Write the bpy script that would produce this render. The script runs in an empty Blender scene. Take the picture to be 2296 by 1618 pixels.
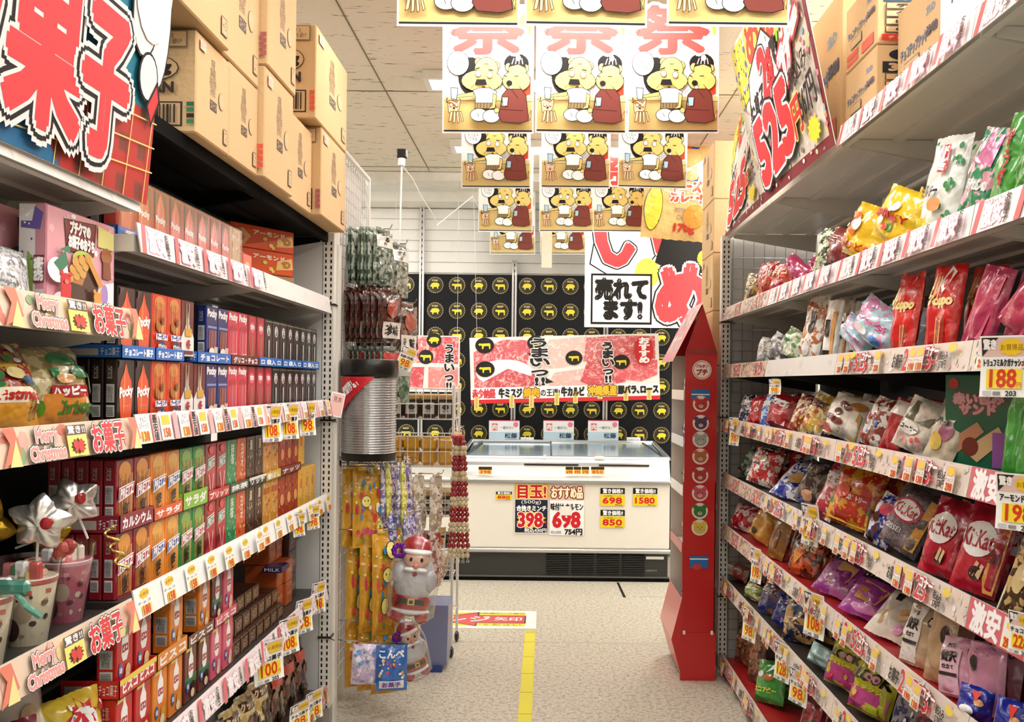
import bpy, math, random
from mathutils import Vector, Matrix, noise
rnd = random.Random(11)
sc = bpy.context.scene
# ---------------------------------------------------------------- camera, world, lights, exposure
F, H, VX, VY, AL = 2070.0, 1.45, 1223.0, 857.0, 0.011      # focal length in pixels, eye height, vanishing point, roll
cam = bpy.data.cameras.new('camera'); cam.sensor_width = 36.0; cam.lens = 36.0*F/2296
cam.shift_x = -(VX-1148)/2296; cam.shift_y = (VY-809)/2296
cam.clip_start = 0.05; cam.clip_end = 60
co = bpy.data.objects.new('camera', cam); sc.collection.objects.link(co)
co.location = (0, 0, H); co.rotation_euler = (Matrix.Rotation(math.pi/2, 4, 'X') @ Matrix.Rotation(AL, 4, 'Z')).to_euler()
sc.camera = co
w = bpy.data.worlds.new('world'); sc.world = w; w.use_nodes = True
w.node_tree.nodes['Background'].inputs[0].default_value = (1.0, .985, .97, 1)
w.node_tree.nodes['Background'].inputs[1].default_value = 0.32
sc.view_settings.view_transform = 'Standard'; sc.view_settings.look = 'None'
sc.view_settings.gamma = 1; sc.view_settings.use_curve_mapping = False
sc.view_settings.exposure = 0.62
LIGHTS = [(x, y) for x in (-.05, 1.37, -2.1) for y in (-.4, .9, 2.2, 3.5, 4.85, 6.2, 7.2)] + [(3.2, 1.5), (3.2, 5)]  # outermost left and right rows are unseen, added to even out the light
for i, (x, y) in enumerate(LIGHTS):
    ld = bpy.data.lights.new('tube_or_fill_light', 'AREA'); ld.shape = 'RECTANGLE'; ld.size, ld.size_y = (1.1, .14) if x == -.05 else (.14, 1.1)
    ld.energy = 20 if y > 7 else 7.5 if x == -.05 else 15; ld.color = (1.0, .98, .945)
    lo = bpy.data.objects.new('tube_or_fill_light', ld); sc.collection.objects.link(lo); lo.location = (x, y, 3.0)
# ---------------------------------------------------------------- helpers
def lin(c):
    return c/12.92 if c <= .04045 else ((c+.055)/1.055)**2.4
_hc = {}
def hx(h):
    if h not in _hc:
        _hc[h] = tuple(lin(int(h[i:i+2], 16)/255) for i in (0, 2, 4)) + (1.0,)
    return _hc[h]
def unroll(px, py):
    dx, dy = px-VX, py-VY; c, s = math.cos(AL), math.sin(AL)
    return dx*c+dy*s, -dx*s+dy*c
def at(px, py, Y):
    dx, dy = unroll(px, py); return Vector((dx*Y/F, Y, H-dy*Y/F))
def yX(px, X, py=857):                      # depth of a point seen at column px on the plane x = X
    return X*F/unroll(px, py)[0]
_mats = {}
def nn(t, k, **kw):
    n = t.nodes.new(k)
    for a, b in kw.items(): setattr(n, a, b)
    return n
FIN = {  # roughness, metallic, bump strength, bump scale, coat, specular
 'paper': (.65, 0, 0, 0, 0, .3), 'carton': (.85, 0, .08, 60, 0, .2), 'gloss': (.32, 0, 0, 0, .25, .5),
 'film': (.24, 0, .55, 22, .6, .6), 'busy': (.24, 0, .55, 22, .6, .6), 'fine': (.3, 0, .3, 40, .4, .5), 'foil': (.34, .85, .5, 22, 0, .5),
 'metal': (.42, .0, .02, 80, .1, .5), 'chrome': (.16, 1, 0, 0, 0, .5), 'steel': (.3, .8, 0, 0, 0, .5), 'plas': (.35, 0, 0, 0, .1, .5),
 'matte': (.9, 0, 0, 0, 0, .1), 'meat': (.35, 0, 0, 0, .2, .5), 'plaid': (.5, 0, 0, 0, 0, .3)}
def mat(f):
    if f in _mats: return _mats[f]
    m = bpy.data.materials.new(f); m.use_nodes = True; t = m.node_tree; p = t.nodes['Principled BSDF']; _mats[f] = m
    if f == 'glow':
        e = nn(t, 'ShaderNodeEmission'); e.inputs[0].default_value = (1, .98, .94, 1); e.inputs[1].default_value = 9
        t.links.new(e.outputs[0], t.nodes['Material Output'].inputs[0]); return m
    if f == 'clear' or f == 'glass':
        tr = nn(t, 'ShaderNodeBsdfTransparent'); gl = nn(t, 'ShaderNodeBsdfGlossy'); mx = nn(t, 'ShaderNodeMixShader')
        tr.inputs[0].default_value = (.97, .985, .99, 1) if f == 'clear' else (.85, .95, 1, 1)
        gl.inputs['Roughness'].default_value = .15
        if f == 'glass':
            df = nn(t, 'ShaderNodeBsdfDiffuse'); df.inputs[0].default_value = (.62, .80, .92, 1); m2 = nn(t, 'ShaderNodeMixShader'); m2.inputs[0].default_value = .6
            t.links.new(tr.outputs[0], m2.inputs[1]); t.links.new(df.outputs[0], m2.inputs[2]); tr = m2
        lw = nn(t, 'ShaderNodeLayerWeight'); lw.inputs[0].default_value = .25 if f == 'clear' else .45
        mp = nn(t, 'ShaderNodeMath', operation='MULTIPLY_ADD'); mp.inputs[1].default_value = .7; mp.inputs[2].default_value = .06
        t.links.new(lw.outputs['Facing'], mp.inputs[0]); t.links.new(mp.outputs[0], mx.inputs[0])
        if f == 'clear':
            nz = nn(t, 'ShaderNodeTexNoise'); nz.inputs['Scale'].default_value = 18; b = nn(t, 'ShaderNodeBump'); b.inputs[0].default_value = .8
            tc = nn(t, 'ShaderNodeTexCoord'); t.links.new(tc.outputs['Object'], nz.inputs[0])
            t.links.new(nz.outputs[0], b.inputs['Height']); t.links.new(b.outputs[0], gl.inputs['Normal'])
        t.links.new(tr.outputs[0], mx.inputs[1]); t.links.new(gl.outputs[0], mx.inputs[2])
        t.links.new(mx.outputs[0], t.nodes['Material Output'].inputs[0]); return m
    r, me, bs, sc_, ct, sp = FIN[f]
    p.inputs['Roughness'].default_value = r; p.inputs['Metallic'].default_value = me
    p.inputs['Coat Weight'].default_value = ct; p.inputs['Coat Roughness'].default_value = .12; p.inputs['Specular IOR Level'].default_value = sp
    a = nn(t, 'ShaderNodeAttribute', attribute_name='Col'); out = a.outputs['Color']
    tc = nn(t, 'ShaderNodeTexCoord')
    def noise_t(scale, detail=3, rough=.5):
        n = nn(t, 'ShaderNodeTexNoise'); n.inputs['Scale'].default_value = scale; n.inputs['Detail'].default_value = detail
        n.inputs['Roughness'].default_value = rough; t.links.new(tc.outputs['Object'], n.inputs[0]); return n
    def ramp(src, a0, a1):
        rp = nn(t, 'ShaderNodeMapRange'); rp.inputs[1].default_value = a0; rp.inputs[2].default_value = a1
        t.links.new(src, rp.inputs[0]); return rp.outputs[0]
    def mixc(fac, c1, c2):
        mx = nn(t, 'ShaderNodeMix', data_type='RGBA'); t.links.new(fac, mx.inputs[0])
        for s, c in ((6, c1), (7, c2)):
            if isinstance(c, tuple): mx.inputs[s].default_value = c
            else: t.links.new(c, mx.inputs[s])
        return mx.outputs[2]
    if f in ('busy', 'fine', 'meat', 'plaid'):
        b2 = nn(t, 'ShaderNodeAttribute', attribute_name='Col2')
        if f == 'busy': out = mixc(ramp(noise_t(30, 2, .7).outputs[0], .50, .53), out, b2.outputs['Color'])
        elif f == 'fine': out = mixc(ramp(noise_t(150, 2, .7).outputs[0], .50, .56), out, b2.outputs['Color'])
        elif f == 'plaid':
            sx = nn(t, 'ShaderNodeSeparateXYZ'); t.links.new(tc.outputs['Object'], sx.inputs[0])
            facs = []
            for ax, fr in ((0, 75), (1, 75), (2, 75)):
                mm = nn(t, 'ShaderNodeMath', operation='MULTIPLY'); mm.inputs[1].default_value = fr; t.links.new(sx.outputs[ax], mm.inputs[0])
                sn = nn(t, 'ShaderNodeMath', operation='SINE'); t.links.new(mm.outputs[0], sn.inputs[0]); facs.append(ramp(sn.outputs[0], -.2, .5))
            ad = nn(t, 'ShaderNodeMath', operation='MULTIPLY'); t.links.new(facs[1], ad.inputs[0]); t.links.new(facs[2], ad.inputs[1])
            out = mixc(ad.outputs[0], out, b2.outputs['Color'])
        else:
            n1 = noise_t(14, 6, .75); n1.inputs['Distortion'].default_value = 2.2
            out = mixc(ramp(n1.outputs[0], .50, .62), out, b2.outputs['Color'])
    if f == 'carton':
        out = mixc(ramp(noise_t(5, 5, .6).outputs[0], .3, .75), out, (.60, .42, .24, 1))
        mxn = t.nodes[-1]
        for nd in t.nodes:
            if nd.bl_idname == 'ShaderNodeMapRange': nd.inputs[4].default_value = .22
    t.links.new(out, p.inputs['Base Color'])
    if bs:
        nz = noise_t(sc_, 2, .5); b = nn(t, 'ShaderNodeBump'); b.inputs[0].default_value = bs; b.inputs[1].default_value = .02
        t.links.new(nz.outputs[0], b.inputs['Height']); t.links.new(b.outputs[0], p.inputs['Normal'])
    return m
class MB:
    def __init__(s): s.v = []; s.f = []; s.a = []
    def add(s, vs, fs, c, fin='paper', c2=None):
        o = len(s.v); s.v.extend([tuple(v) for v in vs]); c2 = c2 or c
        for f in fs: s.f.append([i+o for i in f]); s.a.append((c, c2, fin))
    def box(s, x0, y0, z0, x1, y1, z1, c, fin='paper', c2=None, M=None, taper=0):
        vs = [(x, y, z) for z in (z0, z1) for x, y in ((x0, y0), (x1, y0), (x1, y1), (x0, y1))]
        if taper:
            cx, cy = (x0+x1)/2, (y0+y1)/2; vs = vs[:4]+[(cx+(x-cx)*(1-taper), cy+(y-cy)*(1-taper), z) for x, y, z in vs[4:]]
        if M: vs = [M @ Vector(v) for v in vs]
        s.add(vs, [(0, 3, 2, 1), (4, 5, 6, 7), (0, 1, 5, 4), (1, 2, 6, 5), (2, 3, 7, 6), (3, 0, 4, 7)], c, fin, c2)
    def rbox(s, x0, y0, z0, x1, y1, z1, c, fin='paper', b=.004, c2=None):      # box with chamfered edges
        vs = []; idx = {}
        for iz, z in enumerate((z0, z1)):
            for iy, y in enumerate((y0, y1)):
                for ix, x in enumerate((x0, x1)):
                    sx, sy, sz = (1, -1)[ix], (1, -1)[iy], (1, -1)[iz]
                    for k, d in enumerate(((0, b*sy, b*sz), (b*sx, 0, b*sz), (b*sx, b*sy, 0))):
                        idx[ix, iy, iz, k] = len(vs); vs.append((x+d[0], y+d[1], z+d[2]))
        g = lambda *a: idx[a]; fs = []
        for q in (0, 1):
            fs.append([g(q, 0, 0, 0), g(q, 1, 0, 0), g(q, 1, 1, 0), g(q, 0, 1, 0)][::(-1, 1)[q]])
            fs.append([g(0, q, 0, 1), g(0, q, 1, 1), g(1, q, 1, 1), g(1, q, 0, 1)][::(-1, 1)[q]])
            fs.append([g(0, 0, q, 2), g(1, 0, q, 2), g(1, 1, q, 2), g(0, 1, q, 2)][::(-1, 1)[q]])
        for i in (0, 1):
            for j in (0, 1):
                fs.append([g(i, j, 0, 0), g(i, j, 1, 0), g(i, j, 1, 1), g(i, j, 0, 1)])
                fs.append([g(i, 0, j, 0), g(i, 1, j, 0), g(i, 1, j, 2), g(i, 0, j, 2)])
                fs.append([g(0, i, j, 1), g(1, i, j, 1), g(1, i, j, 2), g(0, i, j, 2)])
                for k in (0, 1): fs.append([g(i, j, k, 0), g(i, j, k, 1), g(i, j, k, 2)])
        s.add(vs, fs, c, fin, c2)
    def tube(s, pts, r, c, fin='metal', n=6, c2=None):
        pts = [Vector(p) for p in pts]; vs = []; fs = []
        rs = r if isinstance(r, (list, tuple)) else [r]*len(pts)
        for i, p in enumerate(pts):
            d = (pts[min(i+1, len(pts)-1)]-pts[max(i-1, 0)]).normalized()
            a = d.cross(Vector((0, 0, 1)));  a = a.normalized() if a.length > 1e-3 else Vector((1, 0, 0)); b = d.cross(a)
            for k in range(n):
                t = 2*math.pi*k/n; vs.append(p+(a*math.cos(t)+b*math.sin(t))*rs[i])
        for i in range(len(pts)-1):
            for k in range(n): fs.append((i*n+k, i*n+(k+1) % n, (i+1)*n+(k+1) % n, (i+1)*n+k))
        fs += [tuple(range(n)), tuple(range((len(pts)-1)*n, len(pts)*n))[::-1]]
        s.add(vs, fs, c, fin, c2)
    def lathe(s, prof, c, fin='plas', n=20, o=(0, 0, 0), c2=None, sc=(1, 1), cols=None):
        vs = []; fs = []
        for r, z in prof:
            for k in range(n):
                t = 2*math.pi*k/n; vs.append((o[0]+r*math.cos(t)*sc[0], o[1]+r*math.sin(t)*sc[1], o[2]+z))
        for i in range(len(prof)-1):
            for k in range(n): fs.append((i*n+k, i*n+(k+1) % n, (i+1)*n+(k+1) % n, (i+1)*n+k))
        s.add(vs, fs+[tuple(range(n))[::-1], tuple(range((len(prof)-1)*n, len(prof)*n))], c, fin, c2)
        if cols:
            base = len(s.a)-len(fs)-2
            for i in range(len(prof)-1):
                for k in range(n): s.a[base+i*n+k] = (cols[i], cols[i], fin)
    def ball(s, c0, r, c, fin='plas', n=10, c2=None):
        rx, ry, rz = r if isinstance(r, tuple) else (r, r, r); vs = []; fs = []; m = n//2+1
        for i in range(m+1):
            ph = math.pi*(.001+i/m*.998)
            for k in range(n):
                t = 2*math.pi*k/n; vs.append((c0[0]+rx*math.sin(ph)*math.cos(t), c0[1]+ry*math.sin(ph)*math.sin(t), c0[2]-rz*math.cos(ph)))
        for i in range(m):
            for k in range(n): fs.append((i*n+k, i*n+(k+1) % n, (i+1)*n+(k+1) % n, (i+1)*n+k))
        s.add(vs, fs, c, fin, c2)
    def grid(s, fn, nu, nv, c, fin='paper', c2=None, flip=False):
        vs = [fn(i/nu, j/nv) for j in range(nv+1) for i in range(nu+1)]
        fs = [(j*(nu+1)+i, j*(nu+1)+i+1, (j+1)*(nu+1)+i+1, (j+1)*(nu+1)+i) for j in range(nv) for i in range(nu)]
        if flip: fs = [f[::-1] for f in fs]
        s.add(vs, fs, c, fin, c2)
    def mesh(s, name, smooth=False):
        me = bpy.data.meshes.new(name); me.from_pydata(s.v, [], s.f)
        fins = []; [fins.append(a[2]) for a in s.a if a[2] not in fins]
        for f in fins: me.materials.append(mat(f))
        ix = {f: i for i, f in enumerate(fins)}
        me.polygons.foreach_set('material_index', [ix[a[2]] for a in s.a])
        if smooth: me.polygons.foreach_set('use_smooth', [smooth is True or a[2] in smooth for a in s.a])
        for nm, q in (('Col', 0), ('Col2', 1)):
            at_ = me.attributes.new(nm, 'FLOAT_COLOR', 'CORNER'); d = []
            for f, a in zip(s.f, s.a): d.extend(hx(a[q])*len(f))
            at_.data.foreach_set('color', d)
        me.update(); return me
def put(name, me, parent=None, loc=None, rot=None, label=None, cat=None, group=None, kind=None):
    if isinstance(me, MB): me = me.mesh(name)
    o = bpy.data.objects.new(name, me); sc.collection.objects.link(o)
    if parent: o.parent = parent
    if loc is not None: o.location = loc
    if rot is not None: o.rotation_euler = rot
    if label: o['label'] = label
    if cat: o['category'] = cat
    if group: o['group'] = group
    if kind: o['kind'] = kind
    return o
def thing(name, label, cat, loc=(0, 0, 0), rot=(0, 0, 0), group=None):
    return put(name, None, None, loc, rot, label, cat, group)
def struct(name, mb, smooth=False):
    return put(name, mb.mesh(name, smooth), kind='structure')
def copy_tree(o, parent=None):
    c = o.copy(); sc.collection.objects.link(c); c.parent = parent
    for ch in list(o.children): copy_tree(ch, c)
    return c
_tx = {}
def textmesh(s):
    if s in _tx: return _tx[s]
    cu = bpy.data.curves.new('t', 'FONT'); cu.body = s; cu.resolution_u = 2; cu.align_x = 'CENTER'; cu.space_line = .92
    ob = bpy.data.objects.new('t', cu); me = bpy.data.meshes.new_from_object(ob)
    vs = [v.co.copy() for v in me.vertices]; fs = [tuple(p.vertices) for p in me.polygons]
    bpy.data.objects.remove(ob); bpy.data.curves.remove(cu); bpy.data.meshes.remove(me)
    if not vs: _tx[s] = ([], []); return _tx[s]
    x0, x1 = min(v.x for v in vs), max(v.x for v in vs); y0, y1 = min(v.y for v in vs), max(v.y for v in vs)
    _tx[s] = ([((v.x-x0)/max(x1-x0, 1e-6), (v.y-y0)/max(y1-y0, 1e-6)) for v in vs], fs); return _tx[s]
def draw(mb, D, m, W, Hh, fin='gloss', sub=1, l0=1):
    """flat printing: every item is one ink layer; m(u, v, layer) puts sheet coordinates 0..100 on the surface"""
    l = l0
    kx, ky = 100/W, 100/Hh
    def ell(cx, cy, rx, ry, c, l, n=18, fn=fin, c2=None):
        ring = [(cx+rx*math.cos(2*math.pi*k/n), cy+ry*math.sin(2*math.pi*k/n)) for k in range(n)]
        if sub > 1:
            vs = [m(cx, cy, l)]+[m(cx+(x-cx)*.5, cy+(y-cy)*.5, l) for x, y in ring]+[m(x, y, l) for x, y in ring]
            fs = [(0, 1+k, 1+(k+1) % n) for k in range(n)]+[(1+k, 1+n+k, 1+n+(k+1) % n, 1+(k+1) % n) for k in range(n)]
        else: vs = [m(x, y, l) for x, y in ring]; fs = [tuple(range(n))]
        mb.add(vs, fs, c, fn, c2)
    def line(pts, wd, c, l, closed=False):
        wd = wd/100*Hh/2
        q = pts+[pts[0]] if closed else pts
        for (xa, ya), (xb, yb) in zip(q, q[1:]):
            dx, dy = (xb-xa)/kx, (yb-ya)/ky; L = math.hypot(dx, dy) or 1; dx, dy = dx/L*wd, dy/L*wd
            c4 = [(xa-(dx+dy)*kx, ya+(dx-dy)*ky), (xa-(dx-dy)*kx, ya-(dx+dy)*ky), (xb+(dx+dy)*kx, yb-(dx-dy)*ky), (xb+(dx-dy)*kx, yb+(dx+dy)*ky)]
            mb.add([m(x, y, l) for x, y in c4], [(0, 1, 2, 3)], c, fin)
    for it in D:
        k = it[0]
        if k == 'r':
            _, x0, y0, x1, y1, c = it[:6]; c2 = it[6] if len(it) > 6 else None; fn = it[7] if len(it) > 7 else fin
            n = max(1, sub)
            mb.grid(lambda a, b: m(x0+(x1-x0)*a, y0+(y1-y0)*b, l), n if sub > 1 else 1, n if sub > 1 else 1, c, fn, c2)
        elif k == 'e':
            _, cx, cy, rx, ry, c = it[:6]
            if len(it) > 6 and it[6]:
                o = it[6]/100*Hh; ell(cx, cy, rx+o*kx, ry+o*ky, '15100e', l); l += 1
            fn = it[8] if len(it) > 8 else fin
            ell(cx, cy, rx, ry, c, l, 18, fn, it[7] if len(it) > 7 else None)
        elif k == 'p':
            mb.add([m(x, y, l) for x, y in it[1]], [tuple(range(len(it[1])))], it[2], it[5] if len(it) > 5 else fin, it[4] if len(it) > 4 else None)
            if len(it) > 3 and it[3]: l += 1; line(list(it[1]), it[3], '15100e', l, True)
        elif k == 'l': line(list(it[1]), it[2], it[3], l)
        elif k == 's':
            _, cx, cy, rx, ry, n, c = it[:7]; inn = it[7] if len(it) > 7 else .6
            pts = [(cx+rx*(1 if q % 2 == 0 else inn)*math.cos(math.pi*q/n+.5*math.pi), cy+ry*(1 if q % 2 == 0 else inn)*math.sin(math.pi*q/n+.5*math.pi)) for q in range(2*n)]
            mb.add([m(cx, cy, l)]+[m(x, y, l) for x, y in pts], [(0, 1+q, 1+(q+1) % (2*n)) for q in range(2*n)], c, fin)
        elif k == 'g':                                  # scattered printed flecks
            _, n, seed, pal, x0, y0, x1, y1, s_ = it; rr = random.Random(seed)
            for q in range(n):
                cx, cy = rr.uniform(x0, x1), rr.uniform(y0, y1); a = rr.uniform(.4, 1)*s_; b = rr.uniform(.3, 1)*s_*W/Hh
                ell(max(a, min(100-a, cx)), max(b, min(100-b, cy)), a, b, rr.choice(pal), l+q*.05, 7)
            l += 1
        elif k in 'tT':
            if k == 't':
                _, s_, x0, y0, x1, y1, c = it[:7]; q4 = ((x0, y0), (x1, y0), (x1, y1), (x0, y1)); rest = it[7:]
            else:
                _, s_, q4, c = it[:4]; rest = it[4:]
            vs, fs = textmesh(s_)
            P = [((1-a)*(1-b)*q4[0][0]+a*(1-b)*q4[1][0]+a*b*q4[2][0]+(1-a)*b*q4[3][0], (1-a)*(1-b)*q4[0][1]+a*(1-b)*q4[1][1]+a*b*q4[2][1]+(1-a)*b*q4[3][1]) for a, b in vs]
            rest = list(rest); bold = 0
            if rest and isinstance(rest[0], (int, float)): bold = rest.pop(0)
            outs = [(rest[i], rest[i+1]) for i in range(0, len(rest), 2)]
            for oc, ow in sorted(outs, key=lambda t: -t[1]):
                o = (ow+bold)/100*Hh
                nd = 16 if Hh > .3 and o > .004 else 8
                for q in range(nd):
                    a, b = math.cos(q*2*math.pi/nd)*o*kx, math.sin(q*2*math.pi/nd)*o*ky
                    mb.add([m(x+a, y+b, l+q*.03) for x, y in P], fs, oc, fin)
                l += 1
            if bold:
                o = bold/100*Hh
                for q in range(6):
                    a, b = math.cos(q*math.pi/3)*o*kx, math.sin(q*math.pi/3)*o*ky
                    mb.add([m(x+a, y+b, l+q*.06) for x, y in P], fs, c, fin)
            else: mb.add([m(x, y, l) for x, y in P], fs, c, fin)
        l += 1
def sheet(mb, D, W, Hh, c='ffffff', fin='paper', th=.0012, back='e8e4da', M=None, curl=0, sub=1):
    """a printed sheet standing in local x-z, facing -y, origin at bottom centre"""
    def m(u, v, l):
        x, z = (u/100-.5)*W, v/100*Hh
        y = -l*.00035 - th/2 + curl*math.sin(math.pi*v/100)*Hh
        p = Vector((x, y, z)); return M @ p if M else p
    nn_ = 6 if curl else 1
    mb.grid(lambda a, b: m(a*100, b*100, 0), nn_, nn_, c, fin)
    mb.grid(lambda a, b: m(a*100, b*100, -th/.00035), nn_, nn_, back, fin, flip=True)
    draw(mb, D, m, W, Hh, fin, 5 if curl else sub)
ORD = 'first second third fourth fifth sixth seventh eighth ninth tenth eleventh twelfth thirteenth fourteenth fifteenth sixteenth seventeenth eighteenth nineteenth twentieth'.split()
# ---------------------------------------------------------------- room
def node_mat(name, base, scale, dark, lo, hi, rough=.8, bump=0, scale2=None, dark2=None):
    m = bpy.data.materials.new(name); m.use_nodes = True; t = m.node_tree; p = t.nodes['Principled BSDF']; p.inputs['Roughness'].default_value = rough
    tc = nn(t, 'ShaderNodeTexCoord'); out = hx(base)
    for s_, d_, a, b in ((scale, dark, lo, hi),)+(((scale2, dark2, .52, .6),) if scale2 else ()):
        mp = nn(t, 'ShaderNodeMapping'); mp.inputs['Scale'].default_value = s_; t.links.new(tc.outputs['Object'], mp.inputs[0])
        n = nn(t, 'ShaderNodeTexNoise'); n.inputs['Scale'].default_value = 1; n.inputs['Detail'].default_value = 3; n.inputs['Roughness'].default_value = .65
        t.links.new(mp.outputs[0], n.inputs[0]); r = nn(t, 'ShaderNodeMapRange'); r.inputs[1].default_value = a; r.inputs[2].default_value = b
        t.links.new(n.outputs[0], r.inputs[0]); mx = nn(t, 'ShaderNodeMix', data_type='RGBA'); t.links.new(r.outputs[0], mx.inputs[0])
        if isinstance(out, tuple): mx.inputs[6].default_value = out
        else: t.links.new(out, mx.inputs[6])
        mx.inputs[7].default_value = hx(d_); out = mx.outputs[2]
    t.links.new(out, p.inputs['Base Color']); return m
_mats['floorm'] = node_mat('floorm', 'c6bfad', (46, 46, 46), 'a0937c', .47, .60, .45, 0, (95, 95, 95), 'd8d3c6')
_mats['ceilm'] = node_mat('ceilm', 'e9dfce', (7, 60, 30), '6a5e4e', .635, .66, .9)
_mats['wallm'] = node_mat('wallm', 'f1efe9', (3, 3, 3), 'e2ded4', .4, .7, .7)
WB = 7.75
mb = MB(); mb.box(-4, -2, -.05, 4, WB+.1, 0, 'cbbfa2', 'floorm')
for y in (5.15,): mb.box(-4, y-.0015, 0, 4, y+.0015, .0006, 'a39a84', 'paper')
mb.box(.62, 6.28, 0, 4, 6.284, .0006, '8d8470', 'paper')
struct('floor', mb)
mb = MB(); mb.box(-4, -2, 3.05, 4, WB+.1, 3.1, 'd6ccba', 'ceilm'); struct('ceiling', mb)
mb = MB()
for x in (-2.4, -.9, .6, 1.02, 2.1): mb.box(x-.003, -2, 3.047, x+.003, 7.0, 3.05, '8a7f6c', 'matte')
for y in (1.5, 3.3, 5.1, 6.9): mb.box(-4, y-.003, 3.0465, 4, y+.003, 3.0495, '8a7f6c', 'matte')
struct('trim_1', mb)
mb = MB(); mb.box(-4, 7.05, 2.98, 4, WB, 3.046, 'c9c0ae', 'wallm'); mb.box(-4, 7.45, 2.90, 4, WB-.001, 2.98, 'a89c88', 'wallm')
struct('trim_2', mb)
mb = MB(); mb.box(-4, WB, 0, 4, WB+.1, 3.05, 'f4f3ee', 'wallm')
z = 2.36
while z < 2.9:
    mb.box(-4, WB-.012, z, 4, WB, z+.082, 'f7f6f2', 'paper'); z += .09
struct('wall_back', mb)
for n, x in (('wall_left', -4.1), ('wall_right', 4)):
    mb = MB(); mb.box(x, -2, 0, x+.1, WB+.1, 3.05, 'e6e0d4', 'wallm'); struct(n, mb)
mb = MB(); mb.box(-4.1, -2.1, 0, 4.1, -2, 3.05, 'e6e0d4', 'wallm'); struct('wall_front', mb)
# ceiling lamps
for i, (x, y) in enumerate(LIGHTS):
    if not (2 < y and abs(x) < 1.6): continue
    t = thing('ceiling_light', '', 'light', (x, y, 3.05), group='ceiling light fittings')
    k = sum(1 for a, b in LIGHTS if a == x and b < y and b > 2)
    t['label'] = f"recessed white ceiling light with glowing panel, {'over the aisle' if x < 1 else 'over the right shelving'}, {ORD[k]} from the camera"
    mb = MB()
    for a, b, c, d in ((-.11, -.6, -.08, .6), (.08, -.6, .11, .6), (-.08, -.6, .08, -.57), (-.08, .57, .08, .6)): mb.box(a, b, -.045, c, d, -.002, 'f4f2ec', 'metal')
    if x < 1: t.rotation_euler.z = math.pi/2
    put('frame', mb, t); mb = MB(); mb.box(-.079, -.569, -.03, .079, .569, -.018, 'ffffff', 'glow'); put('diffuser', mb, t)
# black board with round pork and beef stickers
BY = WB-.03
mb = MB(); mb.box(-1.75, BY, .02, 1.5, BY+.015, 2.345, '0e0f13', 'paper')
board = put('black_display_board', mb, label='black wall board behind the freezer covered with round gold animal stickers', cat='board')
PORK = [(-46, -4), (-36, 10), (-30, 22), (-10, 27), (15, 27), (34, 20), (42, 6), (38, -6), (30, -10), (30, -30), (20, -30), (18, -14), (-12, -14), (-14, -30), (-26, -30), (-28, -12), (-40, -12)]
BEEF = [(-48, 8), (-38, 20), (-30, 16), (38, 18), (44, 6), (42, -34), (34, -34), (30, -6), (-6, -8), (-12, -34), (-20, -34), (-22, -4), (-30, 0), (-42, -2)]
def emblem(kind):
    mb = MB(); R = .072
    m = lambda u, v, l: Vector(((u-50)/50*R, -.0012-l*.0005, (v-50)/50*R))
    D = [('e', 50, 50, 49, 49, '14120f'), ('e', 50, 50, 46, 46, 'b9a56a'), ('e', 50, 50, 43, 43, '14120f')]
    D += [('r', 50+47*math.cos(a*.3)-1.5, 50+47*math.sin(a*.3)-1.5, 50+47*math.cos(a*.3)+1.5, 50+47*math.sin(a*.3)+1.5, 'd8c88c') for a in range(21)]
    D += [('e', 50, 50, 37, 37, '8c7c4a'), ('e', 50, 50, 35.5, 35.5, '14120f'), ('t', kind, 33, 70, 67, 80, 'f0dc80', .4),
          ('p', [(50+x*.62, 46+y*.62) for x, y in (PORK if kind == 'PORK' else BEEF)], 'f6e23c')]
    draw(mb, D, m, 2*R, 2*R, 'plas'); mb.mesh
    return mb.mesh('round_sticker')
em = {'PORK': emblem('PORK'), 'BEEF': emblem('BEEF')}
rowsY = [640, 697, 752, 808, 862, 916, 971]; colsX = [861, 911, 976, 1025, 1074, 1122, 1182, 1231, 1279, 1327, 1387, 1434, 1483, 1531]
for r, ry in enumerate(rowsY):
    for c, cx in enumerate(colsX):
        p = at(cx, ry+(cx-1100)*.011, BY); k = ('BEEF', 'PORK')[(c+1) % 2]
        if 8 <= c: k = ('PORK', 'BEEF')[c % 2]
        put('round_sticker', em[k], None, (p.x, BY-.001, p.z), label=f"round gold {'pig' if k == 'PORK' else 'cow'} sticker on black board, {ORD[r]} row, {ORD[c]} from left", cat='sticker', group='round gold animal stickers on the black wall board')
for i, (px, zt) in enumerate(((943, 2.92), (1151, 2.46), (1357, 2.4))):
    p = at(px, 857, BY-.02); mb = MB()
    for dx in (-.012, .012): mb.box(dx-.008, -.012, .0, dx+.008, .012, zt, 'd8d8d8', 'steel')
    for q in range(int(zt/.05)): mb.box(-.004, -.008, q*.05+.01, .004, .002, q*.05+.03, '2a2a2a', 'matte')
    put('wall_upright', mb, None, (p.x, BY-.02, 0.005), label=f"slotted steel upright on the back wall, {ORD[i]} from the left", cat='upright', group='steel uprights on the back wall')
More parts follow.
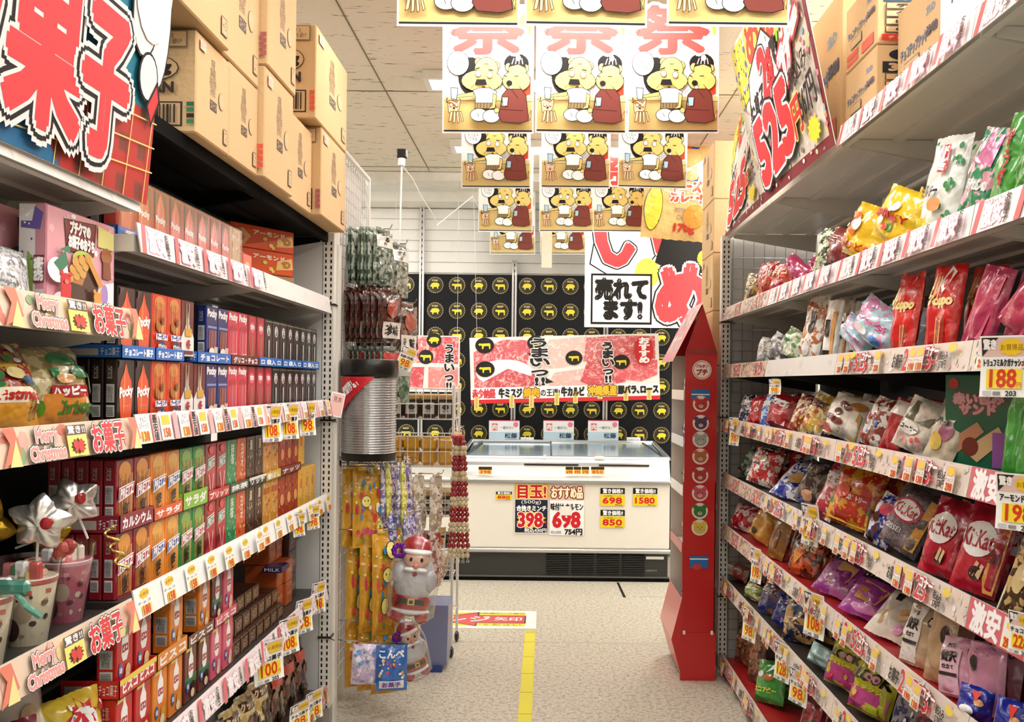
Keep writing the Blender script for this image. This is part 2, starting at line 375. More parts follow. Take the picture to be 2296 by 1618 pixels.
# floor tape, arrow sticker, black line
mb = MB(); mb.box(-.03, 3.5, .0008, .03, 5.36, .0022, 'e6dc3a', 'plas')
for q in range(6): mb.box(-.03, 3.75+q*.28, .0021, .03, 3.754+q*.28, .0024, '8b8330', 'matte')
mb.box(-.026, 5.33, .0022, .03, 5.4, .003, 'c9bf6a', 'matte')
put('floor_tape', mb, None, (-.073, 0, 0), label='long strip of yellow tape running down the aisle floor', cat='tape')
mb = MB(); W2, H2 = .75, .42
m = lambda u, v, l: Vector((-.79+u/100*W2, 5.43+v/100*H2, .001+l*.0004))
mb.grid(lambda a, b: m(a*100, b*100, 0), 1, 1, 'f8f8f4', 'gloss')
draw(mb, [('r', 0, 12, 91, 88, 'f7e028'), ('p', [(10, 50), (52, 88), (52, 70), (91, 70), (91, 28), (52, 28), (52, 12)], 'd8343c', 2), ('t', 'レジ', 30, 36, 62, 64, 'ffffff', 1), ('t', '矢印', 66, 40, 88, 60, 'ffffff', .5),
          ('t', '右側通行にご協力', 50, 78, 90, 86, '333333'), ('t', 'ください', 58, 14, 88, 22, '333333')], m, W2, H2, 'gloss')
put('floor_arrow_sticker', mb, label='white, yellow and red arrow sticker on the floor beside the wire rack', cat='sticker')
mb = MB(); a, b = at(1385, 1300, 6.72), at(1400, 1338, 6.25)
mb.add([(a.x-.008, 6.72, .001), (a.x+.008, 6.72, .001), (b.x+.012, 6.25, .001), (b.x-.008, 6.25, .001)], [(0, 1, 2, 3)], '15130f', 'paper')
put('floor_mark', mb, label='short black tape line on the floor in front of the freezer', cat='tape')
# ---------------------------------------------------------------- chest freezer
fz = thing('chest_freezer', 'white chest freezer with sliding glass lids and price posters against the back wall', 'freezer', (.15, 6.75, 0))
X0, X1 = -1.45, .77
mb = MB(); mb.rbox(X0, 0, .235, X1, .9, .74, 'efeadf', 'metal', .012)
mb.rbox(X0-.01, -.012, .205, X1+.01, .9, .235, 'c9c8c4', 'steel', .006); mb.rbox(X0-.012, -.02, .71, X1+.012, .91, .735, 'b7b5b0', 'steel', .006)
mb.box(X0, .05, .735, X1, .9, .86, 'd9d8d2', 'metal'); put('cabinet', mb, fz)
mb = MB(); mb.box(X0+.01, .02, .012, X1-.01, .88, .205, '2b2b2a', 'plas'); mb.box(X0-.005, -.002, 0, X1+.005, .88, .016, '0c0c0c', 'matte'); mb.box(X0, .005, .026, X1, .02, .036, '5e5c58', 'plas')
put('base', mb, fz)
for q in range(4):
    x = -.13+q*.185; mb = MB(); mb.box(x, .008, .05, x+.165, .02, .195, '070707', 'matte')
    for k in range(11): mb.box(x, .002, .056+k*.0128, x+.165, .012, .061+k*.0128, '3a3938', 'plas')
    put('vent_grille', mb, fz)
mb = MB(); mb.box(.6, .004, .165, .73, .018, .185, 'd8d8d2', 'plas')
draw(mb, [('t', 'SANYO', 0, 0, 100, 100, '9a9a96')], lambda u, v, l: Vector((.6+u*.0008, .004-l*.0005, .075+v*.00015)), .08, .015, 'plas')
put('badge', mb, fz)
X0 = -.78
mb = MB()   # sloping front rail with grille and price pockets
for (y0, z0, y1, z1, c) in ((-.02, .735, .0, .765, 'cfcecb'), (.0, .765, .02, .79, 'aeadaa'), (.02, .79, .04, .838, 'e8e7e3'), (.04, .838, .05, .862, '9d9c9a'), (.05, .862, .09, .892, 'f3f2ee')):
    mb.add([(X0, y0, z0), (X1, y0, z0), (X1, y1, z1), (X0, y1, z1)], [(0, 1, 2, 3)], c, 'steel' if c in ('aeadaa', '9d9c9a') else 'metal')
for q in range(60):
    x = X0+.2+q*.022
    if x < X1-.1: mb.box(x, .018, .776, x+.012, .026, .784, '3b3a36', 'plas')
for a, b in ((-.3, .1), (.25, .62)): mb.box(a, .03, .845, b, .042, .853, '2c2c30', 'plas')
put('front_rail', mb, fz)
mb = MB(); z0, z1 = .9, .955      # lids
for a, b, dz in ((X0+.05, -.1, .0), (-.1, X1-.05, .008)):
    mb.add([(a, .1, z0+dz), (b, .1, z0+dz), (b, .82, z1+dz), (a, .82, z1+dz)], [(0, 1, 2, 3)], 'ffffff', 'glass')
put('glass_lid', mb, fz)
mb = MB()
for (a, b) in (((X0, .09, z0-.008), (X1, .09, z0-.008)), ((X0+.03, .84, z1+.01), (X1-.03, .84, z1+.01)), ((X0, .09, z0-.008), (X0+.03, .84, z1+.01)), ((X1, .09, z0-.008), (X1-.03, .84, z1+.01))): mb.tube([a, b], .016, 'dfe4e8', 'steel', 8)
mb.tube([(-.1, .1, z0+.008), (-.1, .82, z1+.012)], .006, '20262c', 'plas'); mb.tube([(X0+.05, .12, z0+.01), (X0+.1, .6, z1-.008), (X0+.12, .8, z1+.008)], .008, '2a323c', 'plas'); mb.tube([(X1-.05, .12, z0+.01), (X1-.1, .6, z1-.008), (X1-.12, .8, z1+.008)], .008, '2a323c', 'plas')
mb.rbox(X0+.62, .06, .885, X0+.64, .11, .91, 'f2f2f2', 'plas', .003); mb.rbox(X1-.55, .06, .885, X1-.48, .11, .908, 'f2f2f2', 'plas', .003)
put('lid_frame', mb, fz)
mb = MB(); mb.box(X0+.03, .1, .60, X1-.03, .84, .62, 'e4f2fb', 'plas'); rr = random.Random(3)
for q in range(46):
    x, y = rr.uniform(X0+.1, X1-.2), rr.uniform(.15, .75); mb.rbox(x, y, .62, x+.14, y+.09, .70+rr.random()*.05, rr.choice(['e8eef4', 'cfe0ee', 'd8b8b4', 'b8d4ea', 'f4f6f8', 'c9dcea']), 'film', .01)
put('frozen_packs', mb, fz, kind='stuff')
def signs_on(parent, nm, px0, py0, px1, py1, Y, D, c='ffffff', label=None, cat=None, group=None, fin='paper', hang=None, dy=0):
    a, b = at(px0, py1, Y), at(px1, py0, Y); W, Hh = b.x-a.x, b.z-a.z
    a2 = at(px1, py1, Y); Hh = b.z-a2.z
    mb = MB(); sheet(mb, D, W, Hh, c, fin); loc = Vector(((a.x+b.x)/2, Y, a2.z))
    if hang: [mb.tube([(x*W, 0, Hh-.01), (x*W, 0, 3.05-a2.z)], .0012, 'dcdcdc', 'plas', 4) for x in (-.42, .42)]
    if parent: loc = loc-parent.location
    return put(nm, mb, parent, loc, None, label, cat, group)
YF = 6.745
P = 'price_poster'
signs_on(None, P, 1153, 1086, 1230, 1196, YF, [('r', 0, 70, 100, 100, 'f2b23a'), ('t', '目玉!', 10, 72, 92, 98, 'c81e2c', 1.2, 'fff2b0', 1.4), ('r', 2, 2, 98, 69, '1b2438'), ('t', '(500g)', 20, 59, 78, 68, 'ffffff'), ('t', '合挽きミンチ', 6, 46, 94, 57, 'ffffff', .6), ('s', 50, 28, 45, 20, 14, 'f7d23c', .75), ('t', '398', 12, 14, 82, 42, 'd31f2a', 1.6, 'ffffff', 1.5), ('t', '円', 84, 16, 96, 26, 'd31f2a'), ('t', '税込430円', 30, 3, 95, 11, 'ffffff', .3)], label='price poster with red 398 on dark blue, stuck on the freezer front', cat='poster', group='price posters on the freezer')
signs_on(None, P, 1232, 1088, 1310, 1200, YF, [('r', 0, 70, 100, 100, 'e8c3b0'), ('t', 'おすすめ品', 5, 74, 95, 96, 'fff6c8', 1, '8a2430', 2), ('t', '味付け ホルモン', 3, 50, 97, 64, '222222', .5), ('t', '698', 10, 16, 88, 46, 'd31f2a', 2, 'ffffff', .6), ('r', 30, 40, 62, 58, 'f4f0e8'), ('t', '754円', 45, 1, 95, 13, '1a1a1a', .7), ('t', '税込価格', 4, 3, 34, 9, '333333')], label='white price poster with large red digits right of the dark blue one', cat='poster', group='price posters on the freezer')
def tagD(num, top='驚き価格!!'): return [('r', 0, 66, 100, 100, '15130f'), ('t', top, 10, 70, 92, 96, 'ffffff', 1), ('r', 0, 0, 100, 64, 'f4d51e'), ('t', 'お徳用パック', 14, 50, 86, 60, '222222'), ('t', num, 10, 14, 88, 46, 'd31f2a', 2), ('t', '税込', 60, 1, 92, 10, '222222')]
for i, (x, y, n, wh) in enumerate(((1346, 1094, '698', 'upper left'), (1419, 1094, '1580', 'upper right'), (1346, 1143, '850', 'lower'))):
    signs_on(None, 'price_card', x, y, x+55, y+40, YF, tagD(n), label=f'{wh} yellow and black price card of three on the freezer front', cat='price card', group='yellow price cards on the freezer')
signs_on(None, 'price_card', 1112, 1102, 1148, 1120, YF, tagD('880'), label='small price card left of the price posters on the freezer', cat='price card')
for i, (x, n) in enumerate(((1073, '398'), (1268, '698'), (1286, '498'), (1304, '598'), (1325, '850'))):
    signs_on(None, 'price_tag', x, 1046, x+(30 if i in (0, 4) else 17), 1063, 6.735+.0, [('r', 0, 55, 100, 100, '3a2a10'), ('r', 0, 0, 100, 60, 'f3d85a'), ('t', n, 10, 12, 90, 52, 'd8483a', 2)], label=f'tiny yellow price tag on the freezer rail, {ORD[i]} from left', cat='price tag', group='yellow tags on the freezer rail')
for i, x in enumerate((1096, 1218, 1318)):
    signs_on(None, 'freezer_sign', x, 942, x+69, 990, 7.6, [('r', 0, 96, 100, 100, 'e0506c'), ('r', 0, 8, 100, 45, 'cfe6f4'), ('r', 10, 52, 28, 84, 'ee4a2c'), ('t', '肉', 12, 55, 26, 81, 'ffffff', 1), ('t', '一番好き♪', 36, 58, 78, 72, '666666'), ('t', '松藤', 52, 16, 92, 40, '2a3a58', .6), ('e', 88, 80, 8, 12, 'f08aa0')], label=f'white sign with red square standing behind the freezer lid, {ORD[i]} from left', cat='sign', group='white signs standing behind the freezer')
for i, (x, w_) in enumerate(((1167, 30), (1405, 31))):
    signs_on(None, 'paper_note', x, 980, x+w_, 992, 7.59, [('t', 'お知らせ', 10, 30, 90, 70, '666666')], label=f'small plain paper note at the back of the freezer, {("left", "right")[i]} one', cat='note', group='small notes behind the freezer')
# meat banners
MEAT = [('p', [(2, 20), (2, 78), (18, 96), (36, 94), (30, 60), (38, 22)], 'd8626c', 0, 'f6d6d2', 'meat'), ('e', 18, 46, 15, 20, 'ffffff'), ('p', [(5, 30), (20, 52), (36, 36), (34, 16), (8, 14)], 'd0505c', 0, 'f2c4c0', 'meat'),
        ('p', [(36, 50), (42, 94), (62, 98), (66, 72), (50, 52)], 'efc6bc', 0, 'fbeee8', 'meat'), ('p', [(40, 16), (44, 44), (62, 50), (70, 30), (64, 14)], 'ecb8b0', 0, 'fbe8e2', 'meat'),
        ('p', [(60, 60), (62, 96), (80, 98), (80, 70), (72, 58)], 'de7074', 0, 'fbeae6', 'meat'), ('p', [(58, 30), (62, 60), (82, 62), (82, 28), (66, 20)], 'd4525c', 0, 'f4ccc8', 'meat'), ('p', [(78, 60), (80, 98), (98, 96), (98, 62)], 'd85c62', 0, 'f6d2ce', 'meat'), ('p', [(76, 34), (80, 60), (99, 60), (99, 38), (90, 28)], 'e2606a', 0, 'f4b4b0', 'meat'),
        ('p', [(30, 76), (36, 60), (40, 64)], '15130f'), ('p', [(36, 44), (44, 30), (40, 28)], '15130f'), ('e', 8, 88, 5, 12, '15130f'), ('p', [(8+x*.07, 88+y*.17) for x, y in BEEF], 'f2d63a'), ('e', 35, 90, 4.5, 11, '15130f'), ('p', [(35+x*.06, 90+y*.15) for x, y in PORK], 'f2d63a'),
        ('e', 8, 52, 5, 12, '15130f'), ('p', [(8+x*.07, 52+y*.17) for x, y in BEEF], 'f2d63a'), ('e', 55, 66, 4.5, 11, '15130f'), ('p', [(55+x*.06, 66+y*.15) for x, y in BEEF], 'f2d63a'), ('e', 80, 58, 4.5, 11, '15130f'), ('p', [(80+x*.06, 58+y*.15) for x, y in BEEF], 'f2d63a')]
def meat_banner(px0, px1, y0, y1, lab, items, tilt):
    W = (px1-px0)*7.0/F; Hh = (y1-y0)*7.0/F; mb = MB(); sheet(mb, items, W, Hh, 'f6f0ea', 'gloss')
    for x in (-.46, .46): mb.tube([(x*W, 0, Hh-.01), (x*W, 0, 3.0-at(px1, y1, 7.0).z)], .0012, 'dddddd', 'plas', 4)
    return put('meat_banner', mb, None, (at((px0+px1)/2, y1, 7.0).x, 7.0, at((px0+px1)/2, y1, 7.0).z), (0, -tilt, 0), lab, 'banner', 'meat banners hung over the freezer')
meat_banner(1056, 1480, 752, 900, 'long banner with photos of marbled meat and vertical handwriting, hanging over the freezer', MEAT +
 [('r', 0, 5, 100, 24, 'ffffff'), ('r', 0, 0, 100, 6, 'd82a34'), ('t', '赤少納経', 1, 8, 13, 22, 'd8424c', .7), ('t', '牛ミスジ', 15, 8, 27, 22, '1a1614', .9), ('t', '焼肉', 28, 8, 36, 22, 'e8b028', .9, '1a1614', .8), ('t', 'の王道!', 37, 9, 47, 20, '1a1614', .3), ('t', '牛カルビ', 48, 8, 60, 22, '1a1614', .9),
  ('t', '沖縄県産', 62, 8, 77, 23, 'f0c030', .9, '1a1614', .8), ('t', '豚バラ､ロース', 78, 10, 99, 22, '1a1614', .9), ('t', 'う\nま\nい\nっ\n!!', 32, 26, 42, 96, '15130f', 1, 'ffffff', 1), ('t', 'う\nま\nい\nっ\n!!', 70, 28, 76, 88, '15130f', 1, 'ffffff', 1),
  ('e', 92, 74, 5, 22, 'd01f2c'), ('r', 87.5, 62, 96.5, 88, 'd01f2c'), ('t', 'お\nす\nす\nめ', 89.5, 56, 95, 94, 'ffffff', .8)], .035)
meat_banner(878, 1030, 752, 878, 'shorter meat photo banner hanging left of the long one', [('p', [(a*2.6-90, b) for a, b in it[1]],)+tuple(it[2:]) if it[0] == 'p' else it for it in MEAT[3:0:-2]] +
 [('p', [(8, 50), (10, 98), (52, 98), (48, 52)], 'de7074', 0, 'fbeae6', 'meat'), ('p', [(52, 52), (56, 98), (98, 98), (98, 50)], 'd4525c', 0, 'f4ccc8', 'meat'), ('p', [(12, 6), (16, 44), (48, 44), (46, 6)], 'd4525c', 0, 'f4ccc8', 'meat'), ('p', [(54, 4), (54, 44), (98, 44), (98, 4)], 'ee8a86', 0, 'fbd2cc', 'meat'),
  ('e', 50, 62, 11, 13, '15130f'), ('p', [(50+x*.18, 62+y*.2) for x, y in BEEF], 'f2d63a'), ('e', 62, 92, 11, 13, '15130f'), ('p', [(62+x*.18, 92+y*.2) for x, y in PORK], 'f2d63a'), ('t', 'う\nま\nい\nっ\n!!', 78, 4, 92, 84, '15130f', 1, 'ffffff', 1)], .0)
for i, (x, y) in enumerate(((1068, 890), (1147, 886), (1191, 886), (1248, 880), (1290, 876), (1345, 866), (1403, 870), (1455, 868))):
    signs_on(None, 'hanging_tag', x-5, y, x+6, y+28, 6.99, [('t', '国\n産\n豚', 20, 5, 80, 95, 'b8862a')], 'f0e08c', label=f'narrow yellow paper tag hanging below the meat banner, {ORD[i]} from left', cat='tag', group='yellow tags below the meat banner')
# ---------------------------------------------------------------- gondola shelving
LX, RX = -.9, .9                       # shelf fronts
LZ = [.13, .548, .919, 1.306, 1.727]; RZ = [.04, .43, .694, .947, 1.22, 1.485, 1.77, 2.184]
LY = [(1.12, 2.02), (2.02, 2.92), (2.92, 3.82)]; RY = [(1.04, 1.94), (1.94, 2.84), (2.84, 3.74), (3.74, 4.64)]
BAYL = ['nearest', 'middle', 'far']; BAYR = ['nearest', 'second', 'third', 'far']
def upright(x, y, zt, label):
    mb = MB(); mb.box(x-.022, y, 0, x+.022, y+.05, zt, 'dedbd2', 'metal')
    z = .06
    while z < zt-.03:
        for d in (-.011, .011): mb.box(x+d-.0032, y-.0012, z, x+d+.0032, y+.001, z+.014, '2a2622', 'matte')
        z += .025
    mb.box(x-.024, y-.004, .02, x+.024, y+.052, .09, '9a968c', 'metal')
    o = put('gondola_upright', mb, label=label, cat='upright', group='slotted gondola uprights')
    for z in (.38, 1.28, 1.76): mb = MB(); mb.box(x-.027, y-.007, z, x+.027, y+.053, z+.007, '17150f', 'plas'); mb.tube([(x+.02, y-.007, z+.003), (x+.045, y-.02, z-.004)], .002, '17150f', 'plas', 4); put('cable_tie', mb, o)
    return o
upright(-.905, 3.83, 2.06, 'white slotted upright at the far end of the left shelving')
upright(.905, 4.65, 2.2, 'white slotted upright at the far end of the right shelving')
mb = MB(); mb.box(-1.36, 3.832, 0, -.93, 3.86, 2.05, 'c9cac8', 'metal'); put('steel_divider', mb, label='pale grey end panel closing the far end of the left shelving', cat='panel')
mb = MB(); mb.box(-1.42, .3, 0, -1.385, 3.83, 2.3, '262422', 'metal'); put('backboard', mb, label='dark back panel behind the left shelves', cat='panel')
mb = MB(); mb.box(1.385, .3, 0, 1.42, 4.66, 2.3, '1f1a18', 'metal'); put('backboard', mb, label='dark back panel behind the right shelves', cat='panel')
mb = MB()
for k in range(9): mb.tube([(.93+k*.053, 4.66, .05), (.94+k*.053, 4.66, 2.18)], .0022, '8d8a86', 'metal', 4)
for k in range(40): mb.tube([(.935, 4.656, .06+k*.052), (1.38, 4.656, .06+k*.052)], .0022, '8d8a86', 'metal', 4)
put('wire_mesh_panel', mb, label='grey wire mesh panel at the far end of the right shelving', cat='mesh panel')
mb = MB(); mb.box(.93, 4.69, 0, 1.385, 4.71, 2.2, 'bdbab6', 'metal'); put('steel_divider', mb, label='grey sheet panel behind the wire mesh of the right shelving', cat='panel')
def shelf(side, z, y0, y1, dark, label, depth=.45):
    s = -1 if side == 'L' else 1; x = s*.905
    t = thing('shelf', label, 'shelf', (x, (y0+y1)/2, z), group=f"{'left' if s < 0 else 'right'} gondola shelves"); L = (y1-y0)/2-.002
    fm = 'matte' if dark == 'k' else 'metal'; c = {'w': 'd6d2c8', 'd': '34302d', 'r': 'b01c20', 'k': '0a0908'}[dark]; mb = MB()
    mb.box(min(0, s*depth), -L, .022, max(0, s*depth), L, .038, c, fm); mb.box(min(0, s*.02), -L, 0, max(0, s*.02), L, .022, c, fm); mb.box(min(s*.02, s*depth), -L, .0, max(s*.02, s*depth), -L+.004, .022, c, fm)
    for k in (.15, .27, .39): mb.box(min(s*k, s*(k+.03)), -L+.004, .012, max(s*k, s*(k+.03)), L-.004, .022, c, fm)
    put('plate', mb, t)
    for yy in (-L+.006, L-.009):
        mb = MB(); b = [(s*.03, .0), (s*.2, -.03), (s*depth, -.07), (s*depth, .02), (s*.03, .02)]
        mb.add([(a, yy, q) for a, q in b]+[(a, yy+.003, q) for a, q in b], [(0, 1, 2, 3, 4), (9, 8, 7, 6, 5)]+[(i, i+5, (i+1) % 5+5, (i+1) % 5) for i in range(5)], c, fm); put('bracket', mb, t)
    return t
def rail_map(side, L, h=.066, tilt=.012):
    s = -1 if side == 'L' else 1
    def m(u, v, l):
        y = (u/100-.5)*L*(1 if side == 'L' else -1); z = -.002+v/100*h; return Vector((-s*(.006+tilt*(1-v/100)+l*.0004), y, z))
    return m
def rnd_tags(n, seed, y='f8dc4a', w=4.4, x0=1, x1=97, nums=('98', '138', '158', '108', '188'), top=1):
    rr = random.Random(seed); D = []
    for i in range(n):
        x = x0+(x1-x0-w)*(i/(max(n-1, 1)))
        D += [('r', x, 4, x+w, 96, 'ffffff'), ('s', x+w*.6, 76, w*.42, 18, 9, 'f6cf2c', .8), ('t', 'お買得', x+w*.3, 70, x+w*.9, 82, 'b8862a'), ('t', 'チョコ', x+.3, 46, x+w-.3, 55, '444444'), ('r', x+w*.25, 8, x+w-.2, 40, y), ('t', rr.choice(nums), x+w*.35, 10, x+w*.85, 38, 'd8401e', 2)]
    return D
def promo525(seed):
    rr = random.Random(seed); D = [('g', 90, seed, ['f6d0cc', 'd8d0c8', 'f4e8c0', 'c9c4be', 'ffffff', 'e8c8c4'], 0, 2, 100, 98, .9)]
    for k in range(2):
        o = k*50+rr.uniform(0, 3)
        D += [('t', 'お菓子', o+1, 20, o+8, 72, '2a2422', 2), ('t', '2', o+9, 10, o+12, 90, 'd8343c', 3, 'ffffff', 3), ('t', '袋で', o+12.3, 16, o+16, 60, 'c83a44', 1), ('t', '525', o+18, 12, o+28, 90, 'dc3c44', 3, 'ffffff', 4, '6a5450', 4.6), ('t', '円', o+28.5, 12, o+30.5, 44, 'd8343c', 1), ('t', 'コナー', o+24, 56, o+32, 90, 'ffffff', 3, 'b83844', 3), ('t', '税込み\n578円', o+33, 12, o+38, 70, '2a2422', 1), ('e', o+15, 84, 2.4, 14, 'f4da4a'), ('e', o+40, 80, 2.2, 14, 'f4da4a')]
    for q in rr.sample([7, 15.5, 22, 33, 40.5, 46, 57, 66, 73, 84, 90], 5):
        D += [('r', q, 6, q+5.2, 94, 'f8f4ec'), ('r', q, 56, q+5.2, 92, 'efc4c4'), ('s', q+2.8, 74, 2.2, 18, 9, 'f4d640', .8), ('r', q+1.2, 10, q+4.8, 36, 'f7e28a'), ('t', rr.choice(['138', '298', '228', '198']), q+1.4, 12, q+4.6, 34, 'd8401e', 2), ('t', 'チョコ', q+.4, 40, q+4.8, 52, '555555')]
    return D
def gekiyasu(seed):
    D = []
    for k in range(5):
        o = k*20; D += [('p', [(o+.5, 0), (o+3, 0), (o+4.6, 100), (o+2.2, 100)], 'e0646a'), ('t', '激安', o+5, 12, o+14.5, 90, 'ffffff', 4, 'f0b8cc', 3), ('g', 14, seed+k, ['e8a0b8', 'c8a8c8', 'f0c0cc', 'd89aa8'], o+5, 8, o+14, 92, .35), ('t', 'お\n菓\n子', o+15.3, 6, o+17.6, 94, '2a2422', 1)]
    return D
def gekiyasu_red(seed):
    return [('r', 0, 0, 100, 100, 'd86470')]+[x for k in range(4) for x in (('t', '激安', k*25+2, 6, k*25+15, 94, 'ffffff', 4, 'e8a8b8', 2), ('r', k*25+16.5, 6, k*25+22, 94, 'f8f4ec'), ('r', k*25+17.5, 10, k*25+21, 40, 'f7d83a'), ('t', '298', k*25+17.8, 12, k*25+20.8, 38, 'd8401e', 2), ('s', k*25+20, 74, 2.2, 16, 9, 'f4d640', .8))]
def xmas(seed):
    D = [('g', 40, seed, ['e8b8a8', '9cb88c', 'f4dca0', 'f0c8b8', 'd8887c'], 0, 2, 100, 98, 2.2)]
    for k in range(2):
        o = k*50
        D += [('t', 'Merry\nChristmas', o+2, 8, o+15, 92, 'f4a8a0', 2, 'ffffff', 3, '3a2a26', 5), ('r', o+16, 6, o+24, 94, 'f8f084'), ('r', o+16, 66, o+24, 94, '6a5e58'), ('t', '驚き!!', o+16.5, 70, o+23.5, 92, 'ffffff', 1), ('s', o+20, 34, 3.2, 24, 12, '4a3a34', .7), ('t', '98', o+18, 20, o+22, 48, 'e0504c', 4),
              ('t', 'お菓子', o+26, 6, o+41, 94, 'e0484c', 3, 'ffffff', 4, '2a2020', 7), ('p', [(o+43, 0), (o+46, 60), (o+44, 100), (o+48, 100), (o+49.5, 30)], 'e88a74'), ('p', [(o+45, 2), (o+48, 70), (o+49, 0)], 'f8e8a0')]
    return D
def whiterail(seed): return rnd_tags(7, seed, w=7.5)+[('r', 3+14*k, 0, 3.1+14*k, 100, 'd8d4cc') for k in range(7)]
def priced(seed):
    D = []
    for k in range(4):
        o = k*25; D += [('r', o, 4, o+7, 96, 'ffffff'), ('t', 'チョコ\nスティック', o+1, 50, o+6.5, 90, '777777'), ('r', o+1.5, 8, o+6.5, 42, 'fbe68a'), ('t', '138', o+2, 10, o+6, 40, 'e07018', 2), ('r', o+8, 2, o+12, 98, 'f08a8c'), ('t', '最\n安\n値', o+8.6, 6, o+11.4, 94, '2a2422', 1, 'ffffff', 3), ('r', o+13, 4, o+20, 96, 'ffffff'), ('r', o+14, 56, o+19, 90, 'f6d850'), ('t', '158', o+14.5, 14, o+18.5, 44, 'e07018', 2), ('r', o+21, 3, o+24, 97, 'f6b8bc')]
    return D
RAIL = {'promo': (promo525, 'e6dad0'), 'geki': (gekiyasu, 'fbf4f6'), 'gred': (gekiyasu_red, 'd86470'), 'xmas': (xmas, 'f0d8c0'), 'white': (whiterail, 'fbfbf8'), 'priced': (priced, 'fbf6f2'), 'clear': (lambda s: [('g', 8, s, ['ece8e2', 'd8d8d4'], 2, 10, 98, 90, 3)], 'e4e2de'),
        'mix': (lambda s: [('g', 260, s, ['e88a8a', 'f4e07a', '7ab0a0', '8a8078', 'd8b8a0', '6a625c', 'f6c8c8'], 0, 2, 100, 98, .8), ('t', '525', 30, 12, 44, 90, 'e8606a', 2, 'fff0e8', 3), ('t', '525', 78, 12, 92, 90, 'e8606a', 2, 'fff0e8', 3)], 'e2cfc0')}
_rail = {}
def rail(t, side, L, kind, seed=1, look=None):
    key = (side, kind, seed, round(L, 3))
    if key not in _rail:
        m = rail_map(side, L); mb = MB(); fn, bg = RAIL[kind]
        mb.grid(lambda a, b: m(a*100, b*100, 0), 1, 1, bg, 'gloss'); mb.grid(lambda a, b: m(a*100, b*100, -8), 1, 1, 'b8b4aa', 'plas', flip=True)
        for v in (0, 100): mb.add([m(0, v, 0), m(100, v, 0), m(100, v, -8), m(0, v, -8)], [(0, 1, 2, 3)], 'd8d6d0', 'plas')
        for u in (0, 100): mb.add([m(u, 0, 0), m(u, 100, 0), m(u, 100, -8), m(u, 0, -8)], [(0, 1, 2, 3)], 'd8d6d0', 'plas')
        draw(mb, fn(seed), m, L, .066, 'gloss'); _rail[key] = mb.mesh('price_rail')
    o = put('price_rail', _rail[key], t)
    if look: o['label'] = look
LK = [['xmas']*3, ['xmas', 'geki', 'geki'], ['xmas', 'white', 'white'], ['xmas', 'priced', 'priced'], ['xmas', 'geki', 'clear']]
desc = {'xmas': 'pink and green festive strip', 'geki': 'pink and white strip', 'white': 'white price strip', 'priced': 'strip of white price labels', 'clear': 'clear empty strip', 'promo': 'busy red and white strip', 'gred': 'red strip', 'mix': 'multicoloured strip'}
LZn = [.13, .548, .905, 1.300, 1.535]
for b, (y0, y1) in enumerate(LY):
    for k in range(5):
        z = LZn[k] if b == 0 else LZ[k]
        t = shelf('L', z, y0, y1, 'w' if k == 4 else 'd', f"left shelf with {desc[LK[k][b]]}, {ORD[k]} from the bottom, {BAYL[b]} bay")
        rail(t, 'L', y1-y0-.004, LK[k][b], 3+k)
t = shelf('L', 1.812, 1.12, 2.02, 'w', 'uppermost left shelf in the nearest bay, below the festive sweets banner'); rail(t, 'L', .896, 'clear', 9)
for b in (1, 2): shelf('L', 2.02, LY[b][0], LY[b][1], 'k', f'black top shelf carrying cartons on the left, {BAYL[b]} bay')
RK = [['mix', 'promo', 'promo', 'promo'], ['promo']*4, ['promo', 'promo', 'promo', 'mix'], ['gred', 'promo', 'promo', 'mix'], ['gred', 'promo', 'promo', 'promo'], ['promo', 'promo', 'clear', 'mix'], ['geki', 'geki', 'geki', 'mix'], ['geki', 'geki', None, None]]
RC = ['r', 'd', 'r', 'd', 'd', 'd', 'w', 'w']
for b, (y0, y1) in enumerate(RY):
    for k in range(8):
        kd = RK[k][b]; t = shelf('R', RZ[k], y0, y1, RC[k] if not (k == 6 and b == 0) else 'w', f"right shelf {'with '+desc[kd]+', ' if kd else ''}{ORD[k]} from the bottom, {BAYR[b]} bay")
        if kd: rail(t, 'R', y1-y0-.004, kd, 3+(k % 3)+b)
# ---------------------------------------------------------------- big banners and hanging posters
def quad_banner(name, bl, br, tr, tl, D, c, label, fin='paper', back='e8e0d8'):
    """printed board between four corners; thickness away from the printed side"""
    bl, br, tr, tl = map(Vector, (bl, br, tr, tl)); o = (bl+br)/2; n = (br-bl).cross(tl-bl).normalized()
    def m(u, v, l): a, b = u/100, v/100; return (bl*(1-a)*(1-b)+br*a*(1-b)+tr*a*b+tl*(1-a)*b)-o+n*(l*.0005)
    mb = MB(); mb.grid(lambda a, b: m(a*100, b*100, 0), 1, 1, c, fin, flip=False); mb.grid(lambda a, b: m(a*100, b*100, -6), 1, 1, back, fin, flip=True)
    for p, q in (((0, 0), (100, 0)), ((100, 0), (100, 100)), ((100, 100), (0, 100)), ((0, 100), (0, 0))): mb.add([m(*p, 0), m(*q, 0), m(*q, -6), m(*p, -6)], [(0, 1, 2, 3)], back, 'paper')
    draw(mb, D, m, (br-bl).length, (tl-bl).length, fin)
    return put(name, mb, None, o, None, label, 'banner')
XB = [('r', 0, 0, 100, 100, '2e7f96'), ('r', 0, 0, 100, 33, 'b8322c', '7a3a2e', 'plaid'), ('p', [(0, 0), (0, 40), (30, 26), (55, 0)], '2f6f9c'), ('g', 16, 5, ['f0b040', 'e85a4a', 'e8d070'], 0, 4, 40, 34, 3.4)]
for k in range(5): XB += [('l', [(52+k*11, 0), (54+k*11, 33)], .5, 'f2d27a')]
for k in range(3): XB += [('l', [(30, 5+k*9), (100, 12+k*9)], .5, 'f2d27a')]
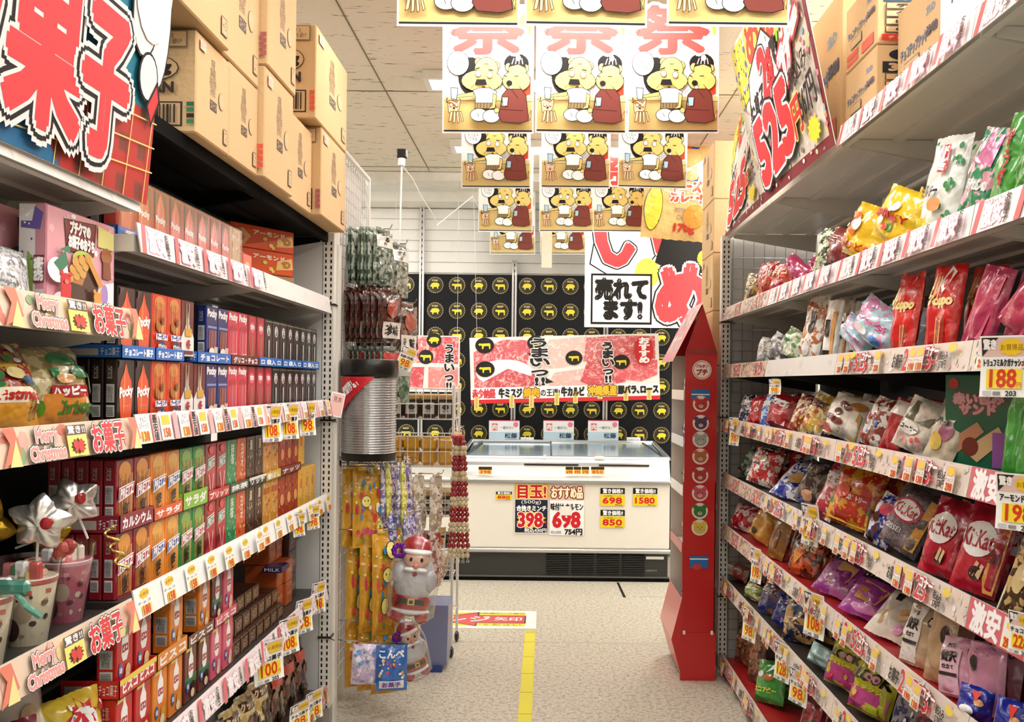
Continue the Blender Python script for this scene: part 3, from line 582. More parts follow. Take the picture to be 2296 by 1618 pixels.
XB += [('e', 97, 66, 6, 24, 'e4e4e2', 1), ('e', 88, 66, 7, 16, 'e4e4e2', 1), ('e', 82, 86, 9, 14, 'e4e4e2', 1), ('e', 92, 44, 5, 8, 'e4e4e2', 1), ('e', 91, 78, 11, 22, 'e4e4e2'), ('p', [(92, 34), (97, 44), (99, 38), (95, 28)], 'e0383c', 1), ('r', 80, 80, 100, 100, 'c8e0e8'),
       ('t', '菓', 30, 9, 57.5, 68, 'e8444a', 2.2, 'e4e4e2', 1.2, '191314', 2.6, 'e4e4e2', 4.4), ('t', '子', 59, 9, 79, 54, 'e8444a', 2.6, 'e4e4e2', 1.2, '191314', 2.6, 'e4e4e2', 4.4), ('t', 'お', 1, 16, 27, 78, 'e8444a', 2.2, 'e4e4e2', 1.2, '191314', 2.6, 'e4e4e2', 4.4)]
quad_banner('sweets_banner', (-.882, 1.22, 1.83), (-.882, 2.03, 1.83), (-.836, 2.03, 2.42), (-.836, 1.22, 2.42), XB, '2e7f96', 'large festive banner with fat red lettering standing on the near left shelf')
B525 = [('g', 260, 8, ['f4e07a', 'c8e0b0', '9cc0d8', 'f0b0b8', '8a8a8a', 'ffffff', 'e89090'], 1, 2, 99, 98, 1.5), ('p', [(0, 0), (100, 0), (100, 6), (0, 6)], '8a3038'), ('p', [(97, 0), (100, 0), (100, 100), (97, 100)], '8a2c34'), ('p', [(2, 60), (24, 64), (20, 98), (2, 98)], 'f4ee3c'), ('g', 26, 4, ['6a5aa0', 'f8f4a0', '4a4a80'], 2, 62, 22, 96, 1.6),
        ('p', [(22, 74), (66, 70), (76, 98), (24, 98)], '9ad04a'), ('t', 'めぼ!', 26, 76, 76, 99, 'e8402c', 1.6, 'f8f06a', 2.2), ('t', 'お得', 77, 84, 96, 98, 'e8402c', 1.2, 'ffffff', 1.6),
        ('p', [(14, 50), (22, 72), (50, 86), (64, 70), (60, 50), (40, 40), (20, 38)], 'ffffff', 1.4), ('T', 'お菓子', ((13, 40), (36, 46), (40, 62), (15, 57)), '1c1618', .5), ('T', '2', ((37, 47), (46, 50), (50, 78), (38, 76)), 'dc2c34', 2, 'ffffff', 1, '1c1618', 2), ('T', '袋', ((47, 50), (56, 54), (56, 74), (48, 70)), 'dc2c34', .8), ('t', 'で', 57, 60, 64, 74, '1c1618', 1.4),
        ('T', 'コナー', ((62, 42), (90, 58), (94, 82), (64, 62)), 'ffffff', 2.4, 'b82834', 2), ('T', '525', ((16, 8), (66, 16), (66, 50), (14, 42)), 'e0383e', 3.2, 'ffffff', 1.4, '17110f', 3), ('T', '円', ((68, 16), (78, 18), (78, 36), (68, 34)), 'e0383e', .8, 'f8e878', 1), ('T', '税込み', ((72, 38), (94, 44), (94, 54), (72, 50)), '1c1618', .25), ('T', '567円', ((78, 20), (97, 24), (96, 40), (78, 36)), '1c1618', .5), ('s', 88, 13, 7, 7, 12, 'f8e83c', .75)]
quad_banner('price_banner', (.882, 3.8, 2.19), (.882, 2.835, 2.19), (.745, 2.835, 2.82), (.745, 3.8, 2.82), B525, 'e8e2d6', 'large tilted price banner with fat red 525 digits on the top right shelf')
quad_banner('price_banner', (.895, 4.64, 2.19), (.88, 3.81, 2.19), (.86, 3.81, 2.74), (.93, 4.6, 2.70), B525, 'f4efe4', 'second price banner with red 525 digits behind the large tilted one')
TG = [('p', [(0, 1.5), (100, 1.5), (100, 25), (0, 25)], 'dcc07c'), ('r', 0, 0, 100, 1.2, '14110e'), ('l', [(0, 25), (100, 24)], .5, '2a2015'), ('p', [(0, 25), (100, 24), (100, 28), (0, 27.5)], 'e8d498'), ('g', 40, 3, ['9a9aa0'], 0, 60, 100, 74, .35), ('e', 30, 44, 14, 15, '17130f'), ('e', 82, 54, 14, 8, '17130f'), ('p', [(90, 28), (98, 30), (98, 44), (92, 42)], 'e84a28'),
      ('p', [(88, 98), (98, 88), (98, 76), (84, 84)], 'f4e04a'), ('t', '祭', 8, 62, 90, 99, 'f0504a', 1.6, 'ffffff', 2.4), ('l', [(2, 66), (12, 80), (0, 90)], .4, '2a2015'), ('e', 16, 54, 12, 9.5, 'ffffff', .5), ('t', 'うまい\nおつまみ\nですね', 8, 48, 24, 60, '2a2422')]
Y_, YD = 'ecd27a', 'e9b93a'
TG += [('e', 39, 55, 4, 3.2, Y_, .5), ('e', 59, 52, 4, 3.2, Y_, .5), ('e', 48, 49, 13, 9.5, Y_, .5), ('e', 43, 40, 23, 8.6, Y_, .5), ('e', 48, 47, 11.5, 8, Y_), ('e', 73, 51, 3.6, 3, Y_, .5), ('e', 92, 50, 3.6, 3, Y_, .5), ('e', 83, 47, 10, 8, Y_, .5), ('e', 82, 40, 15.5, 8.2, Y_, .5), ('e', 83, 46, 9, 6, Y_), ('p', [(73, 51), (76, 56), (84, 59), (91, 56), (93, 50), (84, 53)], '221c18'), ('e', 84, 58, 3, 2.4, 'e8e4e0', .4)]
for k in range(4): TG += [('l', [(77+k*4, 53.5), (79+k*3, 57.5)], .7, 'f0f0f0')]
TG += [('e', 39, 45.5, 3, 2.4, 'f8f8f4', .35), ('e', 52, 44.5, 3, 2.4, 'f8f8f4', .35), ('l', [(36, 49), (40, 50)], .9, '17130f'), ('l', [(51, 48.5), (55, 48)], .9, '17130f'), ('p', [(37, 41), (47, 41), (49, 36.5), (35, 36.5)], '17130f'), ('l', [(34, 36), (31, 34)], .4, '17130f'), ('l', [(50, 36), (53, 34)], .4, '17130f'), ('e', 45, 34, 2.2, 1.5, '5a2018'), ('l', [(46, 53), (50, 53)], .5, '17130f'), ('e', 74, 38, 3.4, 2.2, '17130f'), ('e', 76, 34.5, 2, 1.2, 'ffffff', .3), ('l', [(68, 44), (71, 43)], .7, '17130f'), ('l', [(80, 43.5), (84, 43.5)], .7, '17130f')]
for k in range(3): TG += [('l', [(63+k*2, 37-k*2), (60+k, 33-k*2)], .3, '3a2a15'), ('l', [(84+k*2, 37-k*2), (87+k*2, 33-k)], .3, '3a2a15')]
TG += [('p', [(14, 28), (14, 26), (34, 27.5), (34, 31)], Y_, .4), ('p', [(33, 32), (40, 34), (52, 34), (60, 31), (58, 26), (57, 22), (36, 22), (36, 27)], 'ffffff', .5), ('p', [(36, 22), (58, 22), (60, 17.5), (35, 17.5)], '9a8254', .4)]
for k in range(6): TG += [('l', [(38+k*3.6, 18), (38.6+k*3.6, 21.6)], .5, '5a4a2c')]
TG += [('e', 40, 12.5, 9.5, 4.8, 'ffffff', .5), ('e', 54, 11.5, 9.5, 5, 'ffffff', .5), ('l', [(38, 14), (40, 11)], .4, '333333'), ('p', [(56, 30), (60, 28), (58, 18), (50, 17), (55, 20)], Y_, .4), ('p', [(8, 34), (16, 33.5), (15, 24.5), (9, 25)], 'b8dcf0', .5),
       ('p', [(66, 28), (72, 33), (88, 33), (93, 28), (96, 8), (86, 6), (66, 7), (62, 12), (64, 18)], '7e3a30', .5), ('l', [(64, 17), (90, 16)], .4, '4a1a14'), ('l', [(76, 33), (84, 26)], .6, '5a2a1c'), ('e', 68, 21, 2.4, 2, Y_, .3), ('p', [(66, 26.5), (73, 26.5), (72, 19.5), (67, 19.5)], 'a8d4ec', .4), ('p', [(96, 12), (99, 16), (98, 8)], 'f0b070', .3), ('e', 60, 16, 2.6, 1.8, Y_, .3)]
TG += [('p', [(4, 26), (3, 22), (8, 24), (15, 22), (19, 25), (18, 17), (13, 13), (6, 14)], 'f4c8a0', .4)]+[('p', [(8+k*3.4, 15), (6+k*5, 5+abs(k-1.5)), (9+k*4.6, 6+abs(k-1.5)), (11+k*3, 15)], 'f4c8a0', .35) for k in range(4)]+[('e', 9, 20, 1.5, 1.2, 'ffffff', .3), ('e', 15, 20, 1.5, 1.2, 'ffffff', .3), ('e', 12, 17.5, 1.2, .9, '2a1a10'), ('t', '酒', 21, 20, 22, 21, 'f4c8a0')]
mbp = MB(); PW, PH = .364, .515
sheet(mbp, [('r', 1.6, 1.4, 98.4, 98.9, 'fbfaf6')]+[tuple(it) for it in TG[:0]], PW, PH, 'f4f4f2', 'paper', back='f2f0ea')
def inset(D): return D
draw(mbp, TG, lambda u, v, l: Vector(((u*.968+1.6-50)/100*PW, -.0006-.0005-l*.00016, (v*.975+1.4)/100*PH)), PW, PH, 'paper')
for x in (-.4, .4): mbp.tube([(x*PW, 0, PH-.01), (x*PW, 0, PH+.062)], .0009, 'e8e8e8', 'plas', 4)
POSTER = mbp.mesh('hanging_poster')
for r, (Y, ys, xs) in enumerate(((2.745, 60, (1027, 1313, 1632)), (3.68, 299, (1094, 1302, 1509)), (4.86, 422, (1112, 1290, 1462)), (6.17, 520, (1133, 1270, 1388)), (7.42, 570, (1149, 1262, 1372, 1472)))):
    for c, x in enumerate(xs):
        p = at(x, ys, Y); rn = ['front', 'second', 'middle', 'fourth', 'rear'][r]
        put('hanging_poster', POSTER, None, (p.x, Y, p.z), (0, (rnd.random()-.5)*.02, (rnd.random()-.5)*.04), f"hanging festival poster with two yellow cartoon animals, {rn} row, {ORD[c]} from left", 'poster', 'festival posters hung from the ceiling')
# red-lettered hanging signs at the back
signs_on(None, 'hanging_sign', 1310, 500, 1592, 736, 6.6, [('p', [(4, 60), (10, 100), (56, 100), (60, 74), (44, 50), (18, 50)], 'ffffff', 1.2), ('T', 'い', ((10, 58), (64, 62), (66, 106), (8, 104)), 'e8484c', 2.5, 'ffffff', 1, '17130f', 2.2), ('e', 50, 52, 10, 14, 'f8ea5a'), ('r', 5, 3, 54, 51, '17130f'), ('r', 6.5, 5, 52.5, 49, 'ffffff'), ('t', '売れて\nます!', 9, 8, 50, 46, '17130f', 1.6),
   ('p', [(56, 62), (64, 94), (98, 98), (99, 52), (70, 54)], '1b1918'), ('e', 95, 66, 5, 8, 'f4e43a'), ('t', 'め', 60, 4, 98, 58, 'e8484c', 4.5, 'ffffff', 1.6, '17130f', 3)], 'ffffff', 'white hanging sign with huge red characters and boxed black text, over the freezer', 'sign', hang=.3)
signs_on(None, 'hanging_sign', 1530, 448, 1592, 640, 6.9, [('t', '凍', 8, 52, 96, 96, '17130f', 3, 'ffffff', 2.5), ('t', '冷', 8, 2, 96, 46, '17130f', 3, 'ffffff', 2.5)], '1b1918', 'black hanging sign with white-edged characters behind the white one', 'sign', hang=.2)
# oversized crisp bag balloon
def pillow(mb, W, Hh, T, c, fin, D=None, c2=None, seed=0, crimp=.035, wr=.004, nu=16, nv=24, back=None, pinch=.04, wave=1, sub=4):
    """foil bag: origin bottom centre, front towards -y, crimped seals at both ends"""
    sd = Vector((seed*7.3, seed*1.7, 0))
    def th(u, v):
        e = min(max((v-crimp)/(1-2*crimp), 0), 1); a = max(0, 1-abs(2*u-1)**3); b = math.sin(math.pi*e)**.45 if 0 < e < 1 else 0
        return T/2*a**.55*b
    def pt(u, v, sgn, off=0):
        n = noise.noise(Vector((u*3.2, v*3.6, sgn*3))+sd)*wr*2.2+noise.noise(Vector((u*9, v*9, sgn*2))+sd)*wr*.35
        t = th(u, v); k = min(1, t/(T*.12+1e-9)); x = (u-.5)*W*(1-pinch*(t/(T/2)))
        zz = v*Hh
        if v < .02 or v > .98: zz += (.5 if int(round(u*nu)) % 2 else -.5)*Hh*.008
        y = sgn*(t+n*k)+wave*.004*math.sin(u*9+seed)*(1-k)
        return Vector((x, y+sgn*off, zz))
    mb.grid(lambda a, b: pt(a, b, -1), nu, nv, c, fin, c2); mb.grid(lambda a, b: pt(a, b, 1, .0006), nu, nv, back or c, fin, c2, flip=True)
    if D: draw(mb, D, lambda u, v, l: pt(u/100, v/100, -1, .0034+l*.0005), W, Hh, 'film' if fin in ('busy', 'film', 'foil') else fin, sub)
mb = MB(); pillow(mb, .47, .62, .16, 'e9c07a', 'film', [('p', [(8, 66), (60, 74), (96, 96), (96, 60), (60, 50), (8, 50)], 'f2ead8'), ('p', [(50, 60), (62, 98), (80, 98), (70, 60)], '2a4ea0'), ('p', [(30, 66), (40, 98), (62, 98), (52, 62)], 'd8342c'), ('p', [(78, 50), (80, 98), (94, 98), (94, 60)], 'd8402c'), ('t', 'チーズ\nカレー!', 34, 38, 78, 60, 'e85a2c', 1, 'ffffff', 1), ('t', 'POTATO\nCHIPS', 42, 20, 66, 32, '8888a0'), ('t', '170g', 44, 6, 72, 16, 'c83a28', .8), ('e', 12, 30, 11, 22, 'f4e04a', .6), ('e', 70, 24, 16, 12, 'd8943a')], seed=4, wr=.012)
p = at(1515, 538, 6.0); put('snack_bag_balloon', mb.mesh('b', True), None, p, (.05, .06, .1), 'oversized crisp bag reading 170g hanging among the posters', 'bag')
mb = MB(); pillow(mb, .34, .7, .1, 'c8322c', 'film', [('p', [(30, 0), (60, 0), (90, 98), (62, 98)], '24408c')], seed=6, wr=.01)
p = at(1558, 425, 6.3); put('snack_bag_balloon', mb.mesh('b', True), None, p, (0, .2, .1), 'red and blue shiny bag hanging behind the oversized crisp bag', 'bag')
mb = MB(); p = at(901, 355, 5.1); mb.rbox(-.028, -.02, 0, .028, .02, .05, '16140f', 'plas', .006); mb.tube([(0, 0, .0), (0, 0, -.02)], .012, '16140f', 'plas', 8); mb.tube([(0, 0, 0), (-.002, 0, -.04)], .02, 'eeeeee', 'plas', 8); put('ceiling_hook_head', mb, None, p, label='black clamp at the top of the white pole near the ceiling', cat='clamp')
mb = MB(); q = at(893, 655, 5.1)-p; mb.tube([(0, 0, -.045), q], .0055, 'e8e8e6', 'plas', 6); put('white_pole', mb, None, p, label='thin white pole hanging below the black ceiling clamp', cat='pole')
mb = MB(); pts = [at(x, y, 5.1+k*.14)-p for k, (x, y) in enumerate(((903, 372), (925, 400), (945, 440), (972, 482), (978, 506), (1010, 480), (1045, 452), (1060, 440), (1072, 462)))]; mb.tube(pts, .003, 'f2f2f0', 'plas', 5)
put('ceiling_wire', mb, None, p, label='loose white cord sagging from the ceiling clamp towards the posters', cat='cord')
signs_on(None, 'paper_strip', 1214, 520, 1238, 600, 7.2, [('g', 12, 2, ['c8bca0'], 5, 5, 95, 95, 8)], 'd8cdb6', 'beige paper strip hanging between the rear posters', 'paper strip', hang=.4)
# ---------------------------------------------------------------- products: builders
_pm = {}
def boxmesh(key, w, d, h, base, D, side=(), fin='gloss', top=None):
    """carton, front at local -y, origin bottom centre of the front face"""
    if key in _pm: return _pm[key]
    mb = MB(); mb.rbox(-w/2, 0, 0, w/2, d, h, base, fin, min(.0025, w*.05))
    draw(mb, D, lambda u, v, l: Vector(((u/100-.5)*w*.97, -.0001-l*.0004, .0015+v/100*h*.98)), w, h, fin)
    if side:
        draw(mb, side, lambda u, v, l: Vector((-w/2-.0001-l*.0004, (1-u/100)*d, .0015+v/100*h*.98)), d, h, fin)
        draw(mb, side, lambda u, v, l: Vector((w/2+.0001+l*.0004, u/100*d, .0015+v/100*h*.98)), d, h, fin)
    if top: draw(mb, top, lambda u, v, l: Vector(((u/100-.5)*w*.97, v/100*d, h+.0001+l*.0004)), w, d, fin)
    _pm[key] = mb.mesh(key); return _pm[key]
def bagmesh(key, w, h, T, c, fin, D, c2=None, **kw):
    if key in _pm: return _pm[key]
    mb = MB(); pillow(mb, w, h, T, c, fin, D, c2, **kw); _pm[key] = mb.mesh(key, {'film', 'busy', 'foil', 'fine'}); return _pm[key]
LR = math.pi/2
barcode = [('r', 18, 12, 82, 30, 'e8e8e8'), ('r', 18, 34, 82, 62, 'c9c9c9')]+[('r', 24, 14+k*2.4, 76, 15+k*2.4, '555555') for k in range(6)]+[('t', '栄養成分\n表示値', 24, 36, 76, 60, '444444'), ('t', '注意', 30, 70, 70, 90, 'b8b8b8')]
def nuts(c, n, seed, x0=8, x1=92, y0=60, y1=95, r=9): 
    rr = random.Random(seed); return [('e', rr.uniform(x0, x1), rr.uniform(y0, y1), r, r*.8, rr.choice(c)) for _ in range(n)]
def sticks(c, n, x0, x1, y0, y1, w=1.6): return [('p', [(x0+(x1-x0)*k/n, y0), (x0+(x1-x0)*k/n+w*2.4, y0), (x0+(x1-x0)*(k+.4)/n+w*2.4, y1), (x0+(x1-x0)*(k+.4)/n, y1)], c[k % len(c)]) for k in range(n)]
ST = {}   # stick biscuit cartons: key -> (base, front design, words)
ST['choco'] = ('241612', [('p', [(50, 96), (38, 80), (18, 66), (12, 40), (18, 14), (26, 1), (74, 1), (82, 14), (88, 40), (82, 66), (62, 80)], 'e8582f'), ('p', [(44, 92), (36, 74), (30, 40), (36, 10), (44, 40)], 'f28a4a'), ('T', 'Pocky', ((12, 36), (88, 42), (88, 60), (12, 56)), 'ffffff', 1.2), ('t', '・・・・', 30, 26, 70, 30, 'f8c8a0'), ('p', [(6, 98), (30, 98), (6, 84)], '4a4440')], 'brown carton with orange flame shape')
ST['almond'] = ('e2472c', [('e', 50, 86, 34, 12, 'e89a4a')]+sticks(['e0a05a', 'c88440', 'f0b870'], 8, 10, 84, 40, 88)+nuts(['b87838', 'd89a58', '8a5028'], 6, 2, 20, 80, 40, 60, 10)+[('r', 10, 24, 90, 34, 'ffffff'), ('T', 'アーモンド', ((14, 24), (86, 26), (86, 34), (14, 33)), '2a4a9c', .6), ('e', 50, 14, 26, 8, '2a3a6c'), ('t', 'クラッシュ', 22, 10, 78, 17, 'ffffff', .6)], 'orange almond stick carton')
ST['white'] = ('6a2420', [('p', [(0, 0), (100, 0), (100, 34), (60, 60), (50, 90), (40, 60), (0, 34)], 'f8f4f0')]+sticks(['5a2a1c', 'e8c8a0'], 5, 24, 70, 46, 96)+[('r', 24, 36, 76, 50, 'd8a83c'), ('t', '冬', 34, 14, 66, 30, 'b8343a', 1), ('r', 14, 4, 86, 10, '7a3028')], 'brown and white winter stick carton')
ST['navy'] = ('1c2c6e', [('t', 'Pocky', 8, 76, 92, 94, 'ffffff', 1.4), ('r', 8, 58, 92, 62, '8a9ad0')]+sticks(['e88a3c', 'c86424', 'f0a858'], 6, 20, 78, 18, 54)+[('e', 40, 12, 26, 8, 'f0e8dc'), ('r', 60, 6, 92, 22, 'd8c8b0')], 'navy blue stick carton')
ST['pink'] = ('d83a50', [('t', 'Pocky', 8, 78, 92, 95, 'ffffff', 1.4), ('e', 50, 64, 40, 8, 'b82840')]+sticks(['f49aa0', 'e86a7c', 'fac8c8'], 6, 12, 84, 6, 60)+[('t', 'いちご', 20, 6, 80, 14, 'ffffff', .5)], 'pink strawberry stick carton')
ST['dred'] = ('8a1a26', [('p', [(16, 98), (84, 98), (90, 50), (70, 4), (30, 4), (10, 50)], 'c8304a'), ('e', 50, 74, 26, 12, 'f07080'), ('t', 'TOPPO', 26, 70, 74, 79, 'ffffff', .8)]+sticks(['e8b878', '6a3020'], 4, 34, 60, 8, 56), 'dark red rounded stick carton')
ST['black'] = ('1b1817', [('e', 50, 74, 22, 13, 'f4f0ec'), ('t', 'ト\nッ\nポ', 40, 64, 60, 84, '2a2020', .6), ('e', 50, 40, 12, 14, '3a3430'), ('p', [(44, 52), (58, 52), (54, 8), (46, 8)], 'e8e4e0'), ('r', 0, 94, 100, 96, 'a89878'), ('r', 8, 2, 92, 3, '888078')], 'black carton with white oval')
def pretz(base, bulb, txt, words, sub='サラダ'): return (base, [('e', 50, 82, 36, 15, bulb)]+sticks([bulb, 'e8b050', 'f4cc7c'], 9, 14, 88, 4, 78)+[('p', [(4, 36), (92, 46), (96, 64), (6, 58)], 'ffffff'), ('p', [(6, 38), (90, 48), (93, 62), (8, 56)], txt), ('T', 'PRETZ', ((12, 40), (86, 48), (88, 60), (14, 55)), 'ffffff', .8), ('T', sub, ((30, 6), (60, 10), (62, 34), (32, 32)), '2a2018', .8), ('r', 0, 0, 100, 3, base)], words)
ST['pzred'] = pretz('8e1c28', 'e89c40', 'b83050', 'dark red salted stick carton', 'お\nさ\nつ'); ST['pzorange'] = pretz('f08c28', 'f4b858', '24409c', 'orange salted stick carton', '香\nば\nし'); ST['pzgreen'] = pretz('2e8c44', '8ab84a', 'c8344c', 'green salted stick carton', '野\n菜')
ST['xtree'] = ('c42c34', [('p', [(10, 98), (40, 60), (10, 50), (40, 20), (10, 2), (0, 2), (0, 98)], '7a1820'), ('p', [(20, 48), (84, 56), (86, 76), (22, 70)], 'f4f4f0'), ('p', [(22, 50), (82, 58), (84, 74), (24, 68)], '2e8c58'), ('T', 'PRETZ', ((26, 53), (80, 60), (82, 71), (28, 66)), 'ffffff', .6), ('e', 50, 88, 20, 8, 'e8505a'), ('l', [(30, 40), (50, 2)], 2, 'ffffff'), ('l', [(70, 40), (58, 2)], 2, 'ffffff')], 'red and green festive stick carton')
ST['green'] = ('2c9058', [('g', 26, 5, ['5ab87c', '8ad0a0', 'e8f0d8'], 6, 4, 94, 70, 8), ('t', '抹\n茶', 34, 50, 70, 92, 'e8f4e0', .6)], 'plain green carton'); ST['orange'] = ('e0602c', [('g', 22, 6, ['f09050', 'c83c20', 'f8c890'], 6, 4, 94, 94, 9), ('t', 'カ\nカ\nオ', 36, 40, 66, 90, 'fff0d8', .6)], 'orange-red carton')
ST['brown'] = ('4a2c1e', [('g', 24, 7, ['8a6444', '2c1a12', 'b89064'], 6, 4, 94, 94, 8), ('t', '濃\nい', 34, 50, 66, 92, 'e8d8b8', .5)], 'dark brown carton'); ST['amber'] = ('d89838', [('g', 26, 8, ['f0c868', 'a86420', 'f8e09c'], 6, 4, 94, 94, 9), ('r', 10, 70, 90, 84, 'b8541c')], 'amber coloured carton')
ST['rust'] = ('a8381c', [('g', 22, 9, ['d8683c', '7a2010', 'e88a50'], 6, 4, 94, 94, 9), ('e', 50, 40, 26, 14, 'e8a060')], 'rust red carton'); ST['yellow'] = ('f0b838', [('e', 50, 60, 24, 14, 'd88820'), ('g', 10, 3, ['2a1c10', 'f8dc80'], 10, 8, 90, 92, 5), ('t', 'コ\nー\nン', 60, 10, 84, 44, '6a3a10')], 'yellow carton')
def bisco(base, lab, w2='e8c890'): return (base, [('p', [(28, 50), (30, 76), (42, 86), (44, 96), (56, 96), (58, 86), (70, 76), (72, 50), (62, 40), (38, 40)], 'ffffff'), ('t', 'ビスコ', 34, 54, 66, 66, 'b81c20', 1.2), ('e', 22, 28, 13, 11, '2f6cb8'), ('t', '乳酸', 14, 24, 30, 32, 'ffffff', .4), ('e', 66, 22, 16, 11, w2), ('e', 60, 12, 16, 8, 'f4e4b8'), ('r', 0, 92, 40, 99, 'f0d860')], lab)
ST['bred'] = bisco('c81e22', 'red cream biscuit carton'); ST['borange'] = bisco('e8862a', 'orange cream biscuit carton', 'e0a850'); ST['bbrown'] = bisco('6a3026', 'brown cocoa biscuit carton', '3a2018'); ST['bpink'] = bisco('e0607c', 'pink strawberry biscuit carton', 'f4c0b8')
ST['bbrown'][1].insert(0, ('r', 0, 28, 100, 44, '3a7a48'))
def stick(key, w=.086, d=.028, h=.148): return boxmesh('carton_'+key+str(h), w, d, h, ST[key][0], ST[key][1], barcode)
rowcount = {}
def stock(name, me, loc, rot, base, where, cat, group, copies=0, dx=.03, sgn=-1):
    k = (base, where); rowcount[k] = rowcount.get(k, 0)+1; n = rowcount[k]
    pend.append((name, me, loc, rot, base, where, cat, group, n))
    for q in range(copies):
        pass
pend = []
def flush():
    for name, me, loc, rot, base, where, cat, group, n in pend:
        tot = rowcount[(base, where)]
        lab = f"{base}, {where}" if tot == 1 else f"{base}, {ORD[n-1]} of {tot} {where}" if tot < 21 else f"{base}, {where}"
        put(name, me, None, loc, rot, lab, cat, group)
    pend.clear(); rowcount.clear()
G_ = 'stick biscuit cartons on the left shelves'
def row(seq, y0, pitch, z, where, x=-.945, w=.086, d=.028, h=.148, deep=0, gaps=()):
    y = y0
    for k in seq:
        if k:
            me = stick(k, w, d, h); stock('snack_carton', me, (x, y+pitch/2, z), (0, 0, LR), ST[k][2], where, 'box', G_)
        y += pitch
zB, zC, zD, zA = 1.3445, .9575, .5865, 1.7655
sB = ['choco']*2+['almond']*2+['white']*2+['navy']*2+['pink']*2+['dred']*3+['black']*7
row(sB, 2.035, .0888, zB, 'below the blue trays')
row(['choco']*2+['almond']*2+['white', None, 'navy', 'navy']+['pink']*2+['dred']*2+['black']*8, 2.035, .0888, zB+.1625, 'above the blue trays')
sC = ['pzred']*2+['pzorange']*2+['pzgreen']*2+['xtree']*2+['green', 'orange', 'brown', 'brown', 'amber', 'amber', 'rust', 'rust', 'rust', 'yellow', 'yellow', 'yellow']
row(sC, 2.035, .0888, zC, 'bottom row above the white price strip'); row(sC[:17]+['yellow', None, None], 2.035, .0888, zC+.1625, 'upper row above the white price strip')
# biscuits
row(['bred', 'bred', None, 'borange', None, 'borange', 'bbrown', 'bpink'], 2.04, .098, zD+.165, 'in the upper tier of biscuits', w=.082, d=.045, h=.15)
row(['bred', 'bred', 'borange', 'borange', 'bbrown', 'bbrown', 'bpink', 'bpink'], 2.04, .098, zD, 'in the lower tier of biscuits', w=.082, d=.045, h=.15)
flush()
# deep stacks behind the first carton of each row (their narrow sides face the aisle end)
for z, c, nm in ((zB, 'choco', 'brown stick carton with pale side label'), (zB+.1625, 'choco', 'brown stick carton with pale side label, upper'), (zC, 'pzred', 'dark red stick carton with pale side label'), (zC+.1625, 'pzred', 'dark red stick carton with pale side label, upper')):
    for q in range(1, 5):
        put('snack_carton', stick(c), None, (-.945-q*.031, 2.035+.0444, z), (0, 0, LR), f"{nm}{'' if 'upper' in nm else ', lower'} row, {ORD[q-1]} behind front one", 'box', 'cartons stacked behind the front row')
# display trays (shallow printed card trays) between the tiers
def tray(y0, y1, z, c, txt, look, x=-.94, h=.03, c2=None, sd='L'):
    w = y1-y0-.003; mb = MB(); mb.box(-w/2, 0, 0, w/2, .0018, h, c, 'gloss'); mb.box(-w/2, 0, 0, w/2, .13, .0015, c, 'gloss'); mb.box(-w/2, 0, 0, -w/2+.0018, .13, h, c, 'gloss'); mb.box(w/2-.0018, 0, 0, w/2, .13, h, c, 'gloss')
    D = [('t', txt, 8, 22, 92, 78, 'ffffff', 4)]+([('r', 0, 70, 100, 100, c2)] if c2 else [])
    draw(mb, D, lambda u, v, l: Vector(((u/100-.5)*w, -l*.0004, v/100*h)), w, h, 'gloss')
    draw(mb, [('r', 6, 20, 60, 70, 'b8b0a8'), ('t', 'チョコ菓子', 64, 20, 96, 80, 'ffffff')], lambda u, v, l: Vector((-w/2-l*.0004, .13-u/100*.13, v/100*h)), .13, h, 'gloss')
    put('display_tray', mb, None, (x+.006, (y0+y1)/2, z), (0, 0, LR), look, 'tray', 'printed card trays between the carton rows')
yy = lambda i: 2.033+i*.0888
zt = zB+.1485
for a, b, t_, l in ((0, 2, 'チョコレート菓子', 'nearest'), (2, 4, 'チョコレート菓子', 'second'), (5, 8, 'チョコレート', 'third')): tray(yy(a), yy(b), zt, '1f6fc8', t_, f'blue card tray with white writing, {l} on the second shelf')
tray(yy(8), yy(11), zt, '6a241e', 'グリコ・チョコ', 'brown card tray between the blue trays')
for k, (a, b) in enumerate(((11, 14), (14, 17), (17, 20))): tray(yy(a), yy(b), zt, '1f6fc8', 'ロ 袋入 ロ', f'small blue card tray under black cartons, {ORD[k]} of three')
zt = zC+.1485
tray(yy(0), yy(2), zt, '8e1c34', 'カルシウム', 'dark red card tray under the salted stick cartons', h=.04); tray(yy(2), yy(4), zt, 'e8602c', 'サラダ', 'orange-red card tray under salted stick cartons'); tray(yy(4), yy(6), zt, '8ac83a', 'サラダ', 'lime green card tray under salted stick cartons', h=.045); tray(yy(6), yy(8), zt, 'c8242c', 'プリッツ', 'bright red card tray under festive cartons'); tray(yy(8), yy(10), zt, '1d4a30', '抹茶', 'dark green card tray on the third shelf'); tray(yy(10), yy(12), zt, '18161a', 'リッチ', 'black card tray on the third shelf', c2='f4f4f4'); tray(yy(12), yy(14), zt, 'd8b848', '香ばし', 'yellow card tray on the third shelf'); tray(yy(14), yy(17), zt, '7a2014', 'ナッツ', 'rust coloured card tray on the third shelf')
tray(2.04, 2.236, zD+.1505, 'd02428', 'ビスコ ビスコ', 'red card tray between biscuit tiers', h=.042, c2='f0dc50'); tray(2.24, 2.43, zD+.1505, 'e89030', 'ビスコ', 'orange card tray between biscuit tiers', h=.04); tray(2.434, 2.626, zD+.1505, '7a4630', 'ビスコ', 'brown card tray between biscuit tiers'); tray(2.63, 2.82, zD+.1505, 'e0687c', 'ビスコ', 'pink card tray between biscuit tiers')
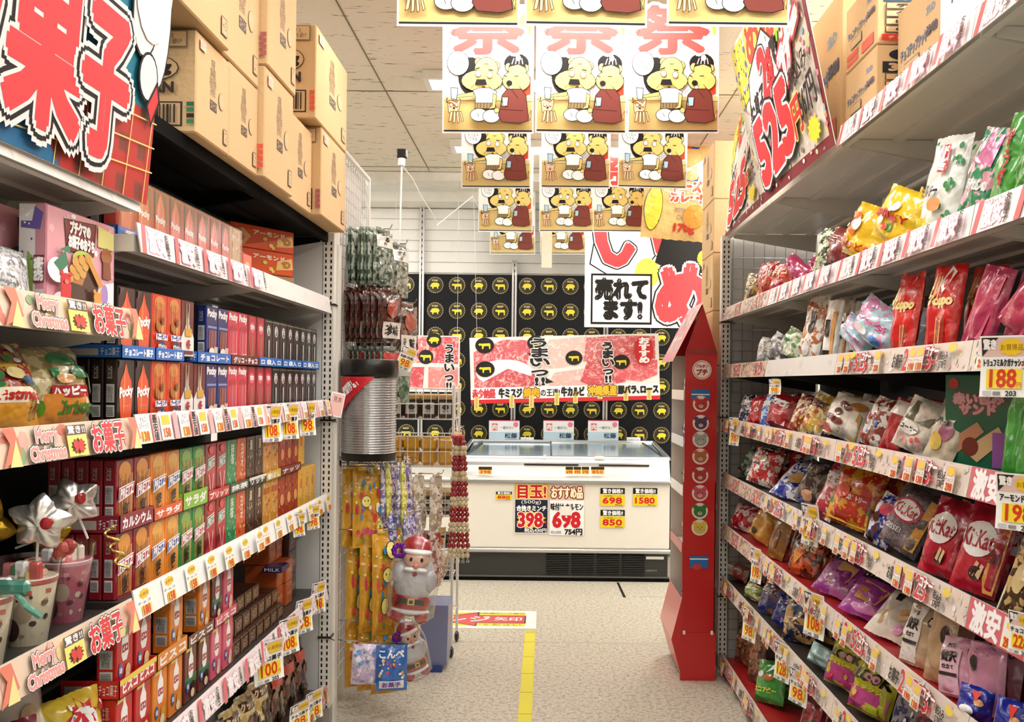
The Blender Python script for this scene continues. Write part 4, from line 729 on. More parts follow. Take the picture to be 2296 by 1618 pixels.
# chocolate snack blocks and nut boxes at the far end of the biscuit shelf
def pile(x, y, z, w, d, h, c, D, lab, nm='snack_box', rz=LR, cat='box', grp='small snack boxes piled on the biscuit shelf', side=(), fin='gloss', top=None):
    me = boxmesh('pile'+c+str(len(_pm)), w, d, h, c, D, side, fin, top); return put(nm, me, None, (x, y, z), (0, 0, rz), lab, cat, grp)
CB = [('r', 4, 10, 96, 90, '5c3d28'), ('t', 'ショコラ\nブロック', 20, 18, 80, 82, 'd8c8a8', 1), ('r', 0, 0, 10, 100, 'a8703c')]
for i in range(7):
    for j in range(3):
        if j == 2 and i > 4: continue
        pile(-.95-.02*j, 2.865+i*.079, zD+j*.052, .074, .12, .05, '43291c', CB, f"flat brown chocolate box, {('bottom', 'middle', 'top')[j]} layer, {ORD[i]} from the near side")
for j, (y, z, x) in enumerate(((3.47, zD, -.99), (3.47, zD+.087, -.99), (3.56, zD, -.98), (3.56, zD+.087, -.98), (3.56, zD+.174, -1.02), (3.47, zD+.174, -1.02))):
    pile(x, y, z, .085, .12, .085, 'b8562a', [('r', 4, 4, 96, 96, 'c4642e'), ('t', 'ナッツ', 20, 40, 80, 60, 'f0d8b0', 1), ('g', 8, j, ['e09050', '8a3c1c'], 8, 8, 92, 92, 7)], f"orange-brown cube-shaped nut box, {('lower', 'middle', 'top')[int((z-zD)/.08)]} of the {'near' if y < 3.5 else 'far'} pile")
for j in range(3): pile(-1.0, 3.68, zD+j*.093, .11, .14, .092, '4a2420', [('r', 3, 3, 97, 97, '5a3a30'), ('g', 24, 3, ['8a6a54', '2c1814'], 4, 4, 96, 96, 6), ('t', 'カカオ', 20, 30, 80, 60, 'c8a888', 1)], f"dark chocolate box beside the end panel, {('bottom', 'middle', 'top')[j]} of three")
pile(-.955, 3.42, zD+.157, .1, .07, .02, '2a2460', [], 'small flat dark blue box lying on the brown chocolate boxes', side=[('t', 'MILK', 10, 20, 90, 80, 'ffffff')])
# shelf above: film-wrapped red cartons, cream pair, almond boxes
for i in range(9):
    y = 2.035+i*.092; cream = i == 8; k = 'cream' if cream else 'wrapped'
    if k+'m' not in _pm:
        mb = MB(); base = 'e8c88c' if cream else 'd85a4c'
        D = [('r', 4, 50, 96, 98, '6a4a48'), ('p', [(50, 98), (24, 74), (16, 40), (26, 4), (74, 4), (84, 40), (76, 74)], 'e27264'), ('p', [(44, 90), (30, 66), (30, 20), (42, 50)], 'f0a090'), ('t', 'Pocky', 18, 42, 82, 56, 'ffffff', 1)] if not cream else [('g', 20, 3, ['f4e0a8', 'c89048', 'ffffff'], 5, 5, 95, 95, 9)]
        mb.rbox(-.044, 0, 0, .044, .03, .142, base, 'gloss', .002); draw(mb, D, lambda u, v, l: Vector(((u/100-.5)*.085, -.0001-l*.0004, .0015+v/100*.138)), .085, .14, 'gloss'); _pm[k+'m'] = mb.mesh('wrapped')
        f = MB(); f.rbox(-.0455, -.006, .0005, .0455, .0, .1445, 'ffffff', 'clear', .003); f.add([(-.0455, -.006, .1445), (.0455, -.006, .1445), (.04, .0, .152), (-.04, 0, .152)], [(0, 1, 2, 3)], 'ffffff', 'clear'); _pm['filmw'] = f.mesh('film')
    t = thing('wrapped_carton', f"{'cream' if cream else 'red'} stick carton in clear film on the upper left shelf"+('' if cream else f", {ORD[i]} from the near end"), 'box', (-.95, y+.046, zA), (0, 0, LR), 'film-wrapped cartons on the upper left shelf')
    put('carton', _pm[k+'m'], t); put('film_wrap', _pm['filmw'], t)
for q in range(1, 5): put('snack_carton', stick('choco'), None, (-.95-q*.034, 2.08, zA), (0, 0, LR), f"dark brown carton behind the first film-wrapped one, {ORD[q-1]} back", 'box', 'cartons behind the film-wrapped row')
tray(2.03, 2.5, zA-.0005, '1f6fc8', 'チョコレート', 'blue card tray edge under the film-wrapped red cartons', x=-.952, h=.022)
tray(2.505, 2.86, zA-.0005, '1f6fc8', 'チョコレート', 'blue card tray edge under the farther film-wrapped cartons', x=-.952, h=.022)
pile(-.96, 2.96, zA, .09, .12, .085, 'd8604c', [('r', 5, 5, 95, 95, 'e07a60'), ('e', 50, 50, 30, 20, 'f0b8a0')], 'small red box standing left of the almond cartons', grp='boxes at the far end of the upper left shelf')
ALM = [('r', 3, 3, 97, 97, 'd8582c'), ('t', 'アーモンド', 34, 62, 84, 80, 'fff0dc', 1.2), ('p', [(2, 5), (2, 70), (18, 80), (30, 50), (20, 10)], 'e0b070'), ('p', [(70, 20), (72, 60), (96, 80), (98, 30)], 'e8bc84'), ('e', 12, 40, 8, 18, 'b87838'), ('e', 86, 48, 8, 16, 'b87838'), ('g', 8, 2, ['c8dc60', 'f0c060'], 30, 6, 90, 50, 4)]
for j in range(2):
    mb = MB(); mb.rbox(-.15, 0, 0, .15, .11, .085, 'c84c24', 'gloss', .003); draw(mb, ALM, lambda u, v, l: Vector(((u/100-.5)*.3, -l*.0004, v/100*.085)), .3, .085, 'gloss')
    put('almond_box', mb, None, (-1.05, 3.42, zA+.078+j*.086), (0, 0, LR-.55), f"orange almond chocolate carton, {('lower', 'upper')[j]} of the two on the brown case", 'box', 'almond chocolate cartons')
pile(-1.05, 3.43, zA, .3, .13, .077, 'a8845c', [('r', 30, 20, 60, 60, '4a3020'), ('t', '業務用', 34, 28, 56, 52, 'e8d8b8', .8)], 'brown cardboard case under the almond cartons', nm='cardboard_case', rz=LR-.55, fin='carton', grp='boxes at the far end of the upper left shelf')
# biscuit bags and bread-like packs on the bottom left shelf
zE = .169
CK = [('r', 0, 78, 100, 92, '5a3424'), ('t', 'クッキー', 12, 80, 88, 90, 'f0e0c0', .8)]+nuts(['3c2018', '6a3c24', '2a1610'], 9, 5, 14, 86, 10, 70, 12)
PK = [('c8a860', CK, 'speckled cookie bag', 'ead9a0'), ('3a2420', nuts(['6a4430', '1c100c', '8a6448'], 10, 6, 10, 90, 10, 90, 14)+[('r', 10, 70, 90, 84, 'c84830')], 'dark cocoa snack bag', '6a4a38'), ('e4e2de', [('l', [(6, 84), (50, 80), (94, 84)], 2.5, 'a82430'), ('r', 26, 48, 76, 68, 'f8f8f4'), ('t', 'ミルク', 30, 54, 72, 62, '4a4a6a', .6), ('p', [(20, 4), (80, 4), (80, 34), (20, 40)], '5aa0b8'), ('e', 14, 20, 12, 14, 'c8a050')], 'white stand-up biscuit bag', 'd0ccc4')]
for i, (y, k) in enumerate(((2.16, 1), (2.32, 1), (2.47, 2), (2.62, 2), (2.78, 1), (2.92, 0), (3.06, 0), (3.2, 0), (3.36, 1), (3.52, 1), (3.68, 1))):
    c, D, wd, c2 = PK[k]; me = bagmesh(f'lowbag{k}', .135, .24, .055, c, 'busy' if k < 2 else 'film', D, c2, seed=k)
    stock('snack_bag', me, (-.97, y, zE), (-.1, 0, LR-.12), wd, 'on the lowest left shelf', 'bag', 'snack bags on the lowest left shelf')
flush()
# ---------------------------------------------------------------- near left bay
GH = [('r', 0, 0, 100, 100, 'eaa8b4'), ('g', 20, 2, ['f8d8dc', 'ffffff', 'f4c0cc'], 2, 40, 98, 98, 4), ('p', [(26, 62), (66, 62), (70, 96), (22, 92)], '7a2428', .8), ('t', 'プチクマの', 30, 80, 60, 92, 'ffffff', 1), ('t', 'お菓子のおうち', 28, 66, 66, 78, 'ffffff', 1), ('p', [(72, 74), (98, 74), (98, 92), (72, 96)], 'e8e08c'), ('e', 86, 66, 9, 9, 'a86840'), ('p', [(80, 42), (94, 42), (92, 60), (80, 60)], '8a4424'), ('p', [(70, 2), (98, 2), (98, 40), (72, 34)], 'f4f0f8'), ('e', 82, 24, 6, 12, 'a88ad0'),
      ('e', 48, 56, 16, 9, 'b8d45c'), ('p', [(28, 34), (48, 62), (72, 34), (66, 6), (32, 6)], '4a3428'), ('p', [(22, 32), (40, 60), (60, 58), (46, 30)], 'b87c3c')]+[('e', 28+k % 3*9+k//3*3, 36+k//3*8+(k % 3)*3, 5, 5, 'd8a454') for k in range(9)]+[('p', [(48, 58), (54, 60), (76, 34), (70, 30)], 'd89a4c'), ('e', 8, 40, 14, 12, 'ffffff'), ('p', [(2, 46), (18, 60), (22, 48), (12, 38)], '3c8060'), ('p', [(10, 60), (22, 66), (26, 58)], '3c8060'), ('e', 14, 10, 14, 10, 'f8d8e4'),
      ('e', 18, 32, 7, 6.5, 'd83038'), ('e', 12, 38, 2.4, 2.4, 'd83038'), ('e', 24, 38, 2.4, 2.4, 'd83038'), ('p', [(12, 6), (24, 6), (25, 28), (11, 28)], 'd83038'), ('e', 18, 30, 3, 2.4, 'e87878'), ('e', 64, 20, 6, 6, 'f0a048'), ('e', 59, 26, 2.2, 2.2, 'f0a048'), ('e', 69, 26, 2.2, 2.2, 'f0a048'), ('p', [(58, 2), (70, 2), (71, 16), (57, 16)], 'f0a048')]
GS = [('r', 0, 0, 62, 100, 'e4dee0'), ('r', 62, 50, 100, 100, 'c88a98'), ('p', [(8, 78), (80, 76), (92, 92), (60, 98), (50, 84), (8, 84)], '6a5aa8'), ('p', [(40, 4), (56, 4), (54, 50), (34, 56)], '8aa850'), ('g', 12, 3, ['4a4448', 'ffffff'], 4, 4, 50, 98, 6), ('r', 58, 26, 98, 52, '7a2034'), ('t', 'お菓子\nおうち', 62, 28, 94, 50, 'ffffff', .8), ('r', 66, 6, 98, 20, 'd8d0d4')]
gh = boxmesh('gingerbox', .276, .05, .205, 'd8909c', GH, GS)
for j in range(3): put('biscuit_house_box', gh, None, (-.945-j*.088, 1.878-j*.006, 1.5735), (0, 0, LR), ('pink biscuit house box at the front of the near left shelf', 'pink biscuit house box standing behind the front one', 'third pink biscuit house box, rearmost in its row')[j], 'box', 'pink biscuit house boxes')
mb = MB(); pillow(mb, .2, .14, .05, 'dcdcdc', 'fine', [('g', 20, 2, ['4a4a4a', 'ffffff'], 5, 5, 95, 95, 4)], '8a8a8a', seed=2); put('snack_bag', mb.mesh('b', True), None, (-.975, 1.60, 1.575), (-.35, .25, LR-.3), 'grey and white bag at the left edge beside the pink boxes', 'bag')
XM = [[('r', 0, 0, 100, 30, 'f0a838', ), ('r', 12, 26, 92, 42, 'fff4dc'), ('t', 'Christmas', 16, 29, 88, 39, 'c83028', .8), ('p', [(10, 60), (50, 96), (90, 60)], 'c81c24'), ('e', 30, 54, 16, 7, '2c7a44'), ('e', 62, 58, 14, 7, 'f4e4a0'), ('e', 78, 50, 10, 6, '2a5a9c'), ('g', 14, 3, ['f4d040', 'ffffff', '2c8a50'], 5, 44, 95, 95, 6)],
      [('r', 0, 0, 100, 34, 'e8953c'), ('r', 30, 30, 80, 44, 'b82028'), ('t', 'ハッピー', 34, 32, 76, 42, 'ffffff', 1), ('t', 'Christmas', 40, 12, 96, 26, '5a8a3c', .8), ('e', 16, 18, 10, 9, '6a9c2c'), ('e', 56, 78, 22, 9, '2c8a50'), ('r', 34, 54, 46, 66, '2c8a50'), ('e', 72, 60, 14, 8, '2c8a50'), ('e', 50, 52, 12, 6, 'e8b070'), ('p', [(70, 92), (92, 70), (80, 66)], 'c82028'), ('e', 88, 50, 8, 16, 'f4f0b0')]]
for i, (y, k, c, c2, zz, nm) in enumerate(((1.66, 0, '8c1c20', 'c8a040', 1.348, 'red and orange festive sweets bag, front left one'), (1.86, 1, 'b8a878', 'e8dcb0', 1.348, 'cream and green festive sweets bag next to the brown cartons'))):
    me = bagmesh(f'xm{k}', .20, .17, .10, c, 'busy', XM[k], c2, seed=k+3, wr=.006); put('sweets_bag', me, None, (-.99, y, zz), (-.28, 0, LR-.25), nm, 'bag', 'festive sweets bags in the near left bay')
for j, y in enumerate((1.6, 1.78)): put('sweets_bag', _pm['xm0'], None, (-1.16, y, 1.339), (-.15, 0, LR), f"dark red festive bag at the back, {('left', 'right')[j]} one", 'bag', 'festive sweets bags in the near left bay')
# cups with foil balloons
def cup(x, y, z, c, c2, lab, topc):
    t = thing('gift_cup', lab, 'cup', (x, y, z), (0, 0, 0), 'gift cups on the near left shelf'); mb = MB()
    prof = [(.034, 0), (.034, .004), (.05, .118), (.0525, .122), (.0525, .128), (.049, .13)]; mb.lathe(prof, c, 'gloss', 28, cols=[c, c, topc, topc, 'f4f0ea', 'f4f0ea'])
    def m(u, v, l):
        a = -math.pi*.95+u/100*math.pi*.9; r = .034+.016*v/100*1.0+.0008+l*.0003; return Vector((r*math.cos(a), r*math.sin(a), .004+v/100*.108))
    draw(mb, [('g', 26, 4, [c2, 'c89a7a', 'f0e0c0'], 4, 4, 96, 90, 6), ('e', 40, 30, 16, 22, c2), ('e', 62, 60, 12, 18, 'c8b098'), ('e', 30, 78, 10, 10, c2), ('r', 2, 90, 98, 98, topc)], m, .13, .11, 'gloss', 3); put('cup', mb, t)
    mb = MB(); rr = random.Random(len(lab))
    for q in range(30):
        a = rr.uniform(0, 6.28); r = rr.uniform(0, .038); mb.rbox(r*math.cos(a)-.011, r*math.sin(a)-.009, .118+rr.random()*.02, r*math.cos(a)+.011, r*math.sin(a)+.009, .136+rr.random()*.028, rr.choice(['f0e8d8', 'c83a3a', 'e8b8a8', '4a7ac0', 'f4e08a', 'ffffff', '5a9c6a', 'e88a8a']), 'film', .004)
    put('sweets', mb, t, kind='stuff')
    mb = MB(); mb.lathe([(.037, .0), (.056, .135), (.06, .165)], 'ffffff', 'clear', 20); mb.f.pop(); mb.a.pop(); put('cellophane', mb.mesh('c', True), t); return t
cup(-.975, 1.6, .94, 'f0e4c4', '6a3c30', 'cream gift cup cut by the left edge of the picture', 'c0584c'); cup(-.985, 1.765, .94, 'f0e4c4', '4a2c2c', 'cream and brown gift cup wrapped in cellophane, front centre', 'c0584c'); cup(-1.0, 1.93, .94, 'c8687c', '6a3030', 'pink gift cup with winter scene wrapped in cellophane', 'e0a0ac')
def starball(x, y, z, c, r, rot, lab, heart=True):
    t = thing('foil_balloon', lab, 'balloon', (x, y, z), rot, 'foil balloons above the gift cups'); mb = MB(); n = 60; vs = []; fs = []
    def rad(a): k = (a/(2*math.pi/5)) % 1; return r*(.70+.36*abs(2*k-1)**1.3)
    rings = [(.0, 1), (.3, .96), (.6, .82), (.82, .55), (.94, .28), (1.0, 0)]
    for s in (-1, 1):
        o = len(vs)
        for q, (rr_, tt) in enumerate(rings):
            for k in range(n):
                a = 2*math.pi*k/n+math.pi/2; R_ = rr_*(r*.8*(1-rr_)+rad(2*math.pi*k/n)*rr_); wv = noise.noise(Vector((math.cos(a)*3*rr_, math.sin(a)*3*rr_, s+r*30)))*.007*(tt > 0)+(.003*math.sin(k*1.7)*(rr_ > .7)*(tt > 0))
                vs.append((R_*math.cos(a), s*(r*.42*tt+wv), R_*math.sin(a)))
        for q in range(len(rings)-1):
            for k in range(n):
                f = (o+q*n+k, o+q*n+(k+1) % n, o+(q+1)*n+(k+1) % n, o+(q+1)*n+k); fs.append(f if s < 0 else f[::-1])
    mb.add(vs, fs, c, 'foil'); put('balloon', mb.mesh('b', True), t)
    if heart: mb = MB(); mb.ball((r*.28, -r*.40, r*.12), (r*.2, .004, r*.22), 'b8242c', 'gloss'); mb.ball((r*.40, -r*.36, r*.2), (r*.12, .004, r*.12), 'b8242c', 'gloss'); put('red_heart_print', mb, t)
    mb = MB(); mb.tube([(0, 0, -r*.6), (0, .01, -r*1.6)], .0025, 'f4f4f4', 'plas', 6); put('stick', mb, t)
starball(-.955, 1.75, 1.175, 'f0eeea', .056, (.2, .15, .25), 'silver star balloon with red heart print, front one'); starball(-.98, 1.92, 1.19, 'e8e6e2', .054, (.1, -.35, .5), 'silver star balloon behind, turned aside'); starball(-1.05, 1.72, 1.17, '9a7a20', .06, (0, .5, .3), 'gold foil balloon at the left edge', False); starball(-1.06, 1.98, 1.11, 'c8a82c', .045, (0, 1.2, .3), 'gold foil balloon tucked behind the pink cup', False)
mb = MB(); rr = random.Random(4)
for q in range(9):
    a = q*.7; mb.ball((.016*math.cos(a)*(.3+q*.1), .012*math.sin(a)*(.3+q*.1)-.003, .01*math.sin(q)), (.013, .008, .011), ('b8504a', 'c8645c', 'a8443e')[q % 3], 'plas', 8)
put('ribbon_rose', mb, None, (-.93, 1.80, 1.115), label='dusty red ribbon rose between the star balloons', cat='ribbon')
mb = MB(); pts = [(math.cos(t*.9)*.012+t*.0016, math.sin(t*.9)*.012, -t*.0042) for t in range(24)]; mb.tube(pts, .0028, 'e8d878', 'foil', 5); put('curled_ribbon', mb, None, (-.94, 1.99, 1.13), label='curled gold ribbon hanging beside the pink gift cup', cat='ribbon')
mb = MB(); mb.rbox(-.03, -.01, -.012, .03, .01, .012, '4a8a78', 'film', .006); mb.tube([(0, 0, 0), (.03, -.01, -.03), (.05, 0, -.05)], .006, '5a9c88', 'film', 5); put('ribbon_bow', mb, None, (-.92, 1.60, 1.085), label='green ribbon bow on the leftmost gift cup', cat='ribbon')
# bottom left sacks
SK = (('7a1c34', 'red and blue party sack with white collar', 1.72, .21, [('e', 30, 60, 20, 14, '2a5ab8'), ('e', 60, 70, 24, 12, 'f4f4f4'), ('r', 10, 20, 60, 44, 'c8283c'), ('g', 12, 1, ['f4f4f4', '2a5ab8', 'f0d050'], 5, 5, 95, 95, 7)]), ('e8e4dc', 'white sack with red hat print behind the strip', 1.86, .26, [('e', 40, 40, 20, 8, 'b82430'), ('e', 60, 66, 14, 10, 'e0c8a0')]), ('e0c040', 'yellow and red festive assortment bag with scalloped top', 1.96, .19, [('e', 50, 70, 26, 16, 'f4f4f4'), ('s', 50, 78, 30, 18, 8, 'c83038'), ('e', 42, 40, 22, 14, 'f0d048'), ('e', 66, 30, 18, 12, 'f0a890'), ('g', 16, 4, ['c83038', 'ffffff', '2a7a50'], 5, 5, 95, 95, 6)]))
for c, lab, y, h_, D in SK:
    mb = MB(); pillow(mb, .15, h_, .09, c, 'film', D, seed=h_*10, wr=.008); put('sweets_bag', mb.mesh('b', True), None, (-.99 if h_ < .25 else -1.06, y, .5865), (-.12, 0, LR-.35), lab, 'bag', 'festive bags on the near lower shelf')
# ---------------------------------------------------------------- cartons on the tops
def carton(x, y0, y1, z, h, depth, lab, sgn=-1, seed=0, kind='L', rz=0):
    """sgn -1: left side, aisle face towards +x; +1: right side"""
    w = y1-y0; mb = MB(); mb.rbox(-w/2, 0, 0, w/2, depth, h, 'd2b083', 'carton', .004)
    m = lambda u, v, l: Vector(((u/100-.5)*w, -.0002-l*.0004, v/100*h)); ms = (lambda u, v, l: Vector((-w/2-.0002-l*.0004, depth-u/100*depth, v/100*h))) if sgn < 0 else (lambda u, v, l: Vector((w/2+.0002+l*.0004, u/100*depth, v/100*h)))
    if kind == 'L':
        D = [('t', '内容量\n賞味期限\n製造所固有\n記号表示', 38, 48, 58, 86, '6a5a48'), ('r', 40, 34, 60, 44, '5a4c40'), ('t', 'コーン', 41, 36, 59, 42, 'd2b083'), ('e', 74, 50, 9, 9, '8a7a64'), ('e', 74, 50, 8.4, 8.4, 'd0ae82'), ('r', 80, 8, 93, 24, '5c5044'), ('r', 81, 9, 92, 23, 'cbaa80'), ('g', 8, seed, ['6a5c4c'], 83, 11, 90, 21, 1)]+([('r', 6, 84, 22, 94, 'e8c0a0'), ('t', 'カルビー', 7, 86, 20, 92, '8ab0d0')] if seed % 2 else [])
        S = [('r', 54, 6, 90, 30, '3a2c24'), ('r', 55.5, 7.5, 88.5, 28.5, 'cdab80')]+[('r', 58+k*2.6, 9, 58+k*2.6+(.8+(k*7 % 3)*.5), 27, '2c2018') for k in range(11)]+[('e', 66, 62, 22, 13, '4a3c30'), ('e', 66, 62, 21, 12.2, 'd0ae82'), ('t', '120g', 48, 55, 82, 68, '2c2018', 1), ('r', 60, 82, 94, 98, '7a6a54'), ('r', 61, 83, 93, 97, 'd0ae82'), ('t', 'ミックス\n直射日光を避け', 64, 85, 90, 95, '5a4a38'), ('t', 'CORN', 52, 38, 84, 48, '3a2c24', .8)]
        cc = [['d85a44']*4, ['3c7a54', '2c2018', '3c7a54', '2a6a48'], ['a85a60']*4][seed % 3]
        S += [('r', 94, 8+k*5.6, 99.5, 12+k*5.6, cc[k]) for k in range(4)]
    else:
        D = [('t', 'ブルボン', 70, 70, 90, 78, '8a98a8', .6), ('r', 6, 6, 44, 14, 'd8604c'), ('r', 6, 16, 44, 24, 'd8604c'), ('r', 56, 6, 92, 22, 'd8604c'), ('t', 'チョコチップクッキー', 10, 46, 80, 58, '6a7a98', .5), ('r', 20, 28, 56, 42, '8a7860'), ('r', 21.5, 29.5, 54.5, 40.5, 'c8aa80'), ('t', '35400', 74, 50, 96, 58, '4a4c60', .6)]
        bl = ('2c4a5c', '20242c')[seed % 2]
        S = [('e', 26, 86, 14, 8, bl), ('t', '35400', 10, 64, 70, 74, bl, 1.4), ('r', 6, 60, 74, 76, bl), ('t', '35400', 12, 63, 68, 73, 'd0ae82', 1)]+[x for k in range(4) for x in (('r', 8, 16+k*11, 72, 25.5+k*11, '4a3c30'), ('r', 9, 17+k*11, 71, 24.6+k*11, 'cfad82'), ('t', ('GTIN', '12袋入', 'クッキー', 'チップ')[k], 18, 18+k*11, 62, 23.6+k*11, '3a2c24', .5))]+[('r', 4, 4, 76, 13, 'c83a2c'), ('t', 'チョコレート使用', 10, 6, 70, 11, 'f0d0b0')]
    draw(mb, D, m, w, h, 'paper'); draw(mb, S, ms, depth, h, 'paper')
    mb.box(-w/2, depth*.48, h-.0002, w/2, depth*.52, h+.0006, 'c09a68', 'gloss')
    return put('cardboard_carton', mb, None, (x, (y0+y1)/2, z), (0, 0, (LR if sgn < 0 else -LR)+rz), lab, 'carton', 'cardboard cartons stacked on the shelving')
zT = 2.0585
for i, (x, y0, y1, z, h, lab) in enumerate(((-.872, 2.285, 2.518, zT, .255, 'nearest one of the lower row'), (-.872, 2.522, 2.77, zT, .26, 'second of the lower row'), (-.852, 2.775, 3.085, zT, .335, 'tall one in the middle of the lower row'), (-.87, 3.09, 3.40, zT, .30, 'fourth of the lower row'), (-.835, 3.405, 3.815, zT, .325, 'last of the lower row by the upright'),
        (-.852, 2.12, 2.46, zT+.263, .3, 'nearest of the upper row'), (-.87, 2.465, 2.77, zT+.263, .34, 'second of the upper row'), (-.845, 2.775, 3.085, zT+.337, .33, 'third of the upper row'), (-.832, 3.30, 3.81, zT+.327, .335, 'last of the upper row with 0g print'))):
    carton(x, y0, y1, z, h, .34 if i != 4 else .32, f"cardboard carton on left top shelf, {lab}", -1, i+1)
zR = 2.2225
for i, (x, y0, y1, z, h, lab, rz) in enumerate(((.932, 2.63, 2.9, zR, .20, 'lower one of the two left of the leaning carton', 0), (.932, 2.63, 2.9, zR+.202, .2, 'upper one of the two left of the leaning carton', 0), (.985, 2.33, 2.61, zR, .28, 'large one with a spoon-shaped print', .0), (.95, 3.0, 3.5, zR, .52, 'tall plain one behind the price banner', 0), (1.02, 2.08, 2.31, zR+.0, .26, 'partly hidden by the white paper box', 0))):
    carton(x, y0, y1, z, h, .3, f"cardboard carton, top right shelf, {lab}", 1, i+1, 'R', rz)
for i, (y, z, h) in enumerate(((4.8, 1.55, .28), (4.8, 1.832, .3), (4.8, 2.134, .28), (4.8, 2.416, .3))): carton(.865, y, y+.35, z, h, .3, f"cardboard carton stacked beyond the right upright, {ORD[i]} from the bottom", 1, i+2)
mb = MB(); mb.box(.875, 4.79, 0, 1.2, 5.16, 1.545, 'b8b2a8', 'metal')
for z in (.4, .8, 1.2): mb.box(.87, 4.785, z, 1.2, 5.17, z+.03, 'e0dcd2', 'metal')
put('end_display_case', mb, label='pale shelf case beyond the right upright carrying cartons', cat='shelf case')
mb = MB(); mb.rbox(-.11, 0, 0, .11, .1, .25, 'f4f2f4', 'gloss', .003); draw(mb, [('T', 'ミニクリスプ\nサンタ', ((8, 40), (60, 50), (64, 92), (12, 84)), '2a2624', .8), ('g', 14, 3, ['d8a0b8', 'e0c8d8'], 60, 10, 98, 90, 4)], lambda u, v, l: Vector(((u/100-.5)*.22, -l*.0004, v/100*.25)), .22, .25, 'gloss')
put('white_paper_box', mb, None, (.93, 2.06, zR), (0, 0, -LR+.12), 'white paper box with black handwriting at the top right corner', 'box')
# ---------------------------------------------------------------- bags on the right shelves
def title(txt, c='ffffff', y0=62, y1=80, bg=None, x0=12, x1=88): return ([('r', x0-6, y0-3, x1+6, y1+3, bg)] if bg else [])+[('t', txt, x0, y0, x1, y1, c, .8)]
def spots(cs, n, seed, x0=10, x1=90, y0=8, y1=58, r=8): rr = random.Random(seed); return [('e', rr.uniform(x0, x1), rr.uniform(y0, y1), rr.uniform(.5, 1)*r, rr.uniform(.4, 1)*r, rr.choice(cs)) for _ in range(n)]
def rbag(lv, pxc, span, ytop, yaw, roll, c, c2, fin, D, lab, T=None, tilt=-.16, copies=0, cd=.075, name='snack_bag', lift=0, X0=.93, group=None):
    zb = RZ[lv]+.0395+lift; th = -LR+yaw; w = .12; X = .98
    for _ in range(5):
        Y = yX(pxc, X, (ytop+900)/2); w = span*Y/F/(math.cos(th)-X/Y*math.sin(th)); T_ = T or min(.065, w*.38)
        X = X0-.008+T_*.12+w/2*abs(math.sin(yaw))*.85
    zt = H-unroll(pxc, ytop)[1]*Y/F; h = max(.07, (zt-zb-w/2*abs(math.sin(roll)))/max(.5, math.cos(roll))/math.cos(tilt))
    mb = MB(); sd = len(lab)+pxc; pillow(mb, w, h, T_, c, fin, D, c2, seed=sd % 97, wr=.0045 if w < .12 else .006)
    me = mb.mesh(name, {'film', 'busy', 'foil', 'fine'})
    for q in range(copies+1):
        put(name, me, None, (X+q*cd+h*.0, Y, zb+w/2*abs(math.sin(roll))+.002), (tilt-.03*q, roll*(1-.3*q), th), lab if q == 0 else f"{lab}, {ORD[q-1]} copy behind", 'bag', group or 'sweets bags on the right shelves')
    return Y
CLOV = [('e', x, y, 5, 3.4, '2c8a48') for x, y in ((78, 52), (86, 48), (70, 48), (78, 44), (84, 20), (92, 16), (76, 16), (84, 12), (88, 74), (94, 70), (80, 72), (88, 86), (20, 90), (60, 30), (68, 26), (54, 26))]
KK = lambda c: [('e', 46, 60, 36, 21, 'ffffff'), ('t', 'KitKat', 13, 50, 79, 70, c, .5), ('e', 60, 22, 14, 8, '3a1c14'), ('p', [(50, 20), (58, 36), (64, 34), (58, 18)], 'e8c89a'), ('p', [(62, 20), (68, 34), (74, 32), (70, 16)], 'e8c89a')]
ZT = lambda c: [('r', 4, 4, 60, 97, 'f6f2ea' if c == 'd8bc98' else 'f0c4d8'), ('t', '贅沢', 12, 56, 52, 74, '1c1614', 1), ('t', '仕立て', 18, 44, 46, 51, '1c1614', .4), ('t', 'かじる', 20, 80, 44, 88, '1c1614', .4), ('r', 10, 32, 58, 38, '2a2220'), ('e', 82, 76, 8, 9, '2a2624'), ('t', '苺', 78, 71, 86, 80, 'e8d8c8', .4), ('g', 8, 3, ['b8a0a0'], 8, 6, 54, 28, 2)]
